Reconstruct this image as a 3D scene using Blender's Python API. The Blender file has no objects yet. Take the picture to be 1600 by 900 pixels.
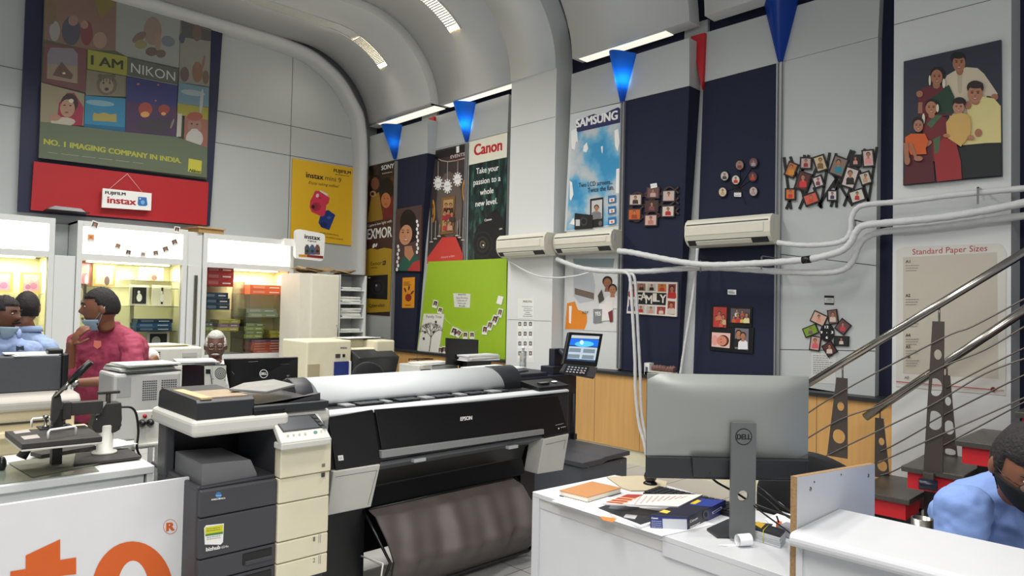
import bpy, bmesh, math, random
from mathutils import Vector, Matrix
import numpy as np
random.seed(7)
SC = bpy.context.scene
COL = SC.collection
PI = math.pi
# ------------------------------------------------------------------ camera
YAW, PIT, ROL, FPX, EYE = math.radians(46.2067), math.radians(1.5328), math.radians(1.1864), 1078.9, 1.6
_cy, _sy, _cp, _sp = math.cos(YAW), math.sin(YAW), math.cos(PIT), math.sin(PIT)
FW = Vector((_cy*_cp, _sy*_cp, _sp)); _r = Vector((_sy, -_cy, 0)); _u = _r.cross(FW)
RT = _r*math.cos(ROL) + _u*math.sin(ROL); UP = -_r*math.sin(ROL) + _u*math.cos(ROL)
CAM = Vector((0, 0, EYE))
cd = bpy.data.cameras.new('camera'); cam = bpy.data.objects.new('camera', cd); COL.objects.link(cam)
cd.sensor_width = 36; cd.lens = 36*FPX/1600; cd.clip_start = .05
_m = Matrix((RT, UP, -FW)).transposed().to_4x4(); _m.translation = CAM
cam.matrix_world = _m
SC.camera = cam
# ------------------------------------------------------------------ world, lights, exposure
SC.view_settings.view_transform = 'Standard'; SC.view_settings.look = 'None'
SC.view_settings.gamma = 1; SC.view_settings.use_curve_mapping = False
SC.view_settings.exposure = 0.0
w = bpy.data.worlds.new('world'); SC.world = w; w.use_nodes = True
w.node_tree.nodes['Background'].inputs[0].default_value = (.92, .95, 1, 1)
w.node_tree.nodes['Background'].inputs[1].default_value = .38
def area(loc, size, power, rot=(0, 0, 0), col=(1, .97, .92), sy=None, spread=140):
    l = bpy.data.lights.new('ceiling_lamp_light', 'AREA'); l.energy = power; l.color = col
    l.shape = 'RECTANGLE'; l.size = size; l.size_y = sy or size; l.spread = math.radians(spread)
    o = bpy.data.objects.new('ceiling_lamp_light', l); o.location = loc; o.rotation_euler = rot; COL.objects.link(o); return o
area((2.4, 1.4, 4.6), 1.4, 48, sy=.5)
area((.4, 2.6, 4.6), 1.4, 62, sy=.5)
area((2.6, 4.0, 5.2), 2.4, 100, sy=.6)
area((3.0, 6.9, 5.2), 2.4, 100, sy=.6)
area((.6, 6.2, 5.2), 2.0, 80, sy=.6)
area((-.8, -.8, 4.0), 2.5, 90, rot=(math.radians(38), 0, math.radians(-45)), sy=1.2)
# ------------------------------------------------------------------ helpers
def ray(px, py): return FW*FPX + RT*(px-800) + UP*(450-py)
def on(px, py, x=None, y=None, z=None, pl=None):
    d = ray(px, py)
    if pl: t = (pl[0]-CAM).dot(pl[1])/d.dot(pl[1])
    elif x is not None: t = x/d.x
    elif y is not None: t = y/d.y
    else: t = (z-EYE)/d.z
    return CAM + d*t
def V(*a): return Vector(a)
def lin(c): return tuple(((v/255)/12.92 if v/255 <= .04045 else ((v/255+.055)/1.055)**2.4) for v in c)
MATS = {}
def mat(name, rgb, rough=.5, metal=0, noise=.06, nscale=12, emit=0, bump=0, trans=0, alpha=1, spec=.5, stretch=None):
    if name in MATS: return MATS[name]
    m = bpy.data.materials.new(name); m.use_nodes = True; nt = m.node_tree; b = nt.nodes['Principled BSDF']
    c = lin(rgb); b.inputs['Base Color'].default_value = (*c, 1); b.inputs['Roughness'].default_value = rough
    b.inputs['Metallic'].default_value = metal; b.inputs['Specular IOR Level'].default_value = spec
    if emit:
        b.inputs['Emission Color'].default_value = (*c, 1); b.inputs['Emission Strength'].default_value = emit
    if trans: b.inputs['Transmission Weight'].default_value = trans; b.inputs['IOR'].default_value = 1.45
    if alpha < 1: b.inputs['Alpha'].default_value = alpha
    if noise or bump:
        n = nt.nodes.new('ShaderNodeTexNoise'); n.inputs['Scale'].default_value = nscale; n.inputs['Detail'].default_value = 5
        tc = nt.nodes.new('ShaderNodeTexCoord'); mp = nt.nodes.new('ShaderNodeMapping')
        if stretch: mp.inputs['Scale'].default_value = stretch
        nt.links.new(tc.outputs['Object'], mp.inputs[0]); nt.links.new(mp.outputs[0], n.inputs['Vector'])
        if noise:
            r = nt.nodes.new('ShaderNodeMapRange'); r.inputs['To Min'].default_value = 1-noise; r.inputs['To Max'].default_value = 1+noise
            h = nt.nodes.new('ShaderNodeVectorMath'); h.operation = 'SCALE'; h.inputs[0].default_value = c
            nt.links.new(n.outputs['Fac'], r.inputs[0]); nt.links.new(r.outputs[0], h.inputs['Scale'])
            nt.links.new(h.outputs[0], b.inputs['Base Color'])
        if bump:
            bp = nt.nodes.new('ShaderNodeBump'); bp.inputs['Strength'].default_value = bump; bp.inputs['Distance'].default_value = .01
            nt.links.new(n.outputs['Fac'], bp.inputs['Height']); nt.links.new(bp.outputs[0], b.inputs['Normal'])
    MATS[name] = m; return m
def see_through(name, tint, gloss=.08):
    m = bpy.data.materials.new(name); m.use_nodes = True; nt = m.node_tree; nt.nodes.remove(nt.nodes['Principled BSDF']); out = nt.nodes['Material Output']
    a = nt.nodes.new('ShaderNodeBsdfTransparent'); a.inputs[0].default_value = (*tint, 1); b = nt.nodes.new('ShaderNodeBsdfGlossy'); b.inputs['Roughness'].default_value = .03
    mx = nt.nodes.new('ShaderNodeMixShader'); fr = nt.nodes.new('ShaderNodeFresnel'); ad = nt.nodes.new('ShaderNodeMath'); ad.operation = 'MULTIPLY'; ad.inputs[1].default_value = gloss*10
    nt.links.new(fr.outputs[0], ad.inputs[0]); nt.links.new(ad.outputs[0], mx.inputs[0]); nt.links.new(a.outputs[0], mx.inputs[1]); nt.links.new(b.outputs[0], mx.inputs[2]); nt.links.new(mx.outputs[0], out.inputs[0]); MATS[name] = m; return m
def flat(rgb, rough=.55, **k):
    n = 'print_%02x%02x%02x' % tuple(int(v) for v in rgb) + ('' if rough == .55 else '_%d' % int(rough*100))
    k.setdefault('noise', .03); return mat(n, rgb, rough, **k)
_tc = {}
def text_mesh(s, bold=.0, shear=0):
    k = (s, bold, shear)
    if k in _tc: return _tc[k]
    cu = bpy.data.curves.new('t', 'FONT'); cu.body = s; cu.offset = bold; cu.shear = shear; cu.resolution_u = 3; cu.align_x = 'LEFT'
    o = bpy.data.objects.new('t', cu); COL.objects.link(o)
    dg = bpy.context.evaluated_depsgraph_get(); me = bpy.data.meshes.new_from_object(o.evaluated_get(dg))
    v = [(a.co.x, a.co.y) for a in me.vertices]; f = [tuple(p.vertices) for p in me.polygons]
    bpy.data.objects.remove(o); bpy.data.curves.remove(cu); bpy.data.meshes.remove(me)
    x0 = min(a[0] for a in v); x1 = max(a[0] for a in v)
    _tc[k] = ([((a-x0)/(x1-x0), b/.7) for a, b in v], f); return _tc[k]
def blotch(name, stops, scale, rough=.4, seed=0, stretch=(1, 1, 1)):
    m = mat(name, (0, 0, 0), rough, noise=0); nt = m.node_tree; b = nt.nodes['Principled BSDF']; n = nt.nodes.new('ShaderNodeTexNoise'); n.inputs['Scale'].default_value = scale; n.inputs['Detail'].default_value = 4
    tc = nt.nodes.new('ShaderNodeTexCoord'); mp = nt.nodes.new('ShaderNodeMapping'); mp.inputs['Scale'].default_value = stretch; mp.inputs['Location'].default_value = (seed, seed, seed)
    r = nt.nodes.new('ShaderNodeValToRGB'); e = r.color_ramp.elements
    while len(e) < len(stops): e.new(.5)
    for k, (p, c) in enumerate(stops): e[k].position = p; e[k].color = (*lin(c), 1)
    nt.links.new(tc.outputs['Object'], mp.inputs[0]); nt.links.new(mp.outputs[0], n.inputs['Vector']); nt.links.new(n.outputs['Fac'], r.inputs[0]); nt.links.new(r.outputs[0], b.inputs['Base Color']); return m
class G:
    def __init__(s): s.v = []; s.f = []; s.m = []; s.mats = []; s.s = []
    def mi(s, m):
        if m not in s.mats: s.mats.append(m)
        return s.mats.index(m)
    def add(s, vs, fs, m, smooth=False):
        b = len(s.v); s.v += [tuple(v) for v in vs]; k = s.mi(m)
        for f in fs: s.f.append(tuple(b+i for i in f)); s.m.append(k); s.s.append(smooth)
        return s
    def box(s, p0, p1, m, rz=0, piv=None):
        x0, y0, z0 = [min(a, b) for a, b in zip(p0, p1)]; x1, y1, z1 = [max(a, b) for a, b in zip(p0, p1)]
        vs = [V(x, y, z) for z in (z0, z1) for x, y in ((x0, y0), (x1, y0), (x1, y1), (x0, y1))]
        if rz:
            c = V(*piv) if piv else (vs[0]+vs[6])/2; R = Matrix.Rotation(rz, 3, 'Z'); vs = [R @ (v-c)+c for v in vs]
        return s.add(vs, [(3, 2, 1, 0), (4, 5, 6, 7), (0, 1, 5, 4), (1, 2, 6, 5), (2, 3, 7, 6), (3, 0, 4, 7)], m)
    def obox(s, c, sx, sy, sz, m, R=None):
        c = V(*c); vs = [V(x*sx/2, y*sy/2, z*sz/2) for z in (-1, 1) for x, y in ((-1, -1), (1, -1), (1, 1), (-1, 1))]
        if R is not None: vs = [R @ v for v in vs]
        return s.add([v+c for v in vs], [(3, 2, 1, 0), (4, 5, 6, 7), (0, 1, 5, 4), (1, 2, 6, 5), (2, 3, 7, 6), (3, 0, 4, 7)], m)
    def prism(s, pts, d, m, smooth=False):
        pts = [Vector(p) for p in pts]; d = Vector(d); n = len(pts)
        nv = Vector((0, 0, 0))
        for i in range(n): nv += pts[i].cross(pts[(i+1) % n])
        if nv.dot(d) > 0: pts = pts[::-1]
        vs = pts+[p+d for p in pts]
        fs = [tuple(range(n)), tuple(range(2*n-1, n-1, -1))]+[(i, i+n, (i+1) % n+n, (i+1) % n) for i in range(n)]
        s.add(vs, fs[:2], m); b = len(s.v)-2*n; k = s.mi(m)
        for f in fs[2:]: s.f.append(tuple(b+i for i in f)); s.m.append(k); s.s.append(smooth)
        return s
    def tube(s, path, r, m, n=8, cap=True):
        P = [Vector(p) for p in path]; rs = r if isinstance(r, (list, tuple)) else [r]*len(P)
        vs = []; fs = []; up = None
        for i, p in enumerate(P):
            t = (P[min(i+1, len(P)-1)]-P[max(i-1, 0)]).normalized()
            if up is None: up = V(0, 0, 1) if abs(t.z) < .9 else V(1, 0, 0)
            a = (up - t*up.dot(t)).normalized(); b = t.cross(a); up = a
            for k in range(n):
                q = 2*PI*k/n; vs.append(p+(a*math.cos(q)+b*math.sin(q))*rs[i])
        for i in range(len(P)-1):
            for k in range(n): fs.append((i*n+k, i*n+(k+1) % n, (i+1)*n+(k+1) % n, (i+1)*n+k))
        s.add(vs, fs, m, True)
        if cap:
            b = len(s.v)-len(vs); k = s.mi(m); e = len(P)-1
            s.f.append(tuple(b+i for i in range(n))[::-1]); s.m.append(k); s.s.append(False)
            s.f.append(tuple(b+e*n+i for i in range(n))); s.m.append(k); s.s.append(False)
        return s
    def lathe(s, prof, o, m, n=20, ax=None, smooth=True):
        o = Vector(o); ax = (Vector(ax) if ax else V(0, 0, 1)).normalized()
        a = ax.cross(V(0, 0, 1) if abs(ax.z) < .9 else V(1, 0, 0)).normalized(); b = ax.cross(a)
        vs = []; fs = []
        for r, z in prof:
            for k in range(n): q = 2*PI*k/n; vs.append(o+ax*z+(a*math.cos(q)+b*math.sin(q))*r)
        for i in range(len(prof)-1):
            for k in range(n): fs.append((i*n+k, i*n+(k+1) % n, (i+1)*n+(k+1) % n, (i+1)*n+k))
        fs.append(tuple(range(n))[::-1]); fs.append(tuple((len(prof)-1)*n+k for k in range(n)))
        return s.add(vs, fs, m, smooth)
    def ball(s, c, r, m, R=None, nu=16, nv=10, fn=None):
        c = Vector(c); r = (r, r, r) if not isinstance(r, (tuple, list)) else r; vs = []; fs = []
        for j in range(nv+1):
            t = PI*j/nv
            for i in range(nu):
                p = 2*PI*i/nu; q = V(math.sin(t)*math.cos(p)*r[0], math.sin(t)*math.sin(p)*r[1], math.cos(t)*r[2])
                if fn: q = fn(q)
                if R is not None: q = R @ q
                vs.append(c+q)
        for j in range(nv):
            for i in range(nu): fs.append((j*nu+i, (j+1)*nu+i, (j+1)*nu+(i+1) % nu, j*nu+(i+1) % nu))
        return s.add(vs, fs, m, True)
    def text(s, st, p0, pu, pv, m, bold=0, shear=0, depth=None):
        """lettering: p0 baseline left, pu baseline right, pv cap height above p0"""
        v, f = text_mesh(st, 0, shear); p0 = Vector(p0); a = Vector(pu)-p0; b = Vector(pv)-p0; k = a.normalized()*b.length*bold*1.6; n = b.normalized()*b.length*bold*.6
        w = a.cross(b).normalized(); w = w if w.dot(CAM-p0) > 0 else -w
        for i, e in enumerate(((-k, n), (k, -n), (k, n), (-k, -n)) if bold else ((k, n),)): s.add([p0+a*x+b*y+e[0]+e[1]+w*i*.00009 for x, y in v], f, m)
        return s
    def obj(s, name, parent=None, bevel=0, seg=2, org=None, label=None, solid=0):
        me = bpy.data.meshes.new(name); o = bpy.data.objects.new(name, me)
        if parent is not None: base = Vector(parent['_o'])
        else:
            xs, ys, zs = zip(*s.v)
            base = Vector(org) if org else V((min(xs)+max(xs))/2, (min(ys)+max(ys))/2, min(zs))
        me.from_pydata([tuple(Vector(v)-base) for v in s.v], [], s.f)
        for m in s.mats: me.materials.append(m)
        me.polygons.foreach_set('material_index', s.m); me.polygons.foreach_set('use_smooth', s.s); me.update()
        COL.objects.link(o)
        if parent is not None: o.parent = parent
        else: o.location = base
        o['_o'] = list(base)
        if bevel:
            b = o.modifiers.new('bevel', 'BEVEL'); b.width = bevel; b.segments = seg; b.limit_method = 'ANGLE'; b.angle_limit = math.radians(40); b.harden_normals = False
        if label: o['label'] = label
        return o
def thing(name, label, cat, loc, group=None):
    o = bpy.data.objects.new(name, None); COL.objects.link(o); o.location = loc; o['_o'] = list(loc)
    o.empty_display_size = .1
    o['label'] = label; o['category'] = cat
    if group: o['group'] = group
    return o
def tag(o, label, cat, group=None):
    o['label'] = label; o['category'] = cat
    if group: o['group'] = group
    return o
def struct(o): o['kind'] = 'structure'; return o
class Sheet(G):
    """flat printed thing on a plane; its marks are laid out in photograph coordinates and stand on that plane"""
    def __init__(s, p, n, th=.006):
        super().__init__(); s.p = Vector(p); s.n = Vector(n).normalized(); s.th = th; s.L = 0
        if s.n.dot(CAM-s.p) < 0: s.n = -s.n
    def at(s, px, py, off=0): return on(px, py, pl=(s.p+s.n*(s.th+off), s.n))
    def base(s, pts, m, side=None):
        P = [on(*q, pl=(s.p+s.n*s.th, s.n)) for q in pts]
        s.prism(P, -s.n*s.th, m); s.L = 0; return s
    def nx(s): s.L += 1; return s.L*.0004
    def poly(s, pts, m):
        o = s.nx(); P = [s.at(x, y, o) for x, y in pts]
        nv = Vector((0, 0, 0))
        for i in range(len(P)): nv += P[i].cross(P[(i+1) % len(P)])
        if nv.dot(s.n) < 0: P = P[::-1]
        s.add(P, [tuple(range(len(P)))], m); return s
    def ell(s, cx, cy, rx, ry, m, ang=0, n=16, a0=0, a1=360):
        c, q = math.cos(math.radians(ang)), math.sin(math.radians(ang)); pts = []
        for i in range(n):
            t = math.radians(a0+(a1-a0)*i/(n if a1-a0 == 360 else n-1)); x, y = rx*math.cos(t), ry*math.sin(t); pts.append((cx+x*c-y*q, cy+x*q+y*c))
        return s.poly(pts, m)
    def line(s, pts, w, m):
        for (x0, y0), (x1, y1) in zip(pts[:-1], pts[1:]):
            d = math.hypot(x1-x0, y1-y0) or 1; a, b = -(y1-y0)/d*w/2, (x1-x0)/d*w/2
            s.L -= 1; s.poly([(x0+a, y0+b), (x1+a, y1+b), (x1-a, y1-b), (x0-a, y0-b)], m)
        s.L += 1; return s
    def txt(s, st, a, b, h, m, bold=0, shear=0):
        o = s.nx(); s.text(st, s.at(*a, o), s.at(*b, o), s.at(a[0]+h*.02, a[1]-h, o), m, bold, shear); return s
    def scrawl(s, a, b, h, m, rnd=None):
        """a line of print too small to read: short word dashes"""
        x = 0; rr = random.Random(int(a[0]*7+a[1]*13)); L = math.hypot(b[0]-a[0], b[1]-a[1])
        while x < 1:
            w = min(rr.uniform(.08, .2), 1-x); p = (a[0]+(b[0]-a[0])*x, a[1]+(b[1]-a[1])*x); q = (a[0]+(b[0]-a[0])*(x+w), a[1]+(b[1]-a[1])*(x+w))
            s.L -= 0; s.line([p, q], h, m); s.L -= 1; x += w+.035
        s.L += 1; return s
SKIN = [(176, 120, 88), (150, 98, 70), (190, 138, 105)]
HAIR = (24, 18, 18)
def mini(s, cx, by, h, cloth, skin=0, hair=HAIR, w=1.0, long=False):
    """a small figure in a picture: by = bottom of bust, h = total height"""
    r = h*.17; hy = by-h+r*1.2
    if long: s.ell(cx, hy+r*.9, r*1.25, r*2.1, flat(hair))
    s.poly([(cx-h*.36*w, by), (cx-h*.33*w, by-h*.42), (cx-h*.18*w, by-h*.52), (cx+h*.18*w, by-h*.52), (cx+h*.33*w, by-h*.42), (cx+h*.36*w, by)], flat(cloth))
    s.poly([(cx-r*.45, by-h*.6), (cx+r*.45, by-h*.6), (cx+r*.6, by-h*.46), (cx-r*.6, by-h*.46)], flat(SKIN[skin]))
    s.ell(cx, hy-r*.18, r*1.05, r*1.12, flat(hair)); s.ell(cx, hy+r*.2, r*.82, r*1.05, flat(SKIN[skin]))
    s.ell(cx-r*.3, hy+r*.1, r*.1, r*.07, flat(hair), n=6); s.ell(cx+r*.3, hy+r*.1, r*.1, r*.07, flat(hair), n=6)
    s.ell(cx, hy+r*.72, r*.25, r*.09, flat((150, 60, 60)), n=8)
    return s
# ------------------------------------------------------------------ shared materials
M = dict(
 grey=mat('grey_wall_laminate', (186, 190, 190), .45, nscale=1.5, noise=.03), white=mat('white_laminate', (214, 217, 216), .4, nscale=2, noise=.03),
 navy=mat('navy_felt', (21, 28, 54), .85, nscale=60, noise=.12, bump=.1), ceil=mat('vault_paint', (204, 206, 206), .6, nscale=1, noise=.03),
 wood=mat('wood_veneer', (206, 160, 98), .4, nscale=3, noise=.16, stretch=(9, 9, .5)), dark=mat('dark_plastic', (38, 40, 44), .45),
 black=mat('black_plastic', (16, 17, 19), .35), graph=mat('graphite_plastic', (62, 63, 68), .5), cream=mat('cream_plastic', (222, 216, 190), .45),
 pale=mat('pale_grey_plastic', (205, 205, 198), .45), steel=mat('brushed_steel', (150, 148, 142), .28, 1, stretch=(1, 1, 20)), paper=mat('white_paper', (235, 236, 238), .7),
 lam=mat('white_desk_laminate', (200, 202, 206), .35, noise=.02), glass=see_through('clear_glass', (.97, .98, .97)), red=mat('red_board', (190, 28, 38), .5),
 granite=mat('dark_granite', (70, 66, 62), .35, nscale=90, noise=.5), tile=mat('floor_tile', (178, 178, 176), .25, nscale=3, noise=.06), chip=mat('chipboard_edge', (150, 120, 84), .8, nscale=160, noise=.5),
 foam=mat('pipe_wrap', (205, 207, 208), .7, nscale=25, noise=.1, bump=.5), acw=mat('air_conditioner_plastic', (214, 211, 196), .45), bluegl=mat('silver_grey_paint', (150, 152, 154), .35, .3),
 cloth=mat('brown_cloth', (82, 74, 72), .55, nscale=8, noise=.1, bump=.3), screen=mat('dark_screen', (30, 33, 38), .12), chrome=mat('chrome', (210, 210, 210), .15, 1, noise=0),
)
# ------------------------------------------------------------------ the room
R, B = 6.0, 9.6
XP = 5.8                                           # front of the pilasters
def yR(px, py, x=R): return on(px, py, x=x).y
def structure(name, g, bevel=0): return struct(g.obj(name, bevel=bevel, org=(0, 0, 0)))
g = G(); g.box((-6, -6, -.12), (7.5, 9.9, 0), M['tile'])
for i in range(-9, 12):
    g.box((i*.6-.002, -6, 0), (i*.6+.002, 9.6, .0006), M['graph']); 
for i in range(-9, 16): g.box((-6, i*.6-.002, 0), (7, i*.6+.002, .0006), M['graph'])
structure('floor', g)
g = G(); g.box((-6, B, 0), (6.2, B+.15, 5.6), M['grey'])
zs = (on(470, 200, y=B).z, on(470, 246, y=B).z)
for z in zs: g.box((-3, B-.004, z-.003), (5.9, B, z+.003), M['graph'])
xs = on(456, 150, y=B).x
g.box((xs-.003, B-.0035, 2.2), (xs+.003, B, 5.3), M['graph'])
structure('wall_back', g)
g = G(); g.box((R+.09, -6, 0), (R+.24, B, 4.9), M['navy'])
structure('wall_right', g)
# lean planes: the panel pairs beside the pilaster hang out at the top
nL = V(-3.41, 0, -.18).normalized(); PLL = (V(R, 0, .92), nL); PLF = (V(R, 0, .92), V(-1, 0, 0))
def panel(quads, pl, name, back=R+.088, bevel=0):
    g = G()
    for q, m in quads:
        P = [on(*p, pl=pl) for p in q]; Q = [V(back, p.y, p.z) for p in P]
        g.add(P+Q, [(0, 3, 2, 1), (4, 5, 6, 7), (0, 1, 5, 4), (1, 2, 6, 5), (2, 3, 7, 6), (3, 0, 4, 7)], m)
    return structure(name, g)
W_, Nv, Gr = M['white'], M['navy'], M['grey']
panel([(((578, 213), (668, 186), (668, 239), (577, 259)), Gr), (((577, 259.6), (616, 250), (610, 546), (571, 543)), Gr), (((616, 250), (668, 239.5), (647, 550), (610, 546)), Nv)], PLL, 'trim_1')
panel([(((678, 182.5), (795, 147), (793, 206), (677, 234)), Gr), (((677, 234.5), (793, 206.5), (788, 590), (650, 580)), Gr)], PLF, 'trim_2')
panel([(((893, 116), (1077, 59), (1077, 134), (891, 178)), Gr), (((891, 178.6), (974, 160), (966, 578), (878, 571)), W_), (((974, 160), (1077, 134.5), (1059, 586), (966, 578)), Nv)], PLL, 'trim_3')
panel([(((1101, 51.5), (1376, -30), (1372, 57.5), (1099, 128.5)), Gr), (((1099, 129), (1220, 97.5), (1215, 598), (1083, 588)), Nv), (((1220, 97.5), (1372, 58.2), (1367, 622), (1215, 598)), Gr)], PLF, 'trim_4')
# grey slanted reveals between the pairs
panel([(((660, 170), (684, 160), (664, 560), (640, 560)), Gr)], (V(R+.05, 0, 0), V(-1, 0, 0)), 'trim_5')
panel([(((1070, 40), (1106, 30), (1096, 600), (1050, 600)), Gr)], (V(R+.05, 0, 0), V(-1, 0, 0)), 'trim_6')
# joint lines in the grey panel and on the white pilaster
g = G()
for (a, b, x) in (((1218, 397), (1369, 415), R), ((1218, 546), (1367, 548.5), R)):
    p, q = on(*a, x=x-.001), on(*b, x=x-.001); g.tube([p, q], .003, M['graph'], 4)
structure('trim_7', g)
# pilasters
yp0, yp1 = yR(866, 300, XP), yR(796, 300, XP)
g = G(); g.box((XP, yp0, 0), (R+.2, yp1, 4.36), W_)
p, q = on(799, 200, x=XP-.001), on(867, 182, x=XP-.001)
g.box((XP-.0015, yp0+.01, (p.z+q.z)/2-.002), (XP, yp1-.01, (p.z+q.z)/2+.002), M['graph'])
z = on(825, 500.5, x=XP).z; g.box((XP-.0015, yp0+.01, z-.002), (XP, yp1-.01, z+.002), M['graph'])
structure('trim_8', g)
yq0, yq1 = yR(1580, 200, XP), yR(1396, 200, XP)
g = G(); g.box((XP, yq0, 0), (R+.2, yq1, 5.4), W_)
z = on(1470, 20, x=XP).z; g.box((XP-.0015, yq0, z-.002), (XP, yq1, z+.002), M['graph'])
structure('trim_9', g)
# wainscot of wood veneer with its dark ledge
ZL = on(975, 583, x=XP).z
ZB = on(994, 704, x=XP+.06).z
def wains(y0, y1, name):
    g = G(); g.box((XP+.08, y0, 0), (R+.08, y1, ZB), M['cream']); g.box((XP+.06, y0, ZB), (R+.08, y1, ZL-.03), M['wood']); n = max(1, int((y1-y0)/.55))
    for i in range(1, n): yy = y0+(y1-y0)*i/n; g.box((XP+.0585, yy-.0015, ZB), (XP+.06, yy+.0015, ZL-.03), M['graph'])
    g.box((XP+.03, y0, ZL-.03), (R+.08, y1, ZL), M['dark']); structure(name, g)
wains(yp1+.01, B-.3, 'trim_10'); wains(yq1, yp0-.005, 'trim_11')
# steel channels between panels
k = 12
for a, b, pl in (((620.5, 252), (613.5, 546), PLL), ((731, 224), (727, 410), PLF), ((975, 160), (968, 576), PLL), ((1219.5, 98), (1215, 596), PLF)):
    P, Q = on(*a, pl=pl), on(*b, pl=pl); g = G()
    for dy, ww, dx in ((-.024, .012, .03), (.012, .012, .03), (-.014, .028, .012)):
        g.add([V(p.x-e, p.y+dy+f, p.z) for p in (P, Q) for e, f in ((dx, 0), (dx, ww), (0, ww), (0, 0))], [(0, 1, 2, 3), (7, 6, 5, 4), (0, 4, 5, 1), (1, 5, 6, 2), (2, 6, 7, 3), (3, 7, 4, 0)], M['bluegl'])
    structure('trim_%d' % k, g); k += 1
# ceiling: flat field and curved vault panels
def arcp(cx, cz, rx, rz, zb, n=26):
    t0 = math.asin((zb-cz)/rz) if zb > cz else 0; pts = [(cx+rx*math.cos(t0), zb)]
    for i in range(n+1):
        t = t0+(PI/2-t0)*(i+(.02 if i == 0 else 0))/n; pts.append((cx+rx*math.cos(t), cz+rz*math.sin(t)))
    return pts
def vault(name, y0, y1, cx, cz, rx, rz, zb, t=.18, xl=-6, mat_=None, dx=0, dz=0):
    pr = arcp(cx, cz, rx, rz, zb); pr.append((xl, cz+rz)); ot = [(x+t*(1 if i < 1 else 1), z) if i == 0 else (x, z) for i, (x, z) in enumerate(pr)]
    ta_ = max(0, math.asin(min(1, (zb-cz)/(rz+t)))) if zb > cz else 0; out = [(cx+(rx+t)*math.cos(ta_), zb)]+[(cx+(rx+t)*math.cos(ta_+(PI/2-ta_)*(i+(.02 if i == 0 else 0))/26), cz+(rz+t)*math.sin(ta_+(PI/2-ta_)*(i+(.02 if i == 0 else 0))/26)) for i in range(27)]+[(xl, cz+rz+t)]
    n = len(pr); vs = [V(x-(dx if x > xl else 0), y0, z-(dz if i > 0 else 0)) for i, (x, z) in enumerate(pr)]+[V(x, y1, z) for x, z in pr]+[V(x, y0, z) for x, z in out]+[V(x, y1, z) for x, z in out]
    m = mat_ or M['ceil']; g = G()
    g.add(vs, [(i, i+1, n+i+1, n+i) for i in range(n-1)], m, True)
    b = 0
    for i in range(n-1):
        g.f += [(i+1, i, 2*n+i, 2*n+i+1), (n+i, n+i+1, 3*n+i+1, 3*n+i), (2*n+i+1, 2*n+i, 3*n+i, 3*n+i+1)]; g.m += [0]*3; g.s += [False, False, True]
    g.f += [(0, n, 3*n, 2*n)]; g.m.append(0); g.s.append(False)
    return structure(name, g)
zAB = 4.374; zC = 4.41; zD = on(1150, 9, x=XP).z
yA = yR(683, 190, XP)
vault('ceiling', yA, B-.25, 4.62, 4.22, 1.18, 1.15, zAB, dx=.1, dz=.03)
vault('ceiling', yp1+.0, yA-.005, 4.6, 4.28, 1.22, 1.16, zAB)
vault('ceiling', yp0, yp1, 4.62, 4.37, 1.16, 1.06, 4.3605, t=.3, mat_=W_)
yc1, yc0 = yR(894, 100, XP), yR(1077, 40, XP)
vault('ceiling', yc0, yc1, 4.6, 4.36, 1.2, 1.14, zC)
vault('ceiling', yR(1375, 0, XP), yR(1101, 20, XP), 4.6, 4.4, 1.2, 1.14, zD)
g = G(); g.box((-6, -6, 5.62), (7, B+.1, 5.7), M['ceil']); structure('ceiling', g)
g = G(); g.box((R+.02, yp0, 4.9), (R+.24, B, 5.6), M['ceil']); structure('trim_%d' % k, g); k += 1
# added strips glow in place of the lamplit soffits under the vault panels
cove = mat('soffit_glow', (255, 248, 232), .5, emit=.85, noise=0)
for ya, yb, z, xa, lab in ((yA+.06, B-.5, zAB, 5.76, 'added glowing soffit strip under the vault nearest the back wall'), (yp1+.04, yA-.06, zAB, 5.83, 'added glowing soffit strip between the white pilaster and the first vault step'), (yc0+.3, yc1-.06, zC, 5.81, 'added glowing soffit strip above the torn sky-blue poster')):
    th = thing('soffit_glow_strip', lab, 'glowing strip', (5.9, (ya+yb)/2, z), 'added glowing strips under the vaults'); g = G(); g.box((xa+.012, ya, z-.006), (5.985, yb, z-.001), cove); g.obj('glow_strip', th); g = G(); g.box((xa, ya-.01, z-.012), (xa+.012, yb+.01, z-.0005), M['ceil']); g.obj('rim', th)
# arched trim where the vault meets the back wall
inn = [(5.68, 0), (5.66, 3.82), (5.6, 4.41), (5.48, 4.64), (5.25, 4.93), (4.98, 5.10), (4.72, 5.2), (4.23, 5.25), (-6, 5.27)]
def cat(P, m=6):
    out = []
    for i in range(len(P)-1):
        p0, p1, p2, p3 = P[max(i-1, 0)], P[i], P[i+1], P[min(i+2, len(P)-1)]
        for j in range(m):
            t = j/m; out.append(tuple(.5*((2*b)+(c-a)*t+(2*a-5*b+4*c-d)*t*t+(3*b-a-3*c+d)*t**3) for a, b, c, d in zip(p0, p1, p2, p3)))
    return out+[P[-1]]
arc = [(5.68, 0)]+cat(inn[1:-1])+[inn[-1]]
g = G(); vs = []; n = len(arc)
prof = [(0, B), (0, B-.17), (.03, B-.235), (.09, B-.26), (.13, B-.25), (.13, B)]
for i, (x, z) in enumerate(arc):
    a = Vector(arc[max(i-1, 0)]); c = Vector(arc[min(i+1, n-1)]); t = (c-a).normalized(); nx, nz = t.y, -t.x
    for d, y in prof: vs.append(V(x+nx*d, y, z+nz*d))
q = len(prof)
g.add(vs, [(i*q+j, i*q+j+1, (i+1)*q+j+1, (i+1)*q+j) for i in range(n-1) for j in range(q-1)], M['ceil'], True)
structure('trim_%d' % k, g); k += 1
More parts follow.
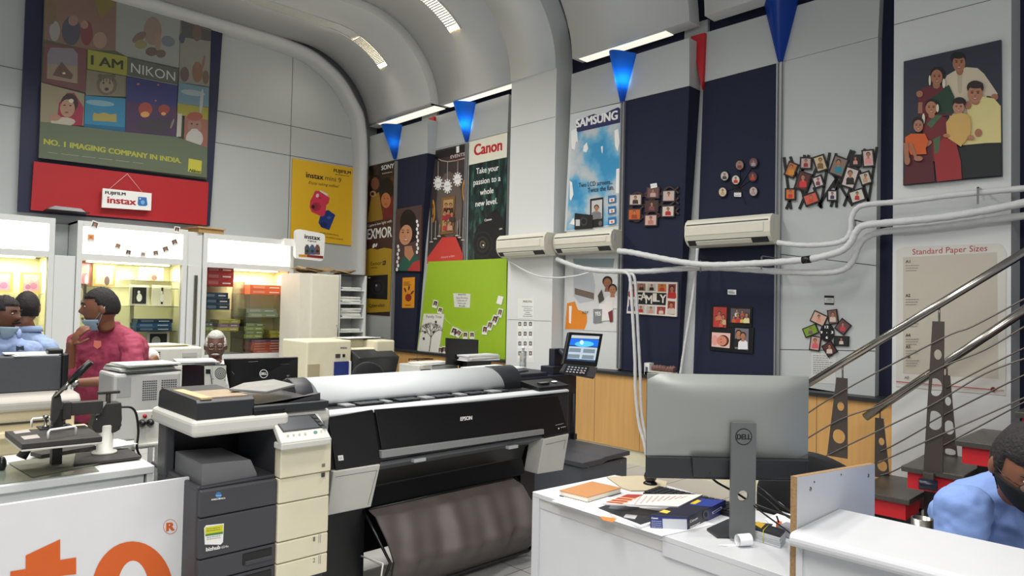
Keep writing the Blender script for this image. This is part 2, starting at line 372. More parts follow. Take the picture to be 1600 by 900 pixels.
# curved light troughs let into the vault
lampm = mat('lamp_diffuser', (255, 240, 205), .5, emit=5, noise=0)
def trough(yc, cx, cz, rx, rz, t0, t1, xl, label):
    th = thing('ceiling_light', label, 'ceiling light', (cx+rx*math.cos(t0), yc, cz+rz*math.sin(t0)), 'curved light troughs in the vault')
    def strip(ya, yb, ta, tb, off, m, nm, n=18, par=th):
        g = G(); P = []
        for i in range(n+1):
            t = ta+(tb-ta)*i/n; P.append((cx+(rx-off)*math.cos(t), cz+(rz-off)*math.sin(t)))
        vs = [V(x, y, z) for x, z in P for y in (ya, yb)]+[V(x+.008, y, z+.008) for x, z in P for y in (ya, yb)]; k2 = 2*(n+1)
        f = [(2*i, 2*i+1, 2*i+3, 2*i+2) for i in range(n)]+[(k2+2*i, k2+2*i+2, k2+2*i+3, k2+2*i+1) for i in range(n)]+[(2*i, 2*i+2, k2+2*i+2, k2+2*i) for i in range(n)]+[(2*i+1, k2+2*i+1, k2+2*i+3, 2*i+3) for i in range(n)]
        g.add(vs, f, m); return g.obj(nm, par)
    strip(yc-.1, yc+.1, t0, t1, .012, lampm, 'glow_strip')
    strip(yc-.12, yc-.1, t0-.02, PI/2, .016, M['ceil'], 'frame'); strip(yc+.1, yc+.12, t0-.02, PI/2, .016, M['ceil'], 'frame')
    g = G(); 
    for i in range(22):
        t = t0+.06+(t1-t0-.06)*i/21; x, z = cx+(rx-.02)*math.cos(t), cz+(rz-.02)*math.sin(t)
        g.obox((x, yc, z), .006, .2, .018, M['ceil'], Matrix.Rotation(-t, 3, 'Y'))
    g.obj('louvre', th)
    zc = cz+rz; g = G(); g.box((xl, yc-.1, zc-.012), (cx+.02, yc+.1, zc-.006), M['pale']); g.box((xl, yc-.12, zc-.02), (cx, yc-.1, zc-.001), M['ceil']); g.box((xl, yc+.1, zc-.02), (cx, yc+.12, zc-.001), M['ceil'])
    g.obj('channel', th)
    l = bpy.data.lights.new('trough_tube', 'AREA'); l.shape = 'RECTANGLE'; l.size = .5; l.size_y = .1; l.energy = 6; l.color = (1, .92, .75)
    tm = (t0+t1)/2; o = bpy.data.objects.new('trough_tube', l); COL.objects.link(o); o.location = (cx+(rx-.06)*math.cos(tm), yc, cz+(rz-.06)*math.sin(tm)); o.rotation_euler = (0, PI/2-tm, 0)
trough(8.4, 4.57, 4.205, 1.18, 1.15, math.radians(44), math.radians(70), -2, 'curved lit trough light in the vault nearest the back wall')
trough(6.83, 4.6, 4.28, 1.22, 1.16, math.radians(46), math.radians(84), -2, 'curved lit trough light in the vault beside the white rib')
# ------------------------------------------------------------------ blue and red wall wedges
bluep = mat('blue_lamp_shade', (20, 105, 205), .4, noise=.03); _b = bluep.node_tree.nodes['Principled BSDF']
_b.inputs['Subsurface Weight'].default_value = 0; 
def blue_trans():
    m = mat('lit_blue_shade', (8, 70, 170), .35, noise=0); nt = m.node_tree; b = nt.nodes['Principled BSDF']; out = nt.nodes['Material Output']
    t = nt.nodes.new('ShaderNodeBsdfTranslucent'); t.inputs[0].default_value = (.01, .2, .7, 1); mx = nt.nodes.new('ShaderNodeMixShader'); mx.inputs[0].default_value = .5
    nt.links.new(b.outputs[0], mx.inputs[1]); nt.links.new(t.outputs[0], mx.inputs[2]); nt.links.new(mx.outputs[0], out.inputs[0]); return m
bt = blue_trans()
def wedge(tl, tr, tip, label, pl, lit, hot=None):
    P = [on(*p, pl=pl) for p in (tl, tr, tip)]; w = (P[0]-P[1]).length
    th = thing('wall_lamp', label, 'wall lamp', (P[2].x, P[2].y, P[2].z), 'blue wedge lamps over the steel channels')
    g = G(); n = 10; vs = []
    for i in range(n+1):                     # bowed front, open top, tapering to the tip
        t = i/n; a = P[0].lerp(P[1], t); bow = .16*math.sin(PI*t); vs.append(V(a.x-.03-bow, a.y, a.z)); 
    for i in range(n+1):
        t = i/n; a = P[2]; vs.append(V(a.x-.035-.01*math.sin(PI*t), a.y+(.5-t)*.035, a.z))
    g.add(vs, [(i, i+1, n+2+i, n+1+i) for i in range(n)], bt, True); b = len(vs)
    g.add([V(P[0].x-.004, P[0].y, P[0].z), V(P[1].x-.004, P[1].y, P[1].z), V(P[2].x-.004, P[2].y-.017, P[2].z), V(P[2].x-.004, P[2].y+.017, P[2].z), vs[0], vs[n], vs[2*n+1], vs[n+1]], [(0, 4, 7, 3), (1, 2, 6, 5), (2, 3, 7, 6)], bt)
    g.obj('lamp_shade', th)
    if lit:
        h = on(*hot, pl=pl); h.x -= .025; g = G(); g.ball(h, (.022, .022, .03), mat('lamp_bulb', (190, 235, 255), .4, emit=6, noise=0)); g.obj('bulb', th)
        l = bpy.data.lights.new('wall_lamp_bulb', 'POINT'); l.energy = lit; l.color = (.35, .75, 1); l.shadow_soft_size = .02
        o = bpy.data.objects.new('wall_lamp_bulb', l); COL.objects.link(o); o.location = h+V(-.0, 0, .05)
wedge((601, 199), (629, 195), (619, 249), 'small blue wedge wall lamp nearest the back corner', PLL, .25, (619, 226))
wedge((713, 165), (744, 160), (731, 222), 'glowing blue wedge wall lamp left of the white pilaster, above the camera poster', PLF, 1.3, (730, 200))
wedge((955, 86), (995, 84), (974, 160), 'blue wedge wall lamp above the sky-blue camera poster with a bright spot low down', PLL, 1.3, (974, 132))
wedge((1195, 4), (1249, -2), (1221, 97), 'large unlit blue wedge wall lamp at the top edge of the photo', PLF, 0)
for (a, b, c), lab in ((((1079, 57), (1101, 51), (1097, 140)), 'red triangular wall wedge in the gap right of the navy panel'), (((669, 185), (678, 182), (677, 212)), 'small red triangular wall wedge left of the glowing blue lamp')):
    P = [on(*p, x=R-.04) for p in (a, b, c)]; g = G(); g.prism(P, V(.085, 0, 0), M['red']); tag(g.obj('wall_wedge'), lab, 'wall decoration', 'red wall wedges')
# ------------------------------------------------------------------ posters and pictures on the walls
def fin(s, name, label, cat, group=None, bevel=0): return tag(s.obj(name, bevel=bevel), label, cat, group)
F = flat
PXP = (V(XP, 0, 0), V(-1, 0, 0)); PB = (V(0, B-.006, 0), V(0, -1, 0))
WHT, BLK = F((238, 238, 236)), F((14, 14, 16))
# camera poster, amber
s = Sheet(*PLL, th=.008); s.base([(576.5, 260), (617, 250), (608.5, 494), (573, 491)], F((52, 34, 28)))
s.poly([(576.5, 260), (617, 250), (614, 380), (572.5, 385)], blotch('amber_dark_print', [(.38, (24, 16, 14)), (.55, (66, 40, 26)), (.7, (120, 78, 40))], 5, seed=2)); s.ell(588, 290, 11, 17, F((30, 20, 18))); s.ell(586, 287, 6.5, 10, F((120, 74, 50)))
s.poly([(574, 345), (580, 308), (592, 300), (600, 350), (598, 372), (574, 378)], F((150, 118, 40))); s.ell(583, 303, 5, 5, F((176, 140, 90))); s.ell(582, 303, 2.6, 2.6, BLK)
s.poly([(595, 372), (600, 320), (614, 305), (613, 372)], F((112, 30, 34))); s.ell(604, 295, 10.5, 18, F((18, 12, 14))); s.ell(603, 313, 7.5, 12, F((186, 116, 72))); s.ell(600.5, 310, 1.2, .7, BLK, n=6); s.ell(606, 310, 1.2, .7, BLK, n=6); s.ell(602.5, 319, 2, .8, F((130, 50, 44)), n=6)
s.poly([(572, 348), (614, 340), (613, 388), (571.5, 393)], F((70, 42, 34)))
s.txt('Capture low light with', (574.5, 355), (612, 347), 4, WHT); s.txt('EXMOR', (574, 374), (612, 370), 16, WHT, bold=.02)
s.ell(584, 384, 2, 4, WHT, ang=20, n=8); s.ell(588, 383, 1.2, 3.5, WHT, ang=20, n=8)
s.poly([(571.5, 391), (580, 388), (590, 390), (600, 387), (612.5, 389), (609, 487), (569.5, 489)], F((176, 142, 32)))
s.txt('SONY', (596, 266), (615.5, 262), 7, WHT, bold=.03); s.scrawl((597, 271.5), (613, 268.5), 1.6, F((170, 170, 170)))
s.txt('Exmor', (579.5, 415), (596, 413.5), 6, BLK); s.poly([(598, 408), (603, 407), (602.5, 413.5), (597.5, 414.5)], BLK); s.txt('R', (598.6, 413), (602, 412.4), 4, F((176, 142, 32)))
s.scrawl((580, 418.5), (589, 418), 1, BLK)
s.poly([(574, 431), (606, 429), (605, 468), (573, 466)], BLK); s.ell(590, 449, 11, 12, F((30, 30, 33))); s.ell(590, 449, 8, 9, F((12, 12, 14))); s.ell(590, 449, 5, 6, F((40, 42, 52))); s.ell(588, 446, 1.5, 2, F((150, 150, 160)), n=8); s.ell(577, 434, 2, 1, F((190, 190, 190)), n=6)
s.txt('Cyber-shot', (576.5, 480), (601, 479), 5.5, BLK)
fin(s, 'poster', 'tall narrow amber camera poster with big white capitals, nearest the back corner', 'poster')
# portrait of a woman
s = Sheet(*PLL, th=.03); s.base([(619, 327), (659, 320), (656, 424), (616, 423)], F((78, 58, 58)))
s.ell(638, 347, 13, 20, F((18, 14, 16))); s.poly([(626, 345), (650, 345), (652, 375), (640, 380), (626, 372)], F((18, 14, 16)))
s.poly([(622, 423), (626, 408), (632, 399), (646, 396), (654, 402), (656, 423)], F((36, 92, 76))); s.poly([(636, 423), (645, 410), (656, 406), (656, 424)], F((178, 56, 50)))
s.poly([(632, 399), (632, 385), (643, 384), (647, 397), (640, 408)], F((184, 128, 96))); s.ell(634, 367, 10, 16, F((200, 142, 108)), ang=8)
for x in (629.5, 637.5): s.ell(x, 363, 1.9, 1, BLK, n=8); s.ell(x, 359.5, 2.4, .5, BLK, n=8)
s.ell(634, 375, 3.6, 1.6, F((170, 50, 50)), n=8); s.ell(634, 374.6, 2.8, .7, WHT, n=8); s.ell(632, 369, .9, 1.6, F((176, 112, 84)), n=8)
for i in range(9): s.ell(651.5+(i % 2)*1.5, 346+i*6, 1.8, 3, WHT, n=7)
for i in range(7): s.ell(622+(i % 2)*1.5-i*.3, 385+i*6, 1.8, 3, WHT, n=7)
fin(s, 'picture', 'canvas portrait of a smiling woman in a green sari with white flowers in her hair', 'picture')
s = Sheet(*PLL, th=.004); s.base([(629, 434), (648, 433), (647, 481), (628, 481)], F((226, 152, 26)))
for i in range(3): s.line([(631, 441+i*2.2), (631+random.uniform(8, 13), 440.6+i*2.2)], 1, F((120, 60, 20)))
s.ell(638, 465, 5, 6, F((140, 44, 30))); 
for x, y, a in ((633, 453, -20), (639, 450, 10), (644, 457, 40)): s.ell(x, y, 1.4, 4, F((90, 40, 70)), ang=a, n=8)
s.line([(633, 477), (642, 476.6)], 1, F((160, 60, 20)))
fin(s, 'poster', 'small orange leaflet with a bouquet picture on the navy panel', 'poster')
# red carpet poster
s = Sheet(*PLF, th=.008); s.base([(677, 236), (728, 224), (724, 408), (667, 412)], F((60, 52, 50)))
s.ell(702, 320, 20, 52, F((98, 86, 80))); s.poly([(686, 236.5), (728, 226), (728, 240), (677, 250), (677, 238)], F((30, 24, 24)))
s.line([(681, 246), (690, 251), (700, 252.5), (712, 251), (726, 247)], 1.2, F((190, 180, 160)))
s.poly([(713, 229), (717.5, 228), (717.5, 238), (713, 239)], WHT); s.txt('EVENTS', (704, 248), (726, 243), 5, F((220, 200, 200)), bold=.02); s.scrawl((711, 251), (726, 248), 1, F((220, 120, 120)))
for x, y, t in ((684.5, 286, 'photo'), (699, 291, 'album'), (715, 280, 'print')):
    s.line([(x+.4, 252), (x, y-10)], .7, F((190, 190, 190)))
    s.ell(x, y, 5.3, 8.5, WHT, n=20)
    for q in range(12): a = q*PI/6; s.L -= 1; s.ell(x+6.5*math.cos(a), y+10.2*math.sin(a), 1.1, 1.5, WHT, n=6)
    s.L += 1; s.txt(t, (x-3.4, y+1), (x+3.4, y), 2, F((90, 80, 80)))
for x, y in ((676, 330), (726, 298)):
    s.ell(x, y, 4, 18, F((190, 130, 50)), n=20, a0=-90 if x < 700 else 90, a1=90 if x < 700 else 270); s.ell(x, y, 2.4, 12, F((110, 70, 40)), n=20, a0=-90 if x < 700 else 90, a1=90 if x < 700 else 270); s.ell(x, y, 1.2, 6, F((200, 150, 60)), n=12, a0=-90 if x < 700 else 90, a1=90 if x < 700 else 270)
s.poly([(690, 309), (711, 306), (709, 364), (688, 367)], F((128, 92, 52))); s.poly([(693, 313), (708, 311), (706, 360), (691, 362)], F((180, 150, 100)))
for x, y, c in ((697, 330, (90, 30, 30)), (704, 330, (60, 40, 40)), (695, 342, (160, 40, 60)), (701, 340, (150, 40, 50)), (706, 344, (70, 50, 50)), (696, 358, (170, 60, 60)), (703, 358, (190, 150, 130))): mini(s, x, y+2, 15, c, w=.8)
s.poly([(691, 371), (712, 370), (723.5, 398), (723, 408), (667, 412), (668, 402)], F((196, 58, 52)))
for x0, y0, y1 in ((674, 340, 378), (680, 345, 373), (686, 350, 369), (714, 345, 368), (718, 343, 371), (723, 340, 375)): s.line([(x0+.8, y0), (x0, y1)], .8, F((170, 165, 160))); s.ell(x0, y1, 3, 1, F((190, 186, 180)), n=10)
s.txt('Welcome to fame', (689, 404), (710, 401), 3.2, F((240, 190, 180)))
fin(s, 'poster', 'tall poster of a red carpet leading to a framed family photo', 'poster')
# Canon poster
s = Sheet(*PLF, th=.008); s.base([(733.5, 222), (793, 207), (789, 403), (730, 408)], F((20, 36, 36)))
gr = [F((34, 72, 66)), F((56, 104, 92)), F((24, 52, 50))]
s.poly([(732.8, 258), (792, 245.5), (789.5, 402), (730.5, 407)], blotch('bokeh_print', [(.4, (16, 26, 28)), (.55, (26, 56, 52)), (.68, (62, 112, 98))], 6, seed=1, stretch=(1, 2, .6)))
for i in range(9): x = random.uniform(735, 785); s.L = 1+i % 3; s.ell(x, random.uniform(262, 375), random.uniform(2, 5), random.uniform(5, 14), gr[i % 3], n=9)
s.L = 5; s.poly([(733.5, 222), (793, 207), (792, 245.5), (732.8, 258)], F((232, 230, 214)))
s.txt('Canon', (741, 243), (784, 234.5), 17, F((190, 22, 32)), bold=.035)
for t, a, b in (('Take your', (744, 272), (779, 266)), ('passion to a', (740, 289.5), (782, 282.5)), ('whole', (750, 305), (771, 301.5)), ('new level.', (743, 323), (777, 318))): s.txt(t, a, b, 9, WHT, bold=.015)
s.poly([(741, 407), (741, 365), (748, 352), (757, 345), (764, 334), (776, 326), (780, 335), (788, 345), (788.5, 403)], F((17, 18, 20)))
for r, c in ((21, (30, 32, 34)), (18, (12, 13, 15)), (13, (44, 40, 38)), (10, (20, 18, 18)), (6, (96, 82, 72)), (3.5, (30, 28, 26))): s.ell(754, 382, r*.75, r, F(c), n=28)
s.ell(755, 383, 1.1, 1.6, WHT, n=8); s.txt('Canon', (757, 346), (768, 344), 3.6, WHT, bold=.02); s.scrawl((780, 358), (785, 357), 2.5, F((180, 180, 180)))
fin(s, 'poster', 'dark teal camera poster headed by a red brand name on a cream band', 'poster')
# green board
s = Sheet(V(R-.02, 0, 0), V(-1, 0, 0), th=.02); lime = mat('lime_green_board', (150, 186, 34), .5, noise=.04)
s.base([(669, 409), (792, 403.5), (789, 562), (651, 552)], lime)
brd = fin(s, 'notice_board', 'large lime green notice board between the red carpet poster and the white pilaster', 'notice board')
s = Sheet(V(R-.02, 0, 0), V(-1, 0, 0), th=.03); s.base([(651, 556), (789, 566), (788.5, 610), (649, 596)], lime); P = [on(*p, x=R-.1) for p in ((651, 552.5), (790, 562))]
s.box((R-.11, P[1].y, P[1].z-.012), (R-.02, P[0].y, P[0].z), lime); fin(s, 'wall_shelf', 'narrow lime green shelf along the foot of the lime green board', 'shelf')
PG = (V(R-.041, 0, 0), V(-1, 0, 0))
s = Sheet(*PG, th=.002); s.base([(708, 458), (735, 459), (734, 481), (710, 480)], F((214, 214, 208)))
s.txt('PHOTO', (716, 461.5), (728, 461.5), 2.2, BLK, bold=.03)
for i, t in enumerate(('Baby Birthday', 'Collection of', 'Frame only', '4x6')): s.txt(t, (713+i, 466.5+i*4.2), (731-i*1.5, 466.8+i*4.2), 2.6, F((90, 90, 90)))
fin(s, 'notice', 'white printed notice pinned to the middle of the lime green board', 'notice')
s = Sheet(*PG, th=.012); s.base([(662, 490), (694, 491), (685, 553), (652, 550)], F((226, 224, 216)))
s.txt('Family Tree', (666, 496.5), (690, 497.5), 4.5, BLK)
tr = F((60, 44, 40)); s.line([(670.5, 549), (672.5, 535), (673.5, 525)], 1.2, tr)
def br(x, y, a, l, d):
    x2, y2 = x+l*math.cos(a), y-l*math.sin(a); s.L = 3+d; s.line([(x, y), (x2, y2)], .35+.2*d, tr)
    if d: [br(x2, y2, a+da+random.uniform(-.15, .15), l*.72, d-1) for da in (-.5, .05, .5)]
for a in (1.0, 1.6, 2.2): br(673.5, 527, a, 9, 3)
s.L = 9
for x, y in ((681, 503), (664, 519), (677, 519), (662, 529)): s.ell(x, y, 1.8, 2.2, F((70, 60, 60)), n=8)
fin(s, 'picture', 'white picture of a bare black tree leaning on the lime green shelf', 'picture')
ordn = ['first', 'second', 'third', 'fourth', 'fifth', 'sixth', 'seventh', 'eighth', 'ninth', 'tenth', 'eleventh', 'twelfth']
def card(cx, cy, w, h, ang, pl, name, label, grp, face=(70, 66, 66), paper=(236, 234, 228), blank=False, catg='photo card', dec=True):
    s = Sheet(*pl, th=.002); a = math.radians(ang); c, q = math.cos(a), math.sin(a)
    def T(x, y): return (cx+x*c-y*q, cy+x*q+y*c)
    s.base([T(-w/2, -h/2), T(w/2, -h/2), T(w/2, h/2), T(-w/2, h/2)], F(paper))
    if not blank:
        s.poly([T(-w*.36, -h*.38), T(w*.36, -h*.38), T(w*.36, h*.24), T(-w*.36, h*.24)], F(face)); s.ell(*T(0, -h*.08), w*.17, h*.16, F(SKIN[0]), n=9); s.poly([T(-w*.26, h*.24), T(-w*.15, h*.1), T(w*.15, h*.1), T(w*.26, h*.24)], F((200, 200, 200)))
    return fin(s, name, label, catg, grp)
cards = [(680, 475, 7.5, 12, 15), (687.5, 485, 7, 10, 15), (709, 518, 9, 13, 20), (716, 521, 9, 12, 35), (727, 524, 7.5, 11, 3), (737.5, 524, 7.5, 11, 0), (757.5, 516, 8, 14, 8), (765, 509, 8.5, 14, 15), (773, 500, 9.5, 15, 20), (781, 489, 7.5, 14, 12), (781, 469, 8.5, 13, 15)]
PC = (V(R-.046, 0, 0), V(-1, 0, 0))
for i, (x, y, w_, h_, a) in enumerate(cards):
    card(x, y, w_, h_, a, PC, 'photo_card', '%s photo card from the left on the green board string%s' % (ordn[i], ', blank side out' if i == 10 else ''), 'photo cards strung across the lime green board', face=random.choice([(60, 56, 60), (90, 84, 80), (50, 44, 50)]), blank=(i == 10))
g = G(); P = []
for x, y in ((675, 466), (684, 480), (697, 500), (710, 511), (727, 517), (742, 518), (760, 508), (775, 492), (783, 478), (784, 462)): P.append(on(x, y, x=R-.0435))
g.tube(P, .0012, WHT, 5); tag(g.obj('string'), 'thin string sagging across the lime green board', 'string')
for i, (x, y) in enumerate(((688, 548), (694, 547))): 
    card(x, y, 7, 12, 2, (V(R-.06, 0, 0), V(-1, 0, 0)), 'photo_card', ('left' if i == 0 else 'right')+' one of two photo cards standing on the lime green shelf', 'photo cards on the green shelf')
# pilaster notices
s = Sheet(*PXP, th=.002); s.base([(809, 466), (835, 467), (834, 498), (809, 497)], F((224, 226, 222)))
s.txt('PHOTO', (817.5, 472.5), (831, 472.8), 3, BLK, bold=.03)
for i, (a, b) in enumerate(((816, 832), (819, 830), (818, 832), (821, 828), (819, 830), (817, 832))): s.scrawl((a, 479+i*3), (b, 479.3+i*3), .8, F((100, 100, 104)))
fin(s, 'notice', 'small printed price notice on the white pilaster above the sheet of passport photos', 'notice')
s = Sheet(*PXP, th=.002); s.base([(808, 502), (835, 502.5), (834, 566), (807.5, 566)], F((222, 224, 222)))
for r in range(4):
    for c_ in range(3):
        x, y = 812.2+c_*8.3, 506.5+r*15.3; s.L = 0; s.poly([(x-3, y-4.5), (x+3, y-4.5), (x+3, y+7), (x-3, y+7)], WHT); s.poly([(x-2.3, y-3.6), (x+2.3, y-3.6), (x+2.3, y+2.8), (x-2.3, y+2.8)], F((84, 80, 78))); s.ell(x, y-.2, 1.2, 1.8, F((200, 190, 180)), n=7)
fin(s, 'photo_sheet', 'sheet with twelve little photos on the white pilaster', 'photo sheet')
# SAMSUNG poster, torn
s = Sheet(*PLL, th=.006); s.base([(891, 181.5), (971, 161.5), (966, 352), (882, 362)], F((206, 212, 214)))
sky = [F((70, 152, 196)), F((110, 176, 208)), F((168, 190, 200)), F((186, 196, 202))]
s.poly([(894, 206), (971, 191), (967, 350), (885, 360)], blotch('cloud_print', [(.36, (56, 146, 196)), (.47, (104, 172, 208)), (.55, (182, 194, 200)), (.7, (206, 210, 212))], 2.6, seed=3))
for x, y, rx, ry, m in ((912, 220, 14, 20, 0), (930, 250, 20, 20, 1), (950, 275, 16, 14, 0), (905, 232, 10, 8, 0), (925, 320, 22, 14, 1), (955, 290, 12, 16, 0), (915, 300, 10, 18, 3), (945, 215, 20, 14, 3), (900, 262, 14, 10, 3), (960, 330, 8, 18, 1), (935, 275, 10, 6, 3), (908, 335, 12, 10, 1), (897, 290, 8, 16, 3))[:0]: s.ell(x, y, rx*.85, ry, sky[m], n=14, ang=-15)
nb = F((32, 34, 88)); s.poly([(900, 196), (904, 188), (920, 181), (928, 178), (940, 181), (955, 172), (966, 167.5), (971.5, 172), (971.5, 191), (901, 207)], nb)
s.txt('SAMSUNG', (900, 199.5), (964.5, 186), 13, WHT, bold=.04)
for pts in ([(901, 200), (901, 214), (898, 234), (893, 232), (892, 205)], [(912, 228), (917, 222), (919, 232), (916, 238), (911, 236)], [(939, 229), (942, 228), (941.5, 240), (940, 238)], [(960, 204), (966, 201), (968, 222), (965, 237), (961, 228)], [(963, 264), (968, 263), (968.5, 302), (962, 302)], [(890, 282), (894, 285), (896, 304), (892, 314), (890, 310)], [(890, 350), (896, 340), (900, 352)], [(894, 206), (902, 205), (903, 222), (898, 220)]): s.poly(pts, WHT)
dk = F((40, 46, 66)); s.txt('Two LCD screens...', (904, 293), (957.5, 287), 7, dk, bold=.01); s.txt('Twice the fun.', (918, 301), (959, 296), 7.5, dk, bold=.01)
s.poly([(922, 311), (942.5, 308), (942.5, 354), (922, 356)], F((18, 19, 22))); s.poly([(924.5, 314), (941, 311.5), (940.5, 341), (924, 343)], F((196, 196, 196))); mini(s, 932, 342, 22, (120, 120, 124)); s.ell(938, 349, 3, 4, F((90, 92, 96)))
s.poly([(898, 333), (926, 336), (926, 357), (897.5, 359)], F((16, 17, 20))); s.ell(912, 346, 6, 7, F((48, 50, 56))); s.ell(912, 346, 3.5, 4, BLK); s.poly([(899.5, 343), (906, 343), (906, 353), (899.5, 353)], F((200, 200, 204)))
for y in (312, 329, 346): s.poly([(950, y-6), (962, y-7.5), (962, y+4), (950, y+6)], F((40, 110, 170))); s.poly([(952, y-2), (960, y-3), (960, y+2.5), (952, y+4)], F((226, 226, 226))); s.ell(956, y+.6, 2, 2, F((220, 110, 40)), n=8)
fin(s, 'poster', 'torn sky-blue camera poster right of the white pilaster, over the middle air conditioner', 'poster')
s = Sheet(*PLL, th=.006); s.base([(884, 405), (966, 405), (963, 518), (883, 515)], F((214, 215, 214)))
s.poly([(895, 404), (960, 404), (958, 418), (897, 416)], F((140, 158, 164)))
s.poly([(896, 418), (925, 420), (930, 446), (928, 470), (905, 474), (896, 462)], F((184, 190, 194))); s.poly([(898, 450), (928, 458), (928, 468), (898, 460)], F((116, 100, 88)))
s.poly([(886, 474), (898, 471), (903, 484), (910, 486), (917, 492), (917, 504), (913, 515), (883, 514)], F((226, 134, 36))); s.poly([(889, 478), (893.5, 478), (892, 506), (889, 504)], WHT)
mini(s, 949, 476, 44, (210, 208, 206), 1); mini(s, 957, 482, 38, (226, 222, 220), 0); s.poly([(934, 462), (940, 452), (944, 468), (936, 474)], F((70, 64, 60))); s.poly([(936, 476), (958, 470), (957, 500), (938, 502)], F((228, 224, 222)))
s.poly([(927, 483), (941, 483), (940, 504), (927, 505)], F((128, 130, 134))); s.txt('YES', (929.5, 493), (938.5, 493), 6, WHT, bold=.03); s.poly([(950, 488), (957, 484), (957.5, 502), (953, 504)], F((120, 40, 44)))
s.txt('say', (909, 490), (920, 489), 5, F((60, 60, 64)), shear=.3)
fin(s, 'poster', 'torn white poster of a laughing couple with an orange patch, under the air conditioner pipes', 'poster')
# collage of woven brown bars
def fig_photo(s, pts, bg, cloth, skin=0, hair=HAIR, zoom=1):
    s.poly(pts, F(bg)); cx = sum(p[0] for p in pts)/4; by = max(p[1] for p in pts)-.6; h = (by-min(p[1] for p in pts))*.86*zoom; mini(s, cx, by-.5, h, cloth, skin, hair)
def collage(name, label, cat, org): return thing(name, label, cat, tuple(org))
# PLL wave frame
org = on(1018, 354, pl=PLL); th = collage('photo_collage', 'brown wavy lattice photo frame holding seven photos on the navy panel', 'photo collage', org)
g = Sheet(*PLL, th=.018); brn = F((62, 46, 46), .45)
def wav(pts, w, th_=.014):
    q = cat(pts, 5)
    for (x0, y0), (x1, y1) in zip(q[:-1], q[1:]):
        d = math.hypot(x1-x0, y1-y0) or 1; a, b = -(y1-y0)/d*w/2, (x1-x0)/d*w/2
        g.base([(x0+a, y0+b), (x1+a, y1+b), (x1-a, y1-b), (x0-a, y0-b)], brn)
for r in range(3):
    y = 303+r*16.5
    for sg in (1, -1): wav([(983, y-3*sg+4), (994, y+6*sg+4), (1006, y+2), (1018, y-8*sg+1), (1032, y), (1046, y+6*sg-5), (1060, y-5*sg-6)], 2.6)
g.obj('lattice', th)
for x, y, bg, cl, tl in ((1020.5, 301, (110, 76, 78), (190, 160, 150), 0), (1045, 306, (190, 178, 172), (206, 170, 160), 0), (993, 312, (200, 186, 176), (60, 44, 40), 0), (1018.5, 322, (70, 46, 46), (120, 70, 70), 0), (1044, 330, (206, 196, 186), (180, 34, 40), 0), (991.5, 335, (196, 96, 34), (150, 60, 30), 0), (1017, 344, (206, 170, 162), (190, 120, 110), 0)):
    f = Sheet(PLL[0]+PLL[1]*.019, PLL[1], th=.004); f.base([(x-10.5, y-8.5), (x+10.5, y-9.5), (x+10, y+9), (x-11, y+9.5)], brn); fig_photo(f, [(x-8.5, y-7), (x+8.5, y-7.7), (x+8, y+7.3), (x-9, y+7.6)], bg, cl); f.obj('photo', th)
s = Sheet(PLL[0]+PLL[1]*.0235, PLL[1], th=.002); s.base([(1016, 287.5), (1026, 286), (1027, 292.5), (1017, 294.5)], WHT); s.scrawl((1018, 290.5), (1025, 289.5), .8, F((90, 90, 90))); s.obj('price_tag', th)
# FAMILY frame
s = Sheet(*PLL, th=.02); s.base([(983, 439.5), (1058, 441), (1057, 495), (979, 489.5)], F((222, 216, 206))); 
cells = [((984, 444), (992, 444), (991, 464), (983, 464)), ((983, 468), (991, 468), (990, 487), (982, 486)), ((996, 442.5), (1008.5, 443), (1008.5, 454.5), (996, 454)), ((1012, 443), (1024.5, 443.5), (1024.5, 455), (1011.5, 454.5)), ((1028, 443.5), (1041, 444), (1041, 456), (1027.5, 455.5)), ((1044.5, 444), (1056, 444), (1055, 467), (1043.5, 466)), ((1043.5, 470), (1055, 471), (1054, 492), (1042.5, 491)), ((996, 477), (1006.5, 478), (1006, 489), (995.5, 488.5)), ((1010.5, 478), (1024, 478.5), (1023.5, 490.5), (1010, 490)), ((1026.5, 479), (1040, 479.5), (1039, 491.5), (1026, 491))]
cc = [((120, 50, 50), (150, 40, 50)), ((60, 70, 110), (40, 50, 100)), ((150, 110, 90), (60, 30, 30)), ((200, 190, 180), (30, 24, 24)), ((206, 120, 40), (190, 60, 40)), ((130, 50, 50), (190, 40, 40)), ((150, 50, 44), (200, 190, 180)), ((190, 180, 170), (190, 34, 40)), ((186, 180, 176), (200, 140, 130)), ((150, 60, 60), (220, 190, 180))]
for q, (bg, cl) in zip(cells, cc): s.L = 1; fig_photo(s, list(q), bg, cl)
s.L = 4; s.poly([(995, 456.5), (1041.5, 458), (1040, 477), (994, 475)], F((22, 22, 24)))
for i, (ch, x, y) in enumerate(zip('FAMILY', (995.5, 1001, 1009, 1020, 1024, 1031), (473, 469, 474, 471, 471, 473))): s.txt(ch, (x, y), (x+(9.5 if ch in 'MAY' else 6.5 if ch != 'I' else 3.5), y+.4), 13, F((228, 222, 210)), bold=.02)
fin(s, 'photo_collage', 'white rectangular frame with FAMILY lettering and small photos around it', 'photo collage')
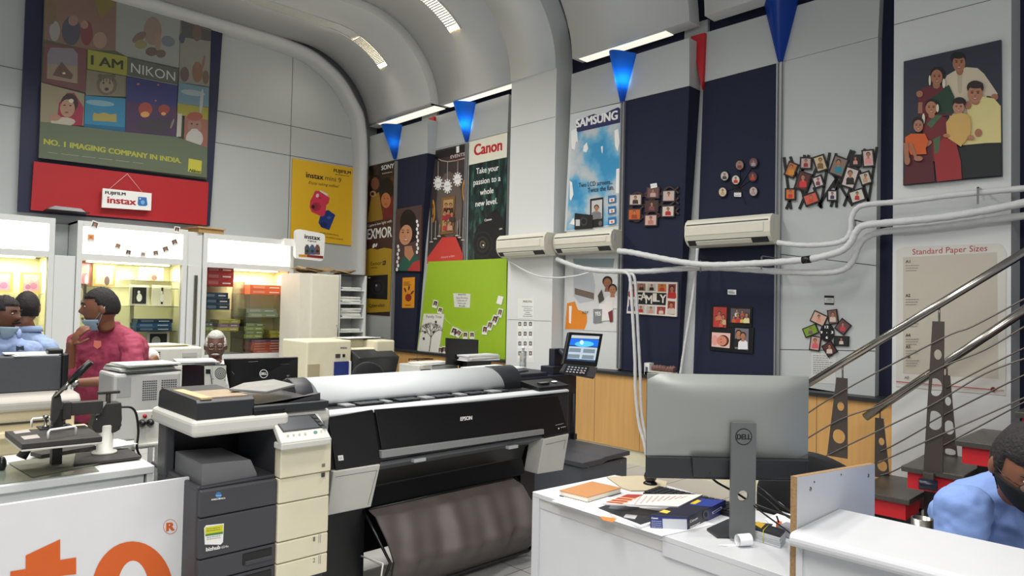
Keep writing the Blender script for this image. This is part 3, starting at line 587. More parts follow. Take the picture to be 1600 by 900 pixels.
# round photos
org = on(1151, 305, x=R); th = collage('photo_collage', 'black frame of seven round photos on the navy panel above the right air conditioner', 'photo collage', org)
g = Sheet(*PLF, th=.008)
for a, b in (((1156, 258), (1154, 300)), ((1131, 278), (1152, 300)), ((1177, 257), (1152, 296)), ((1176, 278), (1152, 296)), ((1129, 300), (1152, 292)), ((1176, 300), (1152, 292)), ((1150, 281), (1164, 318))):
    d = math.hypot(b[0]-a[0], b[1]-a[1]); nx_, ny_ = -(b[1]-a[1])/d*.5, (b[0]-a[0])/d*.5; g.base([(a[0]+nx_, a[1]+ny_), (b[0]+nx_, b[1]+ny_), (b[0]-nx_, b[1]-ny_), (a[0]-nx_, a[1]-ny_)], BLK)
g.obj('spoke', th)
for x, y, bg, cl in ((1155.5, 258, (150, 120, 110), (120, 50, 50)), (1177, 254, (110, 70, 80), (150, 150, 170)), (1132, 275, (190, 180, 176), (60, 60, 70)), (1149.5, 281, (206, 200, 190), (196, 40, 36)), (1176, 276, (90, 50, 50), (190, 50, 40)), (1129, 300, (206, 194, 170), (190, 160, 130)), (1177, 299, (186, 170, 170), (160, 140, 150))):
    f = Sheet(V(R-.009, 0, 0), V(-1, 0, 0), th=.012); f.base([(x+7.2*math.cos(t*PI/10), y+8.2*math.sin(t*PI/10)) for t in range(20)], BLK); f.ell(x, y, 5.8, 6.8, F(bg), n=20); mini(f, x, y+5, 9.5, cl); f.obj('round_photo', th)
s = Sheet(V(R-.009, 0, 0), V(-1, 0, 0), th=.003); s.base([(1147, 298), (1158.5, 298), (1158.5, 308), (1146.5, 308)], BLK); s.poly([(1147, 301), (1158, 301), (1158, 307.5), (1147, 307)], WHT); s.scrawl((1148, 303), (1157, 303), .8, BLK); s.scrawl((1148, 305.3), (1157, 305.3), .8, BLK); s.obj('price_tag', th)
# stick frame collage
org = on(1296, 330, x=R); th = collage('photo_collage', 'black frame of crossed sticks with fourteen tilted photos on the grey panel', 'photo collage', org)
def T6(x, y): return (1100+x/5.614, 225+y/5.614)
g = Sheet(*PLF, th=.012); bk = F((18, 18, 20), .4)
for a, b in (((700, 115), (760, 570)), ((755, 110), (905, 550)), ((880, 95), (850, 300)), ((918, 95), (720, 570)), ((1030, 100), (835, 570)), ((1100, 75), (1020, 560)), ((960, 380), (1030, 560)), ((1155, 80), (1160, 555)), ((1290, 50), (1110, 550)), ((1320, 60), (1000, 545)), ((1410, 40), (1225, 545)), ((1110, 230), (1300, 540)), ((1515, 25), (1440, 510)), ((1360, 230), (1440, 505)), ((1200, 230), (1130, 380))):
    a, b = T6(*a), T6(*b); d = math.hypot(b[0]-a[0], b[1]-a[1]); nx_, ny_ = -(b[1]-a[1])/d*1.9, (b[0]-a[0])/d*1.9; g.base([(a[0]+nx_, a[1]+ny_), (b[0]+nx_, b[1]+ny_), (b[0]-nx_, b[1]-ny_), (a[0]-nx_, a[1]-ny_)], bk)
g.obj('stick', th)
for x, y, w_, h_, a, bg, cl in ((765, 225, 80, 120, 22, (190, 110, 50), (206, 140, 40)), (893, 168, 92, 92, 2, (186, 160, 160), (150, 30, 40)), (1020, 170, 92, 130, -18, (200, 180, 140), (120, 90, 60)), (1180, 195, 120, 160, 20, (130, 110, 100), (40, 130, 150)), (1328, 145, 90, 90, 0, (24, 24, 26), (200, 150, 140)), (1440, 125, 92, 140, -5, (206, 180, 176), (220, 150, 150)), (868, 325, 105, 150, 18, (90, 40, 40), (206, 50, 50)), (1000, 330, 80, 90, -18, (206, 190, 196), (120, 60, 70)), (1282, 295, 112, 170, 18, (206, 190, 186), (24, 22, 24)), (1415, 300, 90, 100, -18, (196, 190, 176), (200, 150, 120)), (757, 440, 82, 90, 0, (206, 110, 50), (196, 40, 36)), (938, 480, 120, 90, -20, (200, 90, 70), (206, 60, 50)), (1125, 452, 80, 84, 0, (206, 200, 206), (70, 50, 90)), (1343, 455, 122, 100, -18, (206, 200, 190), (190, 30, 36))):
    f = Sheet(V(R-.013, 0, 0), V(-1, 0, 0), th=.012); c_, s_ = math.cos(math.radians(a)), math.sin(math.radians(a))
    def q4(w2, h2): return [T6(x+u*w2/2*c_-v*h2/2*s_, y+u*w2/2*s_+v*h2/2*c_) for u, v in ((-1, -1), (1, -1), (1, 1), (-1, 1))]
    f.base(q4(w_+16, h_+16), bk); f.poly(q4(w_-12, h_-12), F(bg)); X, Y = T6(x, y); mini(f, X, Y+(h_*.36)/5.6, h_*.74/5.6, cl, w=.8); f.obj('photo', th)
# four photo frame
org = on(1143, 552, x=R); th = collage('photo_collage', 'black four-photo frame on the navy panel above the big monitor', 'photo collage', org)
g = Sheet(*PLF, th=.012)
def T7(x, y): return (1090+x/5.623, 440+y/5.625)
for q in (((115, 205), (480, 225), (475, 400), (110, 400)), ((105, 400), (495, 405), (485, 635), (105, 600))): g.base([T7(*p) for p in q], bk)
g.obj('frame', th)
for q, bg, figs in ((((140, 222), (256, 226), (250, 406), (136, 398)), (176, 60, 56), ((165, 380, 80, (190, 60, 50)), (190, 340, 80, (206, 120, 90)), (225, 380, 90, (206, 170, 130)), (205, 400, 60, (206, 90, 70)))), (((292, 234), (462, 242), (458, 370), (290, 358)), (92, 84, 92), ((345, 310, 70, (214, 206, 190)), (392, 312, 60, (190, 90, 60)), (318, 360, 60, (206, 90, 50)), (355, 362, 80, (190, 60, 50)), (390, 362, 60, (220, 180, 90)), (430, 365, 90, (226, 214, 160)))), (((330, 408), (448, 416), (444, 604), (326, 590)), (120, 112, 124), ((360, 575, 150, (20, 20, 24)), (398, 595, 150, (232, 230, 234))))):
    f = Sheet(V(R-.013, 0, 0), V(-1, 0, 0), th=.004); f.base([T7(*p) for p in q], F(bg))
    for x, y, h_, cl in figs: X, Y = T7(x, y); mini(f, X, Y, h_/5.6, cl, w=.8)
    f.obj('photo', th)
f = Sheet(V(R-.013, 0, 0), V(-1, 0, 0), th=.004); f.base([T7(*p) for p in ((126, 445), (288, 455), (280, 586), (122, 570))], F((226, 190, 180))); f.ell(*T7(150, 515), 5, 8, F((226, 160, 150))); f.ell(*T7(225, 520), 9, 9, F((80, 30, 28))); f.ell(*T7(212, 520), 8, 7.6, F((214, 136, 112))); f.ell(*T7(205, 505), 1.3, .5, BLK, n=6); f.ell(*T7(207, 533), 1.3, .5, BLK, n=6); f.obj('photo', th)
s = Sheet(*PLF, th=.003); s.base([T7(*p) for p in ((264, 70), (338, 72), (338, 116), (264, 112))], WHT); s.line([T7(268, 84), T7(315, 85)], 1, nb); s.line([T7(272, 98), T7(325, 100)], 1.2, nb)
fin(s, 'price_tag', 'small white tag on the navy panel above the four-photo frame', 'label')
# clock frame
org = on(1292, 555, x=R); th = collage('wall_clock', 'black wall clock ringed by seven tilted photos on the grey panel', 'clock', org)
g = Sheet(*PLF, th=.02); cx, cy = T7(1135, 450); g.base([(cx+11*math.cos(t*PI/12), cy+14*math.sin(t*PI/12)) for t in range(24)], bk)
for t, x, y in (('12', 1118, 410), ('3', 1174, 457), ('6', 1127, 502), ('9', 1080, 457)): a, b = T7(x, y); g.L = 0; g.txt(t, (a, b), (a+(5.5 if t == '12' else 2.8), b), 4, WHT, bold=.04)
g.ell(cx, cy, .8, .8, WHT, n=6); g.obj('dial', th)
for x, y, w_, h_, a, bg, cl in ((1065, 325, 125, 95, 25, (206, 170, 150), (210, 150, 130)), (1187, 310, 80, 120, -8, (120, 90, 84), (206, 190, 180)), (1275, 397, 100, 105, 38, (100, 70, 70), (190, 60, 70)), (1262, 522, 125, 80, 2, (30, 30, 32), (200, 190, 180)), (1158, 592, 90, 110, -32, (80, 40, 40), (206, 190, 180)), (1032, 543, 85, 120, 8, (190, 150, 140), (206, 90, 100)), (992, 432, 120, 80, -22, (120, 150, 40), (90, 90, 90))):
    f = Sheet(V(R-.003, 0, 0), V(-1, 0, 0), th=.014); c_, s_ = math.cos(math.radians(a)), math.sin(math.radians(a))
    def q4(w2, h2): return [T7(x+u*w2/2*c_-v*h2/2*s_, y+u*w2/2*s_+v*h2/2*c_) for u, v in ((-1, -1), (1, -1), (1, 1), (-1, 1))]
    f.base(q4(w_+8, h_+8), bk); f.poly(q4(w_-10, h_-10), F(bg)); X, Y = T7(x, y); mini(f, X, Y+h_*.36/5.6, h_*.72/5.6, cl, w=.9); f.obj('photo', th)
s = Sheet(*PLF, th=.003); s.base([T7(*p) for p in ((1113, 122), (1197, 124), (1197, 205), (1114, 202))], BLK); s.poly([T7(*p) for p in ((1116, 142), (1195, 144), (1195, 188), (1116, 186))], F((206, 208, 206)))
for i in range(3): s.scrawl(T7(1125, 152+i*12), T7(1188, 153+i*12), 1, F((110, 110, 110)))
fin(s, 'notice', 'small black-edged notice on the grey panel above the photo clock', 'notice')
s = Sheet(*PLF, th=.002); s.base([T7(*p) for p in ((1000, 625), (1215, 632), (1210, 900), (996, 890))], F((200, 202, 200)))
for i in range(9): s.scrawl(T7(1015, 650+i*19), T7(1190-(i % 3)*20, 655+i*19), .9, F((110, 110, 110)))
fin(s, 'notice', 'printed sheet of text on the grey panel below the photo clock', 'notice')
# family portrait
s = Sheet(*PXP, th=.03); s.base([(1412, 96), (1564, 62), (1565.5, 275), (1411, 289.5)], F((44, 48, 64)))
def T8(x, y): return (1380+x/3.4636, 50+y/3.4615)
def pp(pts, c): s.poly([T8(*p) for p in pts], F(c))
def ee(x, y, rx, ry, c, a=0): s.ell(*T8(x, y), rx/3.46, ry/3.46, F(c), ang=a, n=18)
def face(x, y, rx, ry, sk=(168, 112, 84), a=0, tilt=0):
    ee(x, y, rx, ry, sk, a)
    for d in (-.4, .4): ee(x+d*rx, y-ry*.12, rx*.18, ry*.07, (24, 16, 16)); ee(x+d*rx, y-ry*.3, rx*.24, ry*.04, (24, 16, 16))
    ee(x+.03*rx, y+.2*ry, rx*.13, ry*.12, tuple(int(v*.86) for v in sk)); ee(x, y+.52*ry, rx*.34, ry*.09, (140, 50, 46)); ee(x, y+.5*ry, rx*.26, ry*.04, (230, 220, 210))
# standing man
pp([(330, 265), (345, 235), (395, 205), (450, 190), (510, 195), (545, 225), (590, 290), (620, 335), (600, 350), (560, 345), (555, 500), (365, 500)], (206, 194, 170)); pp([(400, 215), (430, 215), (425, 330), (415, 335), (405, 325)], (190, 176, 150))
ee(406, 140, 42, 34, (22, 16, 18)); ee(414, 208, 20, 26, (158, 106, 80)); face(410, 168, 34, 46); ee(404, 128, 38, 16, (22, 16, 18))
ee(603, 352, 20, 18, (160, 108, 82))
# standing woman
pp([(190, 340), (205, 305), (240, 295), (330, 290), (365, 310), (385, 360), (370, 450), (215, 470), (190, 440)], (100, 28, 42)); pp([(240, 370), (300, 330), (355, 285), (385, 350), (380, 440), (300, 445)], (26, 62, 46)); pp([(190, 380), (212, 380), (212, 440), (188, 440)], (158, 106, 80))
ee(293, 225, 38, 38, (20, 15, 17)); ee(288, 285, 20, 22, (160, 106, 80)); face(290, 245, 31, 42); ee(252, 262, 6, 28, (222, 214, 190)); ee(328, 278, 8, 26, (222, 214, 190)); ee(197, 335, 18, 18, (160, 108, 82))
# seated man
pp([(450, 400), (480, 375), (540, 350), (600, 360), (636, 400), (638, 600), (560, 612), (430, 615), (440, 560), (470, 520)], (216, 204, 140)); pp([(405, 640), (430, 612), (560, 600), (636, 598), (639, 775), (400, 795)], (18, 26, 28))
ee(498, 300, 46, 38, (40, 26, 24)); ee(500, 375, 24, 20, (164, 110, 84)); face(497, 335, 40, 48, (176, 120, 92)); ee(500, 285, 42, 20, (40, 26, 24)); ee(515, 545, 20, 22, (164, 110, 84)); ee(460, 395, 18, 22, (160, 108, 82))
# seated woman
pp([(215, 520), (240, 460), (300, 445), (345, 470), (340, 570), (300, 700), (220, 700)], (112, 30, 40)); pp([(235, 500), (280, 450), (320, 450), (260, 520)], (70, 100, 70)); pp([(130, 640), (260, 590), (280, 810), (110, 825)], (84, 24, 34)); pp([(270, 620), (340, 565), (390, 580), (420, 700), (425, 795), (290, 810)], (150, 38, 40)); pp([(270, 580), (310, 560), (300, 650), (280, 660)], (70, 100, 70))
ee(262, 395, 36, 34, (20, 15, 17)); ee(262, 450, 18, 16, (168, 114, 88)); face(260, 412, 31, 37, (176, 118, 90)); ee(218, 470, 8, 30, (222, 214, 190)); ee(294, 412, 7, 22, (222, 214, 190)); ee(235, 605, 30, 14, (172, 118, 92), -25)
# boy
pp([(340, 490), (365, 455), (415, 435), (465, 450), (475, 500), (470, 560), (420, 620), (345, 570)], (206, 168, 96)); ee(412, 380, 37, 28, (24, 18, 20)); face(408, 408, 31, 33, (186, 132, 104)); ee(411, 372, 34, 16, (24, 18, 20)); ee(342, 560, 18, 10, (176, 120, 92)); ee(474, 570, 20, 12, (176, 120, 92))
# girl
pp([(118, 570), (150, 550), (225, 550), (245, 590), (230, 630), (235, 660), (150, 665), (120, 605)], (206, 92, 32)); ee(188, 492, 32, 34, (22, 16, 18)); face(190, 508, 26, 33, (172, 118, 92)); pp([(110, 600), (135, 600), (140, 680), (115, 700)], (160, 108, 82)); ee(130, 695, 16, 24, (160, 108, 82)); pp([(140, 600), (158, 600), (185, 680), (170, 690)], (160, 108, 82)); ee(190, 684, 24, 14, (165, 112, 86))
fin(s, 'picture', 'large studio portrait of a family of six on the white pilaster', 'picture')
# paper sizes chart
s = Sheet(*PXP, th=.004); s.base([(1400, 392), (1410, 386), (1560, 380), (1566, 383), (1572, 394), (1571, 618), (1400, 604)], F((206, 204, 198))); s.poly([(1411, 402), (1558, 394), (1560, 592), (1411, 584)], F((188, 182, 168)))
s.txt('Standard Paper Sizes', (1425.5, 398), (1542.5, 392), 9, F((170, 40, 52)))
for t, y, n_ in (('A1', 411, 3), ('A2', 464, 3), ('A3', 502, 2), ('A4', 526, 3), ('A5', 544, 2), ('A6', 559.5, 3)):
    s.txt(t, (1415, y), (1422, y-.2), 4.6, F((40, 38, 40)), bold=.02); [s.scrawl((1415, y+4+i*4), (1436-i*2, y+3.7+i*4), .9, F((120, 112, 104))) for i in range(n_)]
s.txt('A0', (1413, 592), (1420, 592), 4.4, F((40, 38, 40))); s.line([(1400, 596), (1548, 608.5)], 1.2, F((180, 40, 50))); s.ell(1551.5, 608.5, 4, 4, F((110, 40, 40))); s.txt('xerographer', (1556, 611), (1569, 611.5), 3.5, F((170, 60, 60)))
fin(s, 'poster', 'Standard Paper Sizes chart on the white pilaster behind the stair rails', 'poster')
# ---- back wall
navyb = mat('navy_board', (30, 36, 66), .5)
s = Sheet(*PB, th=.06); s.base([(42, -30), (348, 47), (328, 353), (28, 330)], navyb)
fin(s, 'backing_board', 'tall navy board behind the big camera collage on the back wall', 'board')
PB2 = (V(0, B-.067, 0), V(0, -1, 0))
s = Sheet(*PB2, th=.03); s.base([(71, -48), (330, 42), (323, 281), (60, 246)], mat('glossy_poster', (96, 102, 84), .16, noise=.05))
def Gm(rgb): return flat(tuple(int(v*.74+165*.26) for v in rgb), .16)  # colours lifted towards grey, painting in the wash of reflections on the gloss
def T9(x, y): return (50+x/3.1034, y/3.1034)
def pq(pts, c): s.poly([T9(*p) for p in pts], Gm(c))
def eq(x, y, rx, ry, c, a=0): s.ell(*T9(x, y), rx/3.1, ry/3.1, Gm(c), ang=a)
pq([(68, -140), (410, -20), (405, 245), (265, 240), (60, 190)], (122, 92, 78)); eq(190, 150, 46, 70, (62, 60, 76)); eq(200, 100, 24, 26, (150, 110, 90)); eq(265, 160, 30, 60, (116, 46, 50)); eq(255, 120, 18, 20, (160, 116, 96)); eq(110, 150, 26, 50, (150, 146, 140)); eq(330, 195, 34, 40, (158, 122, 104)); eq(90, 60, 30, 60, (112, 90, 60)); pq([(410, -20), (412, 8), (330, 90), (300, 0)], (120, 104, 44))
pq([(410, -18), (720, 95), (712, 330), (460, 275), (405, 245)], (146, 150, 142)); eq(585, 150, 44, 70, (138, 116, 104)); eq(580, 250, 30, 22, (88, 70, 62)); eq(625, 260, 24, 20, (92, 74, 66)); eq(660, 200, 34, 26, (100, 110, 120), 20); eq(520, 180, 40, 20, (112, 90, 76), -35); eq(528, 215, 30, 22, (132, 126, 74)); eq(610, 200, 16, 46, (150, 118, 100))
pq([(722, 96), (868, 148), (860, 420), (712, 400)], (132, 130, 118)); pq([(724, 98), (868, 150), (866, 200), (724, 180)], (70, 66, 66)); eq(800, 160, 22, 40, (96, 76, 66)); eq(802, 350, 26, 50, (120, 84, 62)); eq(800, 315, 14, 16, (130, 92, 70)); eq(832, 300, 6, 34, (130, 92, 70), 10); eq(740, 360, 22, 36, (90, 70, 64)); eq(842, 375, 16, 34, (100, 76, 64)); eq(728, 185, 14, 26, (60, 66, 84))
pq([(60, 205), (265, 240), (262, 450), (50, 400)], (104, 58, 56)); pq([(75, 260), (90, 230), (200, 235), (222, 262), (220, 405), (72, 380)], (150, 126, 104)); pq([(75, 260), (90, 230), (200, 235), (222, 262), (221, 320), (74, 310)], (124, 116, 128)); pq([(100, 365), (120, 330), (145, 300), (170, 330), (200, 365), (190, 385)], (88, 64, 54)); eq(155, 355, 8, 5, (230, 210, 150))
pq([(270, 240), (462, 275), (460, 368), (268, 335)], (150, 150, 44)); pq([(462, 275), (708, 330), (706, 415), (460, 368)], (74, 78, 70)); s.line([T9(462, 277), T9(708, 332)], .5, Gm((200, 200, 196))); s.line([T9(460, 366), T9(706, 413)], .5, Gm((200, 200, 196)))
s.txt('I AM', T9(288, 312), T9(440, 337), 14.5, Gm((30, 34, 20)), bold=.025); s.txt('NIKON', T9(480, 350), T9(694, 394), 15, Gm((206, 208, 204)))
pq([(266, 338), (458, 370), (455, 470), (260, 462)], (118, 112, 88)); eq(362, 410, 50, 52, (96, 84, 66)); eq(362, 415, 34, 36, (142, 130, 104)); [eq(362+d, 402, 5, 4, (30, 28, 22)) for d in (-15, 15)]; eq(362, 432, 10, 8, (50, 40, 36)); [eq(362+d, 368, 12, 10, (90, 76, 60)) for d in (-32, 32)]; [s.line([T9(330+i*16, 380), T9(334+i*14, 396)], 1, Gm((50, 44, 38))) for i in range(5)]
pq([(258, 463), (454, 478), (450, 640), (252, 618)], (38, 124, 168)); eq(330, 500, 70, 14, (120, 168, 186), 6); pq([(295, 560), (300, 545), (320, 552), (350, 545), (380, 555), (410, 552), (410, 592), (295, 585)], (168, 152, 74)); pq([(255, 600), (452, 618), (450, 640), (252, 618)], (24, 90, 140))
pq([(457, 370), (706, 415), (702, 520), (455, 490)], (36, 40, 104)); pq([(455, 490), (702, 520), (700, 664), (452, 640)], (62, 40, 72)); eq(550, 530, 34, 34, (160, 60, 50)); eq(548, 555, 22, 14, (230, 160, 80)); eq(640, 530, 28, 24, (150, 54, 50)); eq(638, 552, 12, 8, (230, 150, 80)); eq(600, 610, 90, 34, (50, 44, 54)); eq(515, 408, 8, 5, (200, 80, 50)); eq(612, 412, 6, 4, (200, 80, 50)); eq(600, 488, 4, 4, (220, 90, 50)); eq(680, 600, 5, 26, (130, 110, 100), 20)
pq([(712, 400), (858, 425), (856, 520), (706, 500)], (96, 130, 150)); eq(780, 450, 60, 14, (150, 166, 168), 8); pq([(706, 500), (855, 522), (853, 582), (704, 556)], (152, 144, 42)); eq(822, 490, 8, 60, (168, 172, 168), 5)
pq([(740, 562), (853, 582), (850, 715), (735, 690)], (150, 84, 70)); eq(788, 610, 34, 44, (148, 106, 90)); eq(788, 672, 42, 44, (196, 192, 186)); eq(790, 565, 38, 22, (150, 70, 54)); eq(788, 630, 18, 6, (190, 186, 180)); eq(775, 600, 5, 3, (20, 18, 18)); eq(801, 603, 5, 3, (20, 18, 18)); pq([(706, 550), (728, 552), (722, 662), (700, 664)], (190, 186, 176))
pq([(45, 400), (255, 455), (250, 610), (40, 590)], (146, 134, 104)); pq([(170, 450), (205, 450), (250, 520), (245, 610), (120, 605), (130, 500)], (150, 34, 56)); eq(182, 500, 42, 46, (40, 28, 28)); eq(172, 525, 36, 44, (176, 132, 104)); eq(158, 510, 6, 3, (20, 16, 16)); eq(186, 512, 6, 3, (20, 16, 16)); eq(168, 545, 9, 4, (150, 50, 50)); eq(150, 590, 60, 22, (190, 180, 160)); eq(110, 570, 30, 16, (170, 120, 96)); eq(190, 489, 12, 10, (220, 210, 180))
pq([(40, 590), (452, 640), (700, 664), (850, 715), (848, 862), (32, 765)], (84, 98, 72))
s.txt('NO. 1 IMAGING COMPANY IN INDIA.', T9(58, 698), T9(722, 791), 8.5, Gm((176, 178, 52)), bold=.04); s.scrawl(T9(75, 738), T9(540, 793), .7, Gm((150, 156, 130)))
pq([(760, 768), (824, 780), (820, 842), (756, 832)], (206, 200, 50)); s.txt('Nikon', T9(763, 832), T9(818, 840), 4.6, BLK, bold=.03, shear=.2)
fin(s, 'poster', 'huge glossy green camera collage poster on the back wall', 'poster')
s = Sheet(*PB2, th=.045); s.base([(53, 252), (326, 285), (323, 352), (48, 328)], mat('red_board_gloss', (176, 34, 40), .4, noise=.03)); fin(s, 'sign_board', 'plain red board under the huge glossy collage poster', 'board')
PB3 = (V(0, B-.15, 0), V(0, -1, 0))
s = Sheet(*PB3, th=.04); s.base([(161, 294.5), (237, 303), (235, 328.5), (159, 324)], WHT); s.poly([(160.5, 294), (237, 302), (236, 329), (159.5, 324)], WHT)
s.txt('FUJIFILM', (164.5, 303), (196, 305.5), 4.6, BLK, bold=.05); s.txt('instax', (168, 317), (212, 320.5), 10.5, F((170, 30, 44)), bold=.04)
s.poly([(216, 307.5), (229, 308.5), (230.5, 320), (228, 322), (217, 321.5), (215, 319)], F((50, 110, 180))); s.ell(223, 316, 3.2, 3.2, F((120, 170, 214))); s.ell(219, 310.5, 1.2, 1.2, F((200, 220, 236)), n=8)
for q in (170, 222): s.tube([s.at(q, 296 if q < 200 else 300, -.02), on(199, 271.5, y=B-.15)], .002, WHT, 5)
o = fin(s, 'hanging_sign', 'white hanging sign with red lettering and a blue camera, in front of the red board', 'sign')
# yellow poster
s = Sheet(*PB, th=.01); s.base([(457, 247.5), (555, 263), (550, 384), (454, 373)], F((222, 176, 26)))
s.txt('FUJIFILM', (521.5, 268.5), (548, 272.5), 5, F((30, 26, 30)), bold=.04); s.scrawl((524, 272.5), (546, 275.5), 1, F((60, 50, 30)))
s.txt('instax', (478.5, 277), (505, 281), 8.5, F((40, 26, 36)), bold=.03); s.txt('mini 9', (508, 281), (533, 285.5), 7.5, F((40, 26, 36)), bold=.0)
s.txt('Enjoy taking selfies!', (482, 287), (530, 293.5), 4.4, F((60, 44, 40)), shear=.3)
def TA(x, y): return (440+x/5, 240+y/5)
def pa(pts, c): s.poly([TA(*p) for p in pts], F(c))
def ea(x, y, rx, ry, c, a=0): s.ell(*TA(x, y), rx/5, ry/5, F(c), ang=a)
pa([(330, 450), (365, 440), (420, 480), (400, 530), (372, 598), (310, 575), (288, 540), (300, 495)], (26, 52, 120)); ea(330, 555, 28, 20, (20, 34, 92), 20); ea(370, 500, 16, 12, (60, 90, 160)); pa([(300, 285), (362, 315), (358, 335), (290, 305)], (226, 214, 206)); pa([(262, 292), (290, 290), (375, 345), (368, 385), (350, 400), (338, 480), (320, 492), (235, 455), (220, 420), (224, 370), (240, 340)], (206, 52, 84)); ea(270, 415, 38, 36, (176, 36, 66)); ea(262, 417, 26, 26, (150, 40, 60)); ea(246, 415, 13, 15, (40, 14, 20)); ea(280, 328, 12, 16, (226, 190, 196), 20); ea(300, 345, 6, 6, (140, 30, 50))
s.txt('instant camera Movie', (500, 364), (529, 369), 2.6, F((60, 50, 30))); s.txt('www.instax camera', (504, 370.5), (536, 375), 2.6, F((60, 50, 30)))
fin(s, 'poster', 'bright yellow instant camera poster on the back wall', 'poster')
# rounded sign on a bracket
s = Sheet(V(0, 9.0, 0), V(0, -1, 0), th=.06); rr = []
for (cx, cy, a0) in ((468, 364, 180), (502, 370.5, 270), (500, 402, 0), (467.5, 398, 90)):
    for i in range(5): a = math.radians(a0+i*22.5); rr.append((cx+6*math.cos(a), cy+6*math.sin(a)))
s.base(rr, WHT); s.txt('instax', (476, 372.5), (500, 375.5), 7, F((26, 26, 30)), bold=.04); s.txt('FUJIFILM', (481, 377), (494, 379), 2.2, BLK, bold=.04)
for x, c in ((480, (80, 82, 84)), (488, (70, 96, 130)), (496, (120, 84, 80))): s.poly([(x-4, 387), (x-3, 384), (x+3, 384.5), (x+4, 388), (x+4, 398), (x-4, 397.5)], F(c)); s.ell(x, 392.5, 2.4, 2.4, F((40, 42, 44))); s.poly([(x-2, 382), (x+2, 382.5), (x+2, 385.5), (x-2, 385)], F(c))
s.poly([(466.5, 397.5), (480, 398), (480, 401.5), (467, 401)], F((200, 140, 40))); s.poly([(480, 398), (505, 400), (505, 404), (480, 401.5)], F((130, 30, 36)))
P = on(463, 380, y=9.03); s.box((P.x-.2, 8.98, P.z-.05), (P.x+.02, 9.0, P.z+.05), WHT); s.box((P.x-.19, 9.001, P.z-.045), (P.x-.1, 9.1, P.z+.045), WHT)
fin(s, 'hanging_sign', 'white rounded square sign with three little cameras on a bracket beside the lit cabinet', 'sign')
# ------------------------------------------------------------------ air conditioners and their pipes
def aircon(y0, y1, z0, z1, xf, label):
    """y0 near end, y1 far end; front face at xf, back 0.22 further"""
    th = thing('air_conditioner', label, 'air conditioner', (xf+.2, (y0+y1)/2, z0), 'wall air conditioners')
    h = z1-z0; d = .2
    pr = [(xf+d, z1), (xf+.05, z1), (xf+.015, z1-.03), (xf, z1-.07), (xf, z0+.1), (xf+.015, z0+.06), (xf+.05, z0+.02), (xf+.1, z0), (xf+d, z0)]
    g = G(); g.prism([V(x, y0, z) for x, z in pr], V(0, y1-y0, 0), M['acw']); g.obj('body', th, bevel=.006)
    g = G(); g.prism([V(x, y0+.06, z) for x, z in ((xf-.006, z1-.075), (xf-.006, z0+.105), (xf+.01, z0+.105), (xf+.01, z1-.075))], V(0, y1-y0-.075, 0), M['acw']); g.obj('front_panel', th, bevel=.003)
    g = G(); g.box((xf+.02, y0+.02, z1-.06), (xf-.001, y1-.02, z1-.052), M['graph']); g.prism([V(x, y0+.03, z) for x, z in ((xf+.012, z0+.055), (xf+.05, z0+.012), (xf+.058, z0+.022), (xf+.02, z0+.063))], V(0, y1-y0-.06, 0), M['dark']); g.obj('outlet', th)
    g = G(); g.prism([V(x, y0+.18, z) for x, z in ((xf+.008, z0+.045), (xf+.036, z0+.012), (xf+.04, z0+.016), (xf+.012, z0+.05))], V(0, y1-y0-.3, 0), M['acw']); g.obj('louvre', th)
    g = G(); g.box((xf+.05, y0-.002, z0+.12), (xf+.09, y0, z1-.04), M['pale']); g.obj('vent_grille', th)
    return th
def acpx(l, r, tops, bots, xf, label):
    y1, y0 = on(*l, x=xf).y, on(*r, x=xf).y; z1 = on(*tops, x=xf).z; z0 = on(*bots, x=xf+.08).z
    aircon(y0, y1, z0, z1, xf, label)
acpx((775, 380), (850, 380), (800, 366), (800, 402), 5.58, 'leftmost white split air conditioner, across the white pilaster')
acpx((864, 375), (954, 375), (905, 361), (905, 396), 5.7, 'white split air conditioner in the middle, under the torn sky-blue poster')
acpx((1069, 365), (1203, 365), (1135, 338), (1135, 384), 5.78, 'white split air conditioner at right, on the navy panel under the round photos')
def pipe(pts, r, label, x=5.86, m=None, band=None, n=10):
    xs = x if isinstance(x, (list, tuple)) else [x]*len(pts); P = [on(*p, x=xx) for p, xx in zip(pts, xs)]
    q = [Vector(v) for v in cat([tuple(p) for p in P], 7)]; g = G(); g.tube(q, [r*(1+.07*math.sin(i*1.9)) for i in range(len(q))], m or M['foam'], n)
    o = tag(g.obj('pipe'), label, 'pipe', 'air conditioner pipes')
    if band:
        a, b = on(*band[0], x=x), on(*band[1], x=x); g = G(); g.tube([a, b], r*1.12, M['black'], 12); g.obj('tape', o)
    return o
pipe([(966, 392), (985, 394), (1010, 399), (1040, 405), (1075, 411), (1110, 414), (1150, 413), (1190, 411), (1235, 408), (1270, 404), (1300, 397), (1318, 390), (1330, 378), (1338, 362), (1352, 352), (1400, 347), (1470, 340), (1540, 329), (1625, 312)], .028, 'thick wrapped pipe with a black tape band, from the middle air conditioner', x=5.66, band=((1254, 406.4), (1267, 404.8)))
pipe([(870, 405), (885, 411), (905, 418), (935, 423), (965, 424), (1010, 424), (1050, 421), (1090, 419), (1130, 419), (1180, 422), (1230, 425), (1290, 426), (1318, 421), (1332, 408), (1340, 388), (1352, 372), (1380, 362), (1440, 357), (1500, 350), (1625, 334)], .026, 'lowest wrapped pipe running the length of the wall below the air conditioners', x=5.748)
pipe([(1215, 379), (1250, 383), (1290, 382), (1318, 376), (1329, 362), (1331, 340), (1340, 325), (1360, 319), (1420, 314), (1480, 306), (1540, 300), (1625, 292)], .022, 'wrapped pipe from the right air conditioner, topmost over the white pilaster', x=5.7)
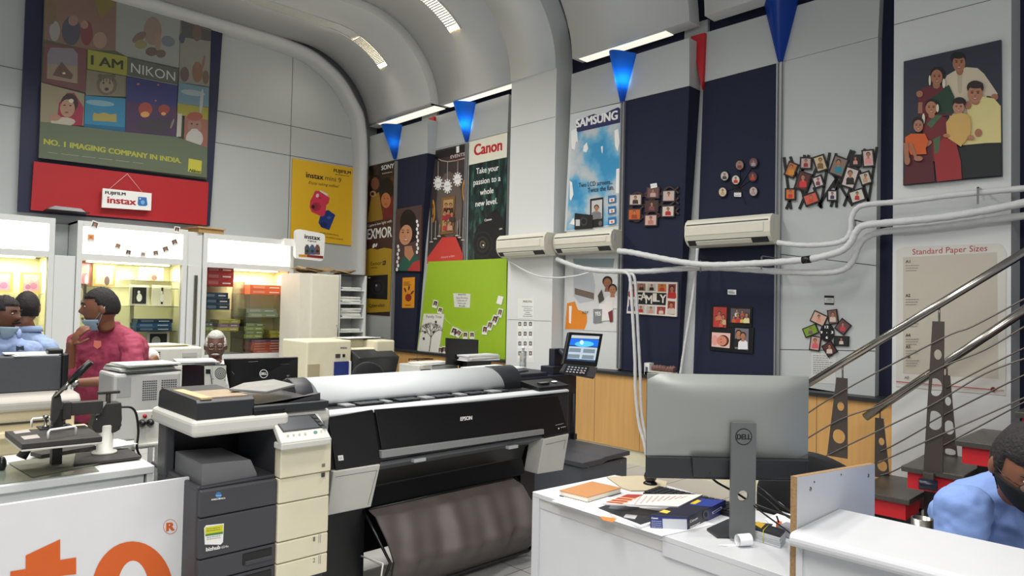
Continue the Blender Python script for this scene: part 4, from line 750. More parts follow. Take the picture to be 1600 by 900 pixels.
pipe([(792, 405), (815, 420), (840, 431), (870, 434), (900, 431), (920, 426)], .009, 'thin grey drain hose drooping from the leftmost air conditioner', x=5.7)
pipe([(975, 425), (983, 430), (986, 450), (989, 500), (992, 560), (993, 610), (998, 660), (1006, 690), (1010, 712)], .016, 'left one of two white pipes dropping past the FAMILY frame', x=5.7)
pipe([(985, 427), (991, 433), (994, 460), (997, 520), (1000, 580), (1002, 640), (1008, 680), (1013, 710)], .016, 'right one of two white pipes dropping past the FAMILY frame', x=5.74)
pipe([(1090, 388), (1087, 425), (1080, 480), (1070, 540), (1063, 586)], .014, 'thin white pipe dropping behind the big monitor between the navy panels', x=5.82)
for x, y in ((1098, 410), (1193, 405), (1339, 350), (1530, 300)):
    p = on(x, y, x=5.7); g = G(); g.box((5.66, p.y-.006, p.z-.09), (5.668, p.y+.006, p.z+.03), M['steel']); g.box((5.66, p.y-.006, p.z+.022), (XP+.25 if x < 1380 else XP, p.y+.006, p.z+.03), M['steel'])
    tag(g.obj('pipe_hanger'), 'thin metal hanger carrying the pipes %s' % {1098: 'under the left end of the right air conditioner', 1193: 'under the right end of the right air conditioner', 1339: 'where the pipes climb beside the stick frame', 1530: 'on the white pilaster under the family portrait'}[x], 'bracket', 'pipe hangers')
# ------------------------------------------------------------------ lit display cabinets along the back wall
CY = 9.1
lit = mat('lightbox_panel', (255, 250, 225), .5, emit=3.2, noise=0); inner = mat('cabinet_interior', (232, 226, 184), .6, noise=.02)
shelfglass = see_through('shelf_glass', (.96, .975, .955))
def cabinet(x0, x1, z1, zl0, zl1, zg1, label, lo=.6):
    """frame front at CY; lightbox zl0..zl1, showcase from lo to zg1"""
    th = thing('display_cabinet', label, 'display cabinet', ((x0+x1)/2, 9.35, 0), 'lit display cabinets'); f = .055; W = M['white']
    g = G(); g.box((x0, CY+.02, 0), (x0+f, B, z1), W); g.box((x1-f, CY+.02, 0), (x1, B, z1), W); g.box((x0, CY+.02, z1-.03), (x1, B, z1), W); g.box((x0, CY+.02, lo-.05), (x1, B, lo), W); g.box((x0+f, CY+.02, 0), (x1-f, CY+.05, lo-.05), W)
    g.box((x0+f, CY+.02, zg1+.01), (x1-f, B, zg1+.03), W); g.obj('carcass', th, bevel=.003)
    g = G(); g.box((x0+f, B-.03, lo), (x1-f, B-.012, zg1), inner); g.box((x0+f, CY+.05, lo), (x0+f+.006, B-.03, zg1), inner); g.box((x1-f-.006, CY+.05, lo), (x1-f, B-.03, zg1), inner); g.obj('lining', th)
    g = G(); g.box((x0+f, CY, zl1), (x1-f, CY+.02, z1), W); g.box((x0+f, CY, zg1), (x1-f, CY+.02, zl0), W); g.box((x0, CY, 0), (x0+f, CY+.02, z1), W); g.box((x1-f, CY, 0), (x1, CY+.02, z1), W); g.obj('face_frame', th, bevel=.002)
    g = G(); g.box((x0+f, CY+.03, zl0), (x1-f, CY+.035, zl1), lit); g.obj('light_panel', th)
    for a, b in ((x0+f, (x0+x1)/2+.02), ((x0+x1)/2-.02, x1-f)):
        g = G(); yy = CY+.03+(0 if a == x0+f else .012); g.box((a, yy, lo), (b, yy+.005, zg1), M['glass']); g.obj('glass_door', th)
    l = bpy.data.lights.new('showcase_light', 'AREA'); l.shape = 'RECTANGLE'; l.size = x1-x0-.3; l.size_y = .1; l.energy = 13; l.color = (1, .95, .74)
    o = bpy.data.objects.new('showcase_light', l); COL.objects.link(o); o.location = ((x0+x1)/2, CY+.22, zg1-.02)
    g = G(); g.box((x0+.15, CY+.17, zg1-.012), (x1-.15, CY+.27, zg1), mat('tube_lamp', (255, 248, 214), .5, emit=5, noise=0)); g.obj('tube_lamp', th)
    return th
def shelf(th, x0, x1, z):
    g = G(); g.box((x0+.062, CY+.09, z-.008), (x1-.062, B-.035, z), shelfglass); g.obj('shelf', th)
z_ = lambda px, py: on(px, py, y=CY).z
x_ = lambda px, py: on(px, py, y=CY).x
C2 = (x_(118, 450), x_(291, 450)); c2 = cabinet(*C2, z_(200, 351), z_(200, 400), z_(200, 359), z_(200, 410), 'lit display cabinet of framed prints behind the man in the pink shirt')
C3 = (x_(315, 480), x_(457, 480)); c3 = cabinet(*C3, z_(390, 370), z_(390, 413), z_(390, 378), z_(390, 421), 'lit display cabinet of boxed film and paper behind the white-haired man', lo=z_(380, 553))
C1 = (x_(-120, 450), x_(83, 450)); c1 = cabinet(*C1, z_(40, 337), z_(40, 390), z_(40, 346), z_(40, 400), 'lit display cabinet at the left edge behind the two men in blue')
# recess and door panels between
g = G(); a, b = C1[1]+.005, C2[0]-.005; g.box((a, CY+.02, 0), (b, CY+.05, z_(98, 399)), M['white']); g.box((a, B-.055, 0), (b, B-.006, z_(98, 345)), M['grey']); g.box((a, CY+.05, z_(98, 399)-.03), (b, B-.055, z_(98, 399)), M['white'])
tag(g.obj('panel_door', bevel=.002), 'plain grey door under a dark niche between the two left cabinets', 'door panel')
a, b = C2[1]+.005, C3[0]-.005
th = thing('wall_cabinet', 'white tall cabinet with one long metal handle between the lit cabinets', 'cabinet', ((a+b)/2, 9.3, 0))
g = G(); g.box((a, CY+.03, 0), (b, B, z_(302, 362)), M['white']); g.obj('carcass', th, bevel=.003); g = G(); g.box((a+.01, CY, .1), (b-.01, CY+.026, z_(300, 415)), M['white']); d = g.obj('door', th, bevel=.003)
g = G(); xh = x_(304, 480); g.box((xh-.02, CY-.025, z_(304, 538)), (xh+.02, CY-.005, z_(304, 430)), M['steel']); g.box((xh-.01, CY-.006, z_(304, 500)), (xh+.01, CY+.001, z_(304, 480)), M['steel']); g.obj('handle', d, bevel=.006)
# contents: cabinet 2
Z2 = [z_(170, 450)+0, z_(200, 479), z_(200, 519)]
sh2 = [(z_(160, 447)), z_(205, 478), z_(210, 518)]
for z in sh2: shelf(c2, *C2, z)
def framed(px0, py0, px1, py1, y, rim, bgc, label, figure, grp, w=.03, catg='framed print', base=None):
    """a framed print standing upright: (px0,py0) top left, (px1,py1) bottom right, on plane y"""
    a, b = on(px0, py0, y=y), on(px1, py1, y=y); z1, z0 = a.z, b.z
    if base is not None: z1 += base-z0; z0 = base
    th = thing('framed_print', label, catg, ((a.x+b.x)/2, y, z0), grp)
    g = G(); g.box((a.x, y, z0), (b.x, y+.02, z1), rim); g.obj('frame', th, bevel=.003)
    s = Sheet(V(0, y-.001, 0), V(0, -1, 0), th=.003); W2 = b.x-a.x
    def q(u, v): P = V(a.x+u*W2, y-.004, z0+v*(z1-z0)); return P
    s.add([q(w/W2, .1), q(1-w/W2, .1), q(1-w/W2, .9), q(w/W2, .9)], [(0, 1, 2, 3)], bgc)
    for k, (u, v, ru, rv, m) in enumerate(figure):
        s.add([q(u+ru*math.cos(t*PI/7), v+rv*math.sin(t*PI/7))-V(0, .0005*(k+1), 0) for t in range(14)], [tuple(range(14))], m)
    s.obj('print', th); return th
gold = mat('gold_frame', (170, 142, 84), .4, .3); wfr = F((224, 220, 204)); bfr = F((30, 28, 28))
bride = lambda c1, c2_: [(.5, .3, .2, .26, F(c1)), (.5, .62, .1, .12, F(SKIN[2])), (.62, .25, .12, .2, F(c2_))]
framed(146, 408, 180, 446, 9.42, gold, F((190, 170, 136)), 'gold framed print of a couple, top left in the cabinet behind the pink shirt', bride((170, 140, 120), (70, 56, 50)), 'framed prints in the lit cabinet', base=sh2[0])
framed(122, 406, 143, 446, 9.45, F((120, 70, 60)), F((200, 120, 130)), 'narrow brown framed pair of pink prints at the far left of the middle cabinet', bride((190, 90, 110), (220, 180, 170)), 'framed prints in the lit cabinet', base=sh2[0])
framed(218, 414, 255, 437, 9.42, wfr, F((206, 160, 134)), 'wide pale framed print, top right in the cabinet behind the pink shirt', bride((190, 120, 100), (90, 70, 60)), 'framed prints in the lit cabinet', base=z_(236, 438))
shelf(c2, x_(195, 438), C2[1], z_(236, 438))
framed(203, 443, 232, 476, 9.35, F((214, 210, 196)), bfr, 'black and white framed wedding print, left of the pair on the middle shelf', [(.5, .4, .14, .2, WHT), (.47, .66, .07, .08, WHT)], 'framed prints in the lit cabinet', base=sh2[1])
framed(238, 445, 268, 478, 9.35, wfr, bfr, 'white matted framed wedding print, right of the pair on the middle shelf', [(.5, .4, .1, .2, WHT), (.47, .66, .06, .08, WHT)], 'framed prints in the lit cabinet', w=.13, base=sh2[1])
framed(230, 520, 264, 548, 9.3, wfr, bfr, 'white framed rose print on the lowest visible shelf of the middle cabinet', [(.4, .5, .2, .26, F((190, 186, 180)))], 'framed prints in the lit cabinet', base=z_(246, 549))
shelf(c2, *C2, z_(246, 549))
framed(118, 452, 134, 486, 9.35, F((60, 56, 50)), F((130, 120, 104)), 'dark patterned frame half hidden by the face of the man in pink', [(.5, .5, .2, .3, F((200, 190, 170)))], 'framed prints in the lit cabinet', base=sh2[1])
def boxstack(px, py_b, w, h, d, n, cols, y, grp, lab, base=None, jit=.02, txt=None):
    p = on(px, py_b, y=y); z = base if base is not None else p.z
    for i in range(n):
        c = cols[i % len(cols)]; dx = random.uniform(-jit, jit); g = G(); g.box((p.x-w/2+dx, y, z), (p.x+w/2+dx, y+d, z+h-.002), F(c)); g.box((p.x-w/2+dx+w*.1, y-.001, z+h*.25), (p.x-w/2+dx+w*.45, y, z+h*.7), F(tuple(min(255, int(v*.6+90)) for v in c))); g.box((p.x+dx+w*.1, y-.001, z+h*.35), (p.x+dx+w*.4, y, z+h*.55), WHT)
        tag(g.obj('storage_box', bevel=.002), '%s, %s' % (lab, 'only one' if n == 1 else 'bottom one' if i == 0 else 'top one' if i == n-1 else ordn[i]+' from the bottom'), 'box', grp); z += h
blu = [(24, 70, 100), (30, 90, 130), (28, 56, 80)]
boxstack(242, 517, .4, .05, .25, 3, blu, 9.15, 'blue boxes in the middle cabinet', 'flat blue box in the middle cabinet below the matted print', base=sh2[2])
# photo minis hung on the lightbox
PL9 = (V(0, CY-.002, 0), V(0, -1, 0))
for i, (x, y, w_, a, c) in enumerate(((148, 352, 12, 20, (90, 90, 90)), (142, 372, 12, 3, (230, 140, 60)), (184, 385, 9, 20, (140, 110, 80)), (200.5, 395, 9, 12, (60, 56, 56)), (223.5, 398, 8, 5, (150, 146, 140)), (243.5, 396, 9, -8, (100, 90, 84)), (259, 390, 10, -18, (90, 84, 84)), (273, 379, 10, -20, (80, 76, 74)), (276.5, 359, 9, 8, (50, 48, 46)))):
    card(x, y, w_, w_*1.1, a, PL9, 'photo_card', '%s small square photo from the left over the middle lightbox' % ordn[i], 'little photos over the middle lightbox', face=c)
# cabinet 3: shelves and boxes
sh3 = [z_(345, 447), z_(345, 484), z_(340, 518), z_(400, 529), z_(420, 460), z_(420, 496)]
xm = x_(384, 480)
g = G(); g.box((xm-.006, CY+.06, z_(384, 553)), (xm+.006, B-.03, z_(384, 440)), M['glass']); g.obj('divider', c3)
for z, a, b in ((sh3[0], C3[0], xm), (sh3[1], C3[0], xm), (sh3[2], C3[0], xm), (sh3[4], xm-.06, C3[1]), (sh3[5], xm-.06, C3[1]), (sh3[3], xm-.06, C3[1])): shelf(c3, a, b, z)
BX = 'boxes in the lit cabinet behind the white-haired man'
boxstack(343, 447, .36, .088, .3, 3, [(186, 40, 36)], 9.2, BX, 'red and white paper box on the top left shelf', base=sh3[0], jit=.005)
boxstack(338, 484, .32, .075, .3, 3, [(26, 66, 96), (20, 56, 84)], 9.2, BX, 'blue box on the second left shelf', base=sh3[1])
boxstack(416, 460, .46, .065, .3, 2, [(230, 96, 50)], 9.22, BX, 'long orange box on the top right shelf', base=sh3[4], jit=.003)
boxstack(410, 495, .42, .06, .3, 2, [(160, 178, 140), (150, 170, 150)], 9.22, BX, 'pale green flat box on the middle right shelf', base=sh3[5])
boxstack(356, 517, .28, .05, .3, 3, [(190, 180, 60), (140, 110, 130), (176, 170, 60)], 9.2, BX, 'mauve and yellow box on the lower left shelf', base=sh3[2])
boxstack(326, 517, .1, .06, .3, 2, [(130, 160, 60), (100, 110, 110)], 9.2, BX, 'green and grey box left of the mauve boxes', base=sh3[2])
boxstack(397, 528, .26, .052, .3, 4, [(150, 170, 70), (120, 140, 80)], 9.22, BX, 'green box in the tall pile right of the divider', base=sh3[3])
boxstack(432, 528, .2, .052, .3, 2, [(206, 190, 50), (190, 180, 60)], 9.22, BX, 'yellow box beside the tall green pile', base=sh3[3])
boxstack(418, 551, .44, .036, .3, 5, [(206, 90, 60), (196, 84, 56), (190, 80, 50), (206, 96, 70), (110, 60, 100)], 9.22, BX, 'orange or purple flat box on the cabinet floor', base=z_(380, 553))
# cabinet 1: two floral frames
shelf(c1, *C1, z_(40, 458))
for (x0, x1, lab) in ((32, 66, 'gold framed floral print, right one at the top of the left cabinet'), (-16, 20, 'gold framed floral print cut by the left edge of the photo')):
    framed(x0, 424, x1, 458, 9.4, mat('bright_gold_frame', (206, 178, 96), .4, .1), F((196, 150, 160)), lab, [(.3, .6, .14, .16, F((220, 170, 160))), (.6, .35, .16, .16, F((170, 110, 150))), (.65, .7, .12, .12, F((226, 190, 180))), (.35, .3, .12, .12, F((150, 100, 140)))], 'framed floral prints', base=z_(40, 458))
# things on top of the cabinets
p = on(332, 356, y=9.15); g = G(); g.box((p.x-.22, 9.12, z_(390, 370)), (p.x+.12, 9.5, z_(390, 370)+.06), F((176, 140, 90)), rz=.15); g.box((p.x-.24, 9.1, z_(390, 370)+.06), (p.x+.14, 9.52, z_(390, 370)+.075), F((196, 160, 110)), rz=.15); tag(g.obj('cardboard_box', bevel=.002), 'flat brown cardboard box lying above the right lit cabinet', 'box')
# papers on the ledge of the red board
p = on(105, 328, y=9.42); zt = z_(40, 337); g = G(); 
for i in range(5): g.box((p.x-.2+i*.01, 9.3, p.z-.02+i*.008), (p.x+.16-i*.012, 9.5, p.z-.013+i*.008), F((200-i*6, 196-i*5, 190)), rz=.02*i)
g.box((p.x-.22, 9.28, p.z-.03), (p.x+.2, 9.53, p.z-.02), M['dark']); tag(g.obj('paper_stack'), 'small pile of papers on a bracket under the red board', 'papers')
# ------------------------------------------------------------------ machines and furniture in the middle
def xf(g, Mx):
    g.v = [tuple(Mx @ Vector(v)) for v in g.v]; return g
D_, K_, Pp = M['dark'], M['black'], M['paper']
# --- multifunction copier
yf = 2.96
zc = lambda px, py, y=yf: on(px, py, y=y).z
xc = lambda px, py, y=yf: on(px, py, y=y).x
xl, xm, xr = xc(312, 757), 1.412, 1.662
cop = thing('copier', 'dark grey and cream office copier with a tilted touch panel, left of the wide plotter', 'copier', (1.35, 3.25, 0))
rows = [zc(507, 735), zc(507, 773), zc(507, 830), zc(507, 862), zc(507, 893)]
g = G(); g.box((xl, yf+.03, .12), (xr, 3.5, rows[0]-.005), M['graph']); g.box((xl, 3.42, rows[0]-.01), (xr, 3.5, 1.03), K_); g.box((xl, yf+.03, rows[0]-.01), (xl+.02, 3.6, rows[0]+.01), M['graph'])
g.box((1.06, 3.36, rows[0]-.02), (1.1, 3.47, 1.03), M['graph']); g.box((1.42, 2.99, rows[0]-.01), (xr-.02, 3.45, 1.04), M['graph']); g.box((xl+.02, 3.0, .02), (xr-.02, 3.55, .13), K_)
g.obj('body', cop, bevel=.006)
names = ['top_cover', 'front_door', 'paper_drawer', 'paper_drawer']
for i in range(4):
    z1, z0 = rows[i]-.004, rows[i+1]
    g = G(); g.box((xl+.005, yf, z0), (xm-.003, yf+.035, z1), M['graph']); d = g.obj(names[i], cop, bevel=.006)
    g = G(); g.box((xm, yf-.01, z0), (xr, yf+.035, z1), M['cream']); g.obj('cream_panel', cop, bevel=.005)
    if i >= 2:
        g = G(); g.box((xl+.19, yf-.004, z0+.03), (xm-.02, yf+.002, z1-.012), K_); g.box((xl+.2, yf-.008, z0+.028), (xm-.02, yf+.002, z0+.045), M['graph']); g.obj('handle', d, bevel=.003)
        s = Sheet(V(0, yf-.0105, 0), V(0, -1, 0), th=.0005); y_ = 843 if i == 2 else 876; s.txt(str(i-1), (489, y_+3), (492.5, y_+2.4), 7, F((120, 118, 108))); s.line([(498.5, y_-9), (498, y_+5)], .6, F((120, 118, 108))); s.line([(501, y_-9), (500.5, y_+5)], .6, F((120, 118, 108))); s.obj('drawer_mark', cop)
s = Sheet(V(0, yf-.0005, 0), V(0, -1, 0), th=.0005); s.ell(341.5, 773.5, 5, 4.6, F((70, 130, 190))); s.line([(337, 772), (346, 771.5)], .6, F((200, 220, 235))); s.line([(337, 774.5), (346, 774)], .6, F((200, 220, 235))); s.txt('KONICA MINOLTA', (330.5, 782), (352, 779.3), 2.4, WHT, bold=.03)
s.txt('bizhub', (322, 861.5), (344, 857.5), 6, WHT, bold=.03); s.txt('654e', (346, 857), (357, 855), 4, WHT); s.obj('logo', cop)
s = Sheet(V(0, yf-.0005, 0), V(0, -1, 0), th=.001); s.base([(319, 825), (322, 821), (350, 818), (348.5, 847), (345, 851), (320, 851)], WHT); s.poly([(320.5, 824), (349, 819.5), (348.5, 832), (320.5, 837)], F((206, 206, 40))); s.poly([(321, 835), (348.5, 830.5), (348.5, 834), (321, 838)], F((70, 130, 70)))
for i in range(4): s.scrawl((323, 827+i*3 + (7 if i > 1 else 0)), (345, 824+i*3+(7 if i > 1 else 0)), .7, F((90, 90, 60)))
s.obj('sticker', cop)
g = G(); g.prism([V(xl+.03, 3.02, rows[0]), V(xl+.03, 3.02, rows[0]+.095), V(xl+.24, 3.02, rows[0]+.085), V(xl+.27, 3.02, rows[0]+.02), V(xl+.27, 3.02, rows[0])], V(0, .34, 0), M['bluegl'] if 0 else mat('tray_grey', (112, 113, 116), .5)); g.prism([V(xl, 2.99, rows[0]-.005), V(xr-.25, 2.99, rows[0]-.005), V(xr-.25, 2.99, rows[0]+.012), V(xl, 2.99, rows[0]+.004)], V(0, .43, 0), M['graph']); g.obj('output_tray', cop, bevel=.008)
zs1, zs0 = zc(299, 659), zc(299, 686)
g = G(); g.box((1.035, yf-.0, zs0), (1.46, 3.5, zs1), M['pale']); g.box((1.45, yf+.03, zs0+.003), (xr+.02, 3.5, zs1-.003), M['pale']); g.obj('scanner', cop, bevel=.02, seg=3)
g = G(); za = zc(307, 627)
g.prism([V(1.055, y, z) for y, z in ((2.975, zs1), (2.975, za-.012), (2.99, za), (3.42, za+.01), (3.46, za-.01), (3.47, zs1))], V(.245, 0, 0), M['dark']); g.box((1.29, 2.975, zs1), (xr+.0, 3.47, zs1+.035), M['dark']); g.box((1.3, 2.97, zs1-.002), (1.44, 2.976, zs1+.02), K_)
g.prism([V(1.3, 3.02, zs1+.035), V(1.45, 3.02, zs1+.035), V(xr-.02, 3.02, zs1+.07), V(xr-.02, 3.02, zs1+.035)], V(0, .04, 0), M['graph']); g.obj('document_feeder', cop, bevel=.006)
g = G(); g.box((1.075, 2.985, za+.0), (1.12, 3.4, za+.004+.004), mat('tan_worn_plastic', (186, 164, 124), .5)); g.box((1.12, 3.0, za), (1.28, 3.4, za+.006), mat('faded_tan_label', (150, 132, 108), .5, nscale=20, noise=.2)); g.obj('lid_label', cop)
g = G(); q = [on(358, 611, y=3.1), on(380, 602, y=3.4), on(428, 596, y=3.4), on(461, 604, y=3.2), on(417, 615.5, y=3.08)]; g.prism([v for v in q], V(0, 0, .012), mat('tray_light_grey', (128, 128, 126), .45)); g.obj('paper_tray', cop, bevel=.003)
g = G(); g.box((xm, yf-.02, rows[0]), (xr, yf+.04, .965), M['cream']); g.obj('cream_panel', cop, bevel=.004)
# tilted control panel
P4 = [on(424, 650, y=2.99), on(497, 644, y=2.99), on(518, 684, y=2.9), on(440, 694, y=2.9)]
nrm = (P4[1]-P4[0]).cross(P4[3]-P4[0]).normalized(); nrm = nrm if nrm.y < 0 else -nrm
g = G(); g.prism(P4, -nrm*.03, M['pale']); g.prism([P4[3], P4[2], P4[2]-V(0, 0, .03), P4[3]-V(0, 0, .03)], V(0, .08, 0), M['pale']); cpn = g.obj('control_panel', cop, bevel=.006)
s = Sheet(P4[0]+nrm*.001, nrm, th=.002); s.base([(426.5, 652), (492, 646.5), (510, 667.5), (442.5, 675)], K_); s.poly([(430, 654), (483, 649), (500, 667), (443.5, 673)], mat('dull_screen', (78, 82, 86), .2)); s.ell(493, 675, 3.2, 2.2, F((90, 130, 130))); [s.ell(450+i*9, 680-i*1, 2, 1.3, F((170, 170, 160))) for i in range(4)]; [s.poly([(487+i*5, 650+i*5.4), (493+i*5, 649+i*5.4), (496+i*5, 652.5+i*5.4), (490+i*5, 653.2+i*5.4)], F((60, 62, 66))) for i in range(4)]
s.ell(502, 673.5, 1.3, .9, F((150, 150, 140))); s.ell(508, 672.5, 1.3, .9, F((150, 150, 140))); s.obj('touch_screen', cpn)
s = Sheet(V(0, yf-.0205, 0), V(0, -1, 0), th=.0005); s.line([(447, 696), (512, 688)], .7, F((120, 118, 108))); s.scrawl((473, 696.5), (482, 695.5), .8, F((110, 108, 100))); s.poly([(503, 725), (508, 724), (508, 729), (503, 730)], F((120, 118, 110))); s.poly([(502, 739), (508, 738), (507.5, 745), (502, 746)], F((60, 60, 60))); s.obj('front_mark', cop)
# --- wide format plotter
XL, XR = 1.722, 3.535
pl = thing('plotter', 'wide black and silver large-format printer with a brown cloth catch basket', 'printer', (2.63, 3.35, 0))
sil = mat('plotter_silver', (178, 182, 185), .5, noise=.02)
g = G(); g.prism([V(XL, y, z) for y, z in ((3.11, 1.035), (3.11, .77), (3.22, .745), (3.72, .745), (3.75, 1.03), (3.3, 1.045))], V(XR-XL, 0, 0), M['dark']); g.obj('housing', pl, bevel=.01)
g = G(); g.prism([V(XL-.01, y, z) for y, z in ((3.095, 1.032), (3.1, 1.048), (3.19, 1.055), (3.2, 1.03))], V(XR-XL-.0, 0, 0), sil); g.prism([V(XL-.02, y, z) for y, z in ((3.085, 1.05), (3.35, 1.08), (3.75, 1.06), (3.75, .75), (3.14, .75))], V(.03, 0, 0), sil); g.obj('top_trim', pl, bevel=.006)
s = Sheet(V(0, 3.1, 0), V(0, -1, 0), th=.012); s.base([(513, 652), (583, 640), (595, 723), (525, 734)], K_); s.obj('left_cover', pl, bevel=.004)
s = Sheet(V(0, 3.1, 0), V(0, -1, 0), th=.014); s.base([(586, 640), (872, 618), (890, 676), (851, 683), (849, 671), (597, 703)], K_); fr = s.obj('front_cover', pl, bevel=.004)
s = Sheet(V(0, 3.085, 0), V(0, -1, 0), th=.0012); s.txt('EPSON', (719.5, 657.5), (737.5, 655.5), 6, WHT, bold=.035); s.scrawl((868, 664.5), (881, 661.5), 1, F((170, 170, 170))); s.scrawl((876, 668), (884, 666.5), 1.2, F((190, 190, 190))); s.ell(873, 669.5, 1, 1.6, WHT, n=6); s.obj('logo', fr)
s = Sheet(V(0, 3.087, 0), V(0, -1, 0), th=.001); s.base([(528, 712), (536, 711), (537, 719), (529, 720)], WHT); s.scrawl((530, 714.5), (535, 714), .8, BLK); s.scrawl((530, 717), (535, 716.5), .8, BLK); s.obj('sticker', pl)
s = Sheet(V(0, 3.1, 0), V(0, -1, 0), th=.03); s.base([(596.5, 704.5), (850, 670.5), (850.5, 678.5), (596.5, 716.5)], M['bluegl']); s.obj('silver_strip', pl, bevel=.003)
g = G()
for px in (656, 802): p = on(px, 716 if px < 700 else 696, y=3.09); g.box((p.x-.04, 3.085, p.z-.02), (p.x+.04, 3.12, p.z), sil)
g.obj('latch', pl, bevel=.003)
g = G(); g.prism([V(2.05, y, z) for y, z in ((3.12, .765), (3.11, .745), (3.3, .66), (3.36, .66), (3.3, .76))], V(1.26, 0, 0), mat('lip_grey', (112, 115, 118), .45)); g.obj('paper_exit', pl, bevel=.003)
g = G(); g.prism([V(2.0, y, z) for y, z in ((3.22, .70), (3.26, .60), (3.22, .5), (3.25, .5), (3.6, .5), (3.6, .74))], V(1.25, 0, 0), K_); g.box((1.76, 3.2, .03), (2.02, 3.7, .74), K_); g.box((3.28, 3.3, .03), (3.42, 3.6, .74), K_); g.box((1.8, 3.62, .1), (3.4, 3.66, .55), K_); g.obj('stand', pl, bevel=.006)
for nm, top, bot in (('left', [(521, 736.5), (595, 725)], [(580, 792), (511, 806)]), ('right', [(850, 686), (889.5, 677.5)], [(880, 734.5), (840, 741)])):
    a = [on(*p, y=3.085) for p in top]; b = [on(*p, y=3.15) for p in bot]; g = G(); g.prism([a[0], a[1], b[0], b[1]], V(0, .13, 0), M['pale']); o = g.obj('ink_cover', pl, bevel=.006)
    s = Sheet(a[0]+V(0, -.001, 0), (a[1]-a[0]).cross(b[1]-a[0]), th=.0004); i_ = 4; tp = top; s.line([(top[0][0]+3, top[0][1]+9), (top[1][0]-6, top[1][1]+10), (bot[0][0]-5, bot[0][1]-3)], .7, F((120, 120, 116))); s.obj('seam', o)
# roll cover
g = G(); n = 14; pr = [V(0, 3.52-.2*math.cos(PI*i/n*.62+.05), 1.06+.125*math.sin(PI*i/n*.62+.05)) for i in range(n+1)]; pr = [V(0, p.y, p.z) for p in pr]+[V(0, 3.66, 1.03), V(0, 3.4, 1.03)]
xa, xb = on(482, 610, y=3.45).x, on(768, 595, y=3.45).x
g.prism([V(xa, p.y, p.z) for p in pr], V(xb-xa, 0, 0), sil, smooth=True); g.obj('roll_cover', pl)
for x0, x1, nm in ((xa-.1, xa-.0005, 'l'), (xb+.0005, xb+.22, 'r')):
    g = G(); c = V(x0, 3.5, 1.07); g.lathe([(.02, 0), (.118, .0), (.122, .012), (.122, x1-x0)], c, M['dark'], 28, ax=(1, 0, 0)); g.lathe([(.05, -.012), (.05, .01)], c, K_, 18, ax=(1, 0, 0)); g.obj('end_cap', pl, bevel=.004)
g = G(); g.box((xa, 3.2, 1.035), (xb+.1, 3.33, 1.05), K_)
for i in range(14): x = xa+.1+i*(xb-xa-.2)/13; g.box((x, 3.23, 1.05), (x+.035+random.uniform(0, .05), 3.32, 1.062), M['dark'] if i % 3 else M['bluegl'])
g.obj('pinch_rollers', pl, bevel=.003)
p = on(858, 605, y=3.22); g = G(); g.prism([V(p.x-.2, y, z) for y, z in ((3.12, 1.055), (3.12, 1.075), (3.3, 1.105), (3.3, 1.06))], V(.3, 0, 0), K_); cp2 = g.obj('control_panel', pl, bevel=.005)
g = G(); g.ball((p.x+.03, 3.2, 1.094), (.025, .018, .006), M['paper']); g.box((p.x-.13, 3.17, 1.085), (p.x-.05, 3.21, 1.097), M['screen']); g.obj('button', cp2)
# catch basket cloth
def cl(u, v):
    prof = [(3.2, .50), (3.12, .47), (3.03, .37), (2.97, .27), (2.99, .2), (3.06, .1), (3.13, .045)]
    t = v*(len(prof)-1); i = min(int(t), len(prof)-2); f_ = t-i; y = prof[i][0]*(1-f_)+prof[i+1][0]*f_; z = prof[i][1]*(1-f_)+prof[i+1][1]*f_
    wv = math.sin(PI*min(1, v*1.15)); x = 2.035+u*(1.075)+ (.05*v)*(1 if u > .5 else 1)
    y += wv*(.014*math.sin(u*23+v*3)+.008*math.sin(u*47+v*9+1)+.02*math.sin(u*9)); z += wv*(.008*math.sin(u*31+2*v)-.02*math.sin(PI*u))
    return V(x, y, z)
g = G(); nu, nv = 70, 30; vs = [cl(i/nu, j/nv) for j in range(nv+1) for i in range(nu+1)]
g.add(vs, [(j*(nu+1)+i, j*(nu+1)+i+1, (j+1)*(nu+1)+i+1, (j+1)*(nu+1)+i) for j in range(nv) for i in range(nu)], M['cloth'], True); vs2 = [v+V(0, .012, 0) for v in vs]
g.add(vs2, [(j*(nu+1)+i, (j+1)*(nu+1)+i, (j+1)*(nu+1)+i+1, j*(nu+1)+i+1) for j in range(nv) for i in range(nu)], M['cloth'], True); g.obj('catch_basket', pl)
g = G(); g.tube([cl(0, 0), cl(1, 0)], .008, K_, 8); g.tube([V(2.02, 3.13, .04), V(3.2, 3.13, .04)], .012, M['graph'], 8); g.tube([V(2.01, 3.2, .5), V(2.05, 3.0, .27), V(2.06, 3.12, .05)], .008, K_, 8); g.tube([V(3.13, 3.2, .5), V(3.2, 3.0, .27), V(3.2, 3.12, .05)], .01, K_, 8); g.tube([V(1.99, 3.18, .27), V(2.02, 3.02, .27), V(2.0, 3.04, 0.03)], .005, M['pale'], 6); g.obj('basket_frame', pl)
g = G(); g.box((1.78, 3.05, .0), (1.86, 3.75, .06), K_); g.box((3.3, 3.05, 0), (3.38, 3.75, .06), K_); g.obj('foot', pl, bevel=.008)
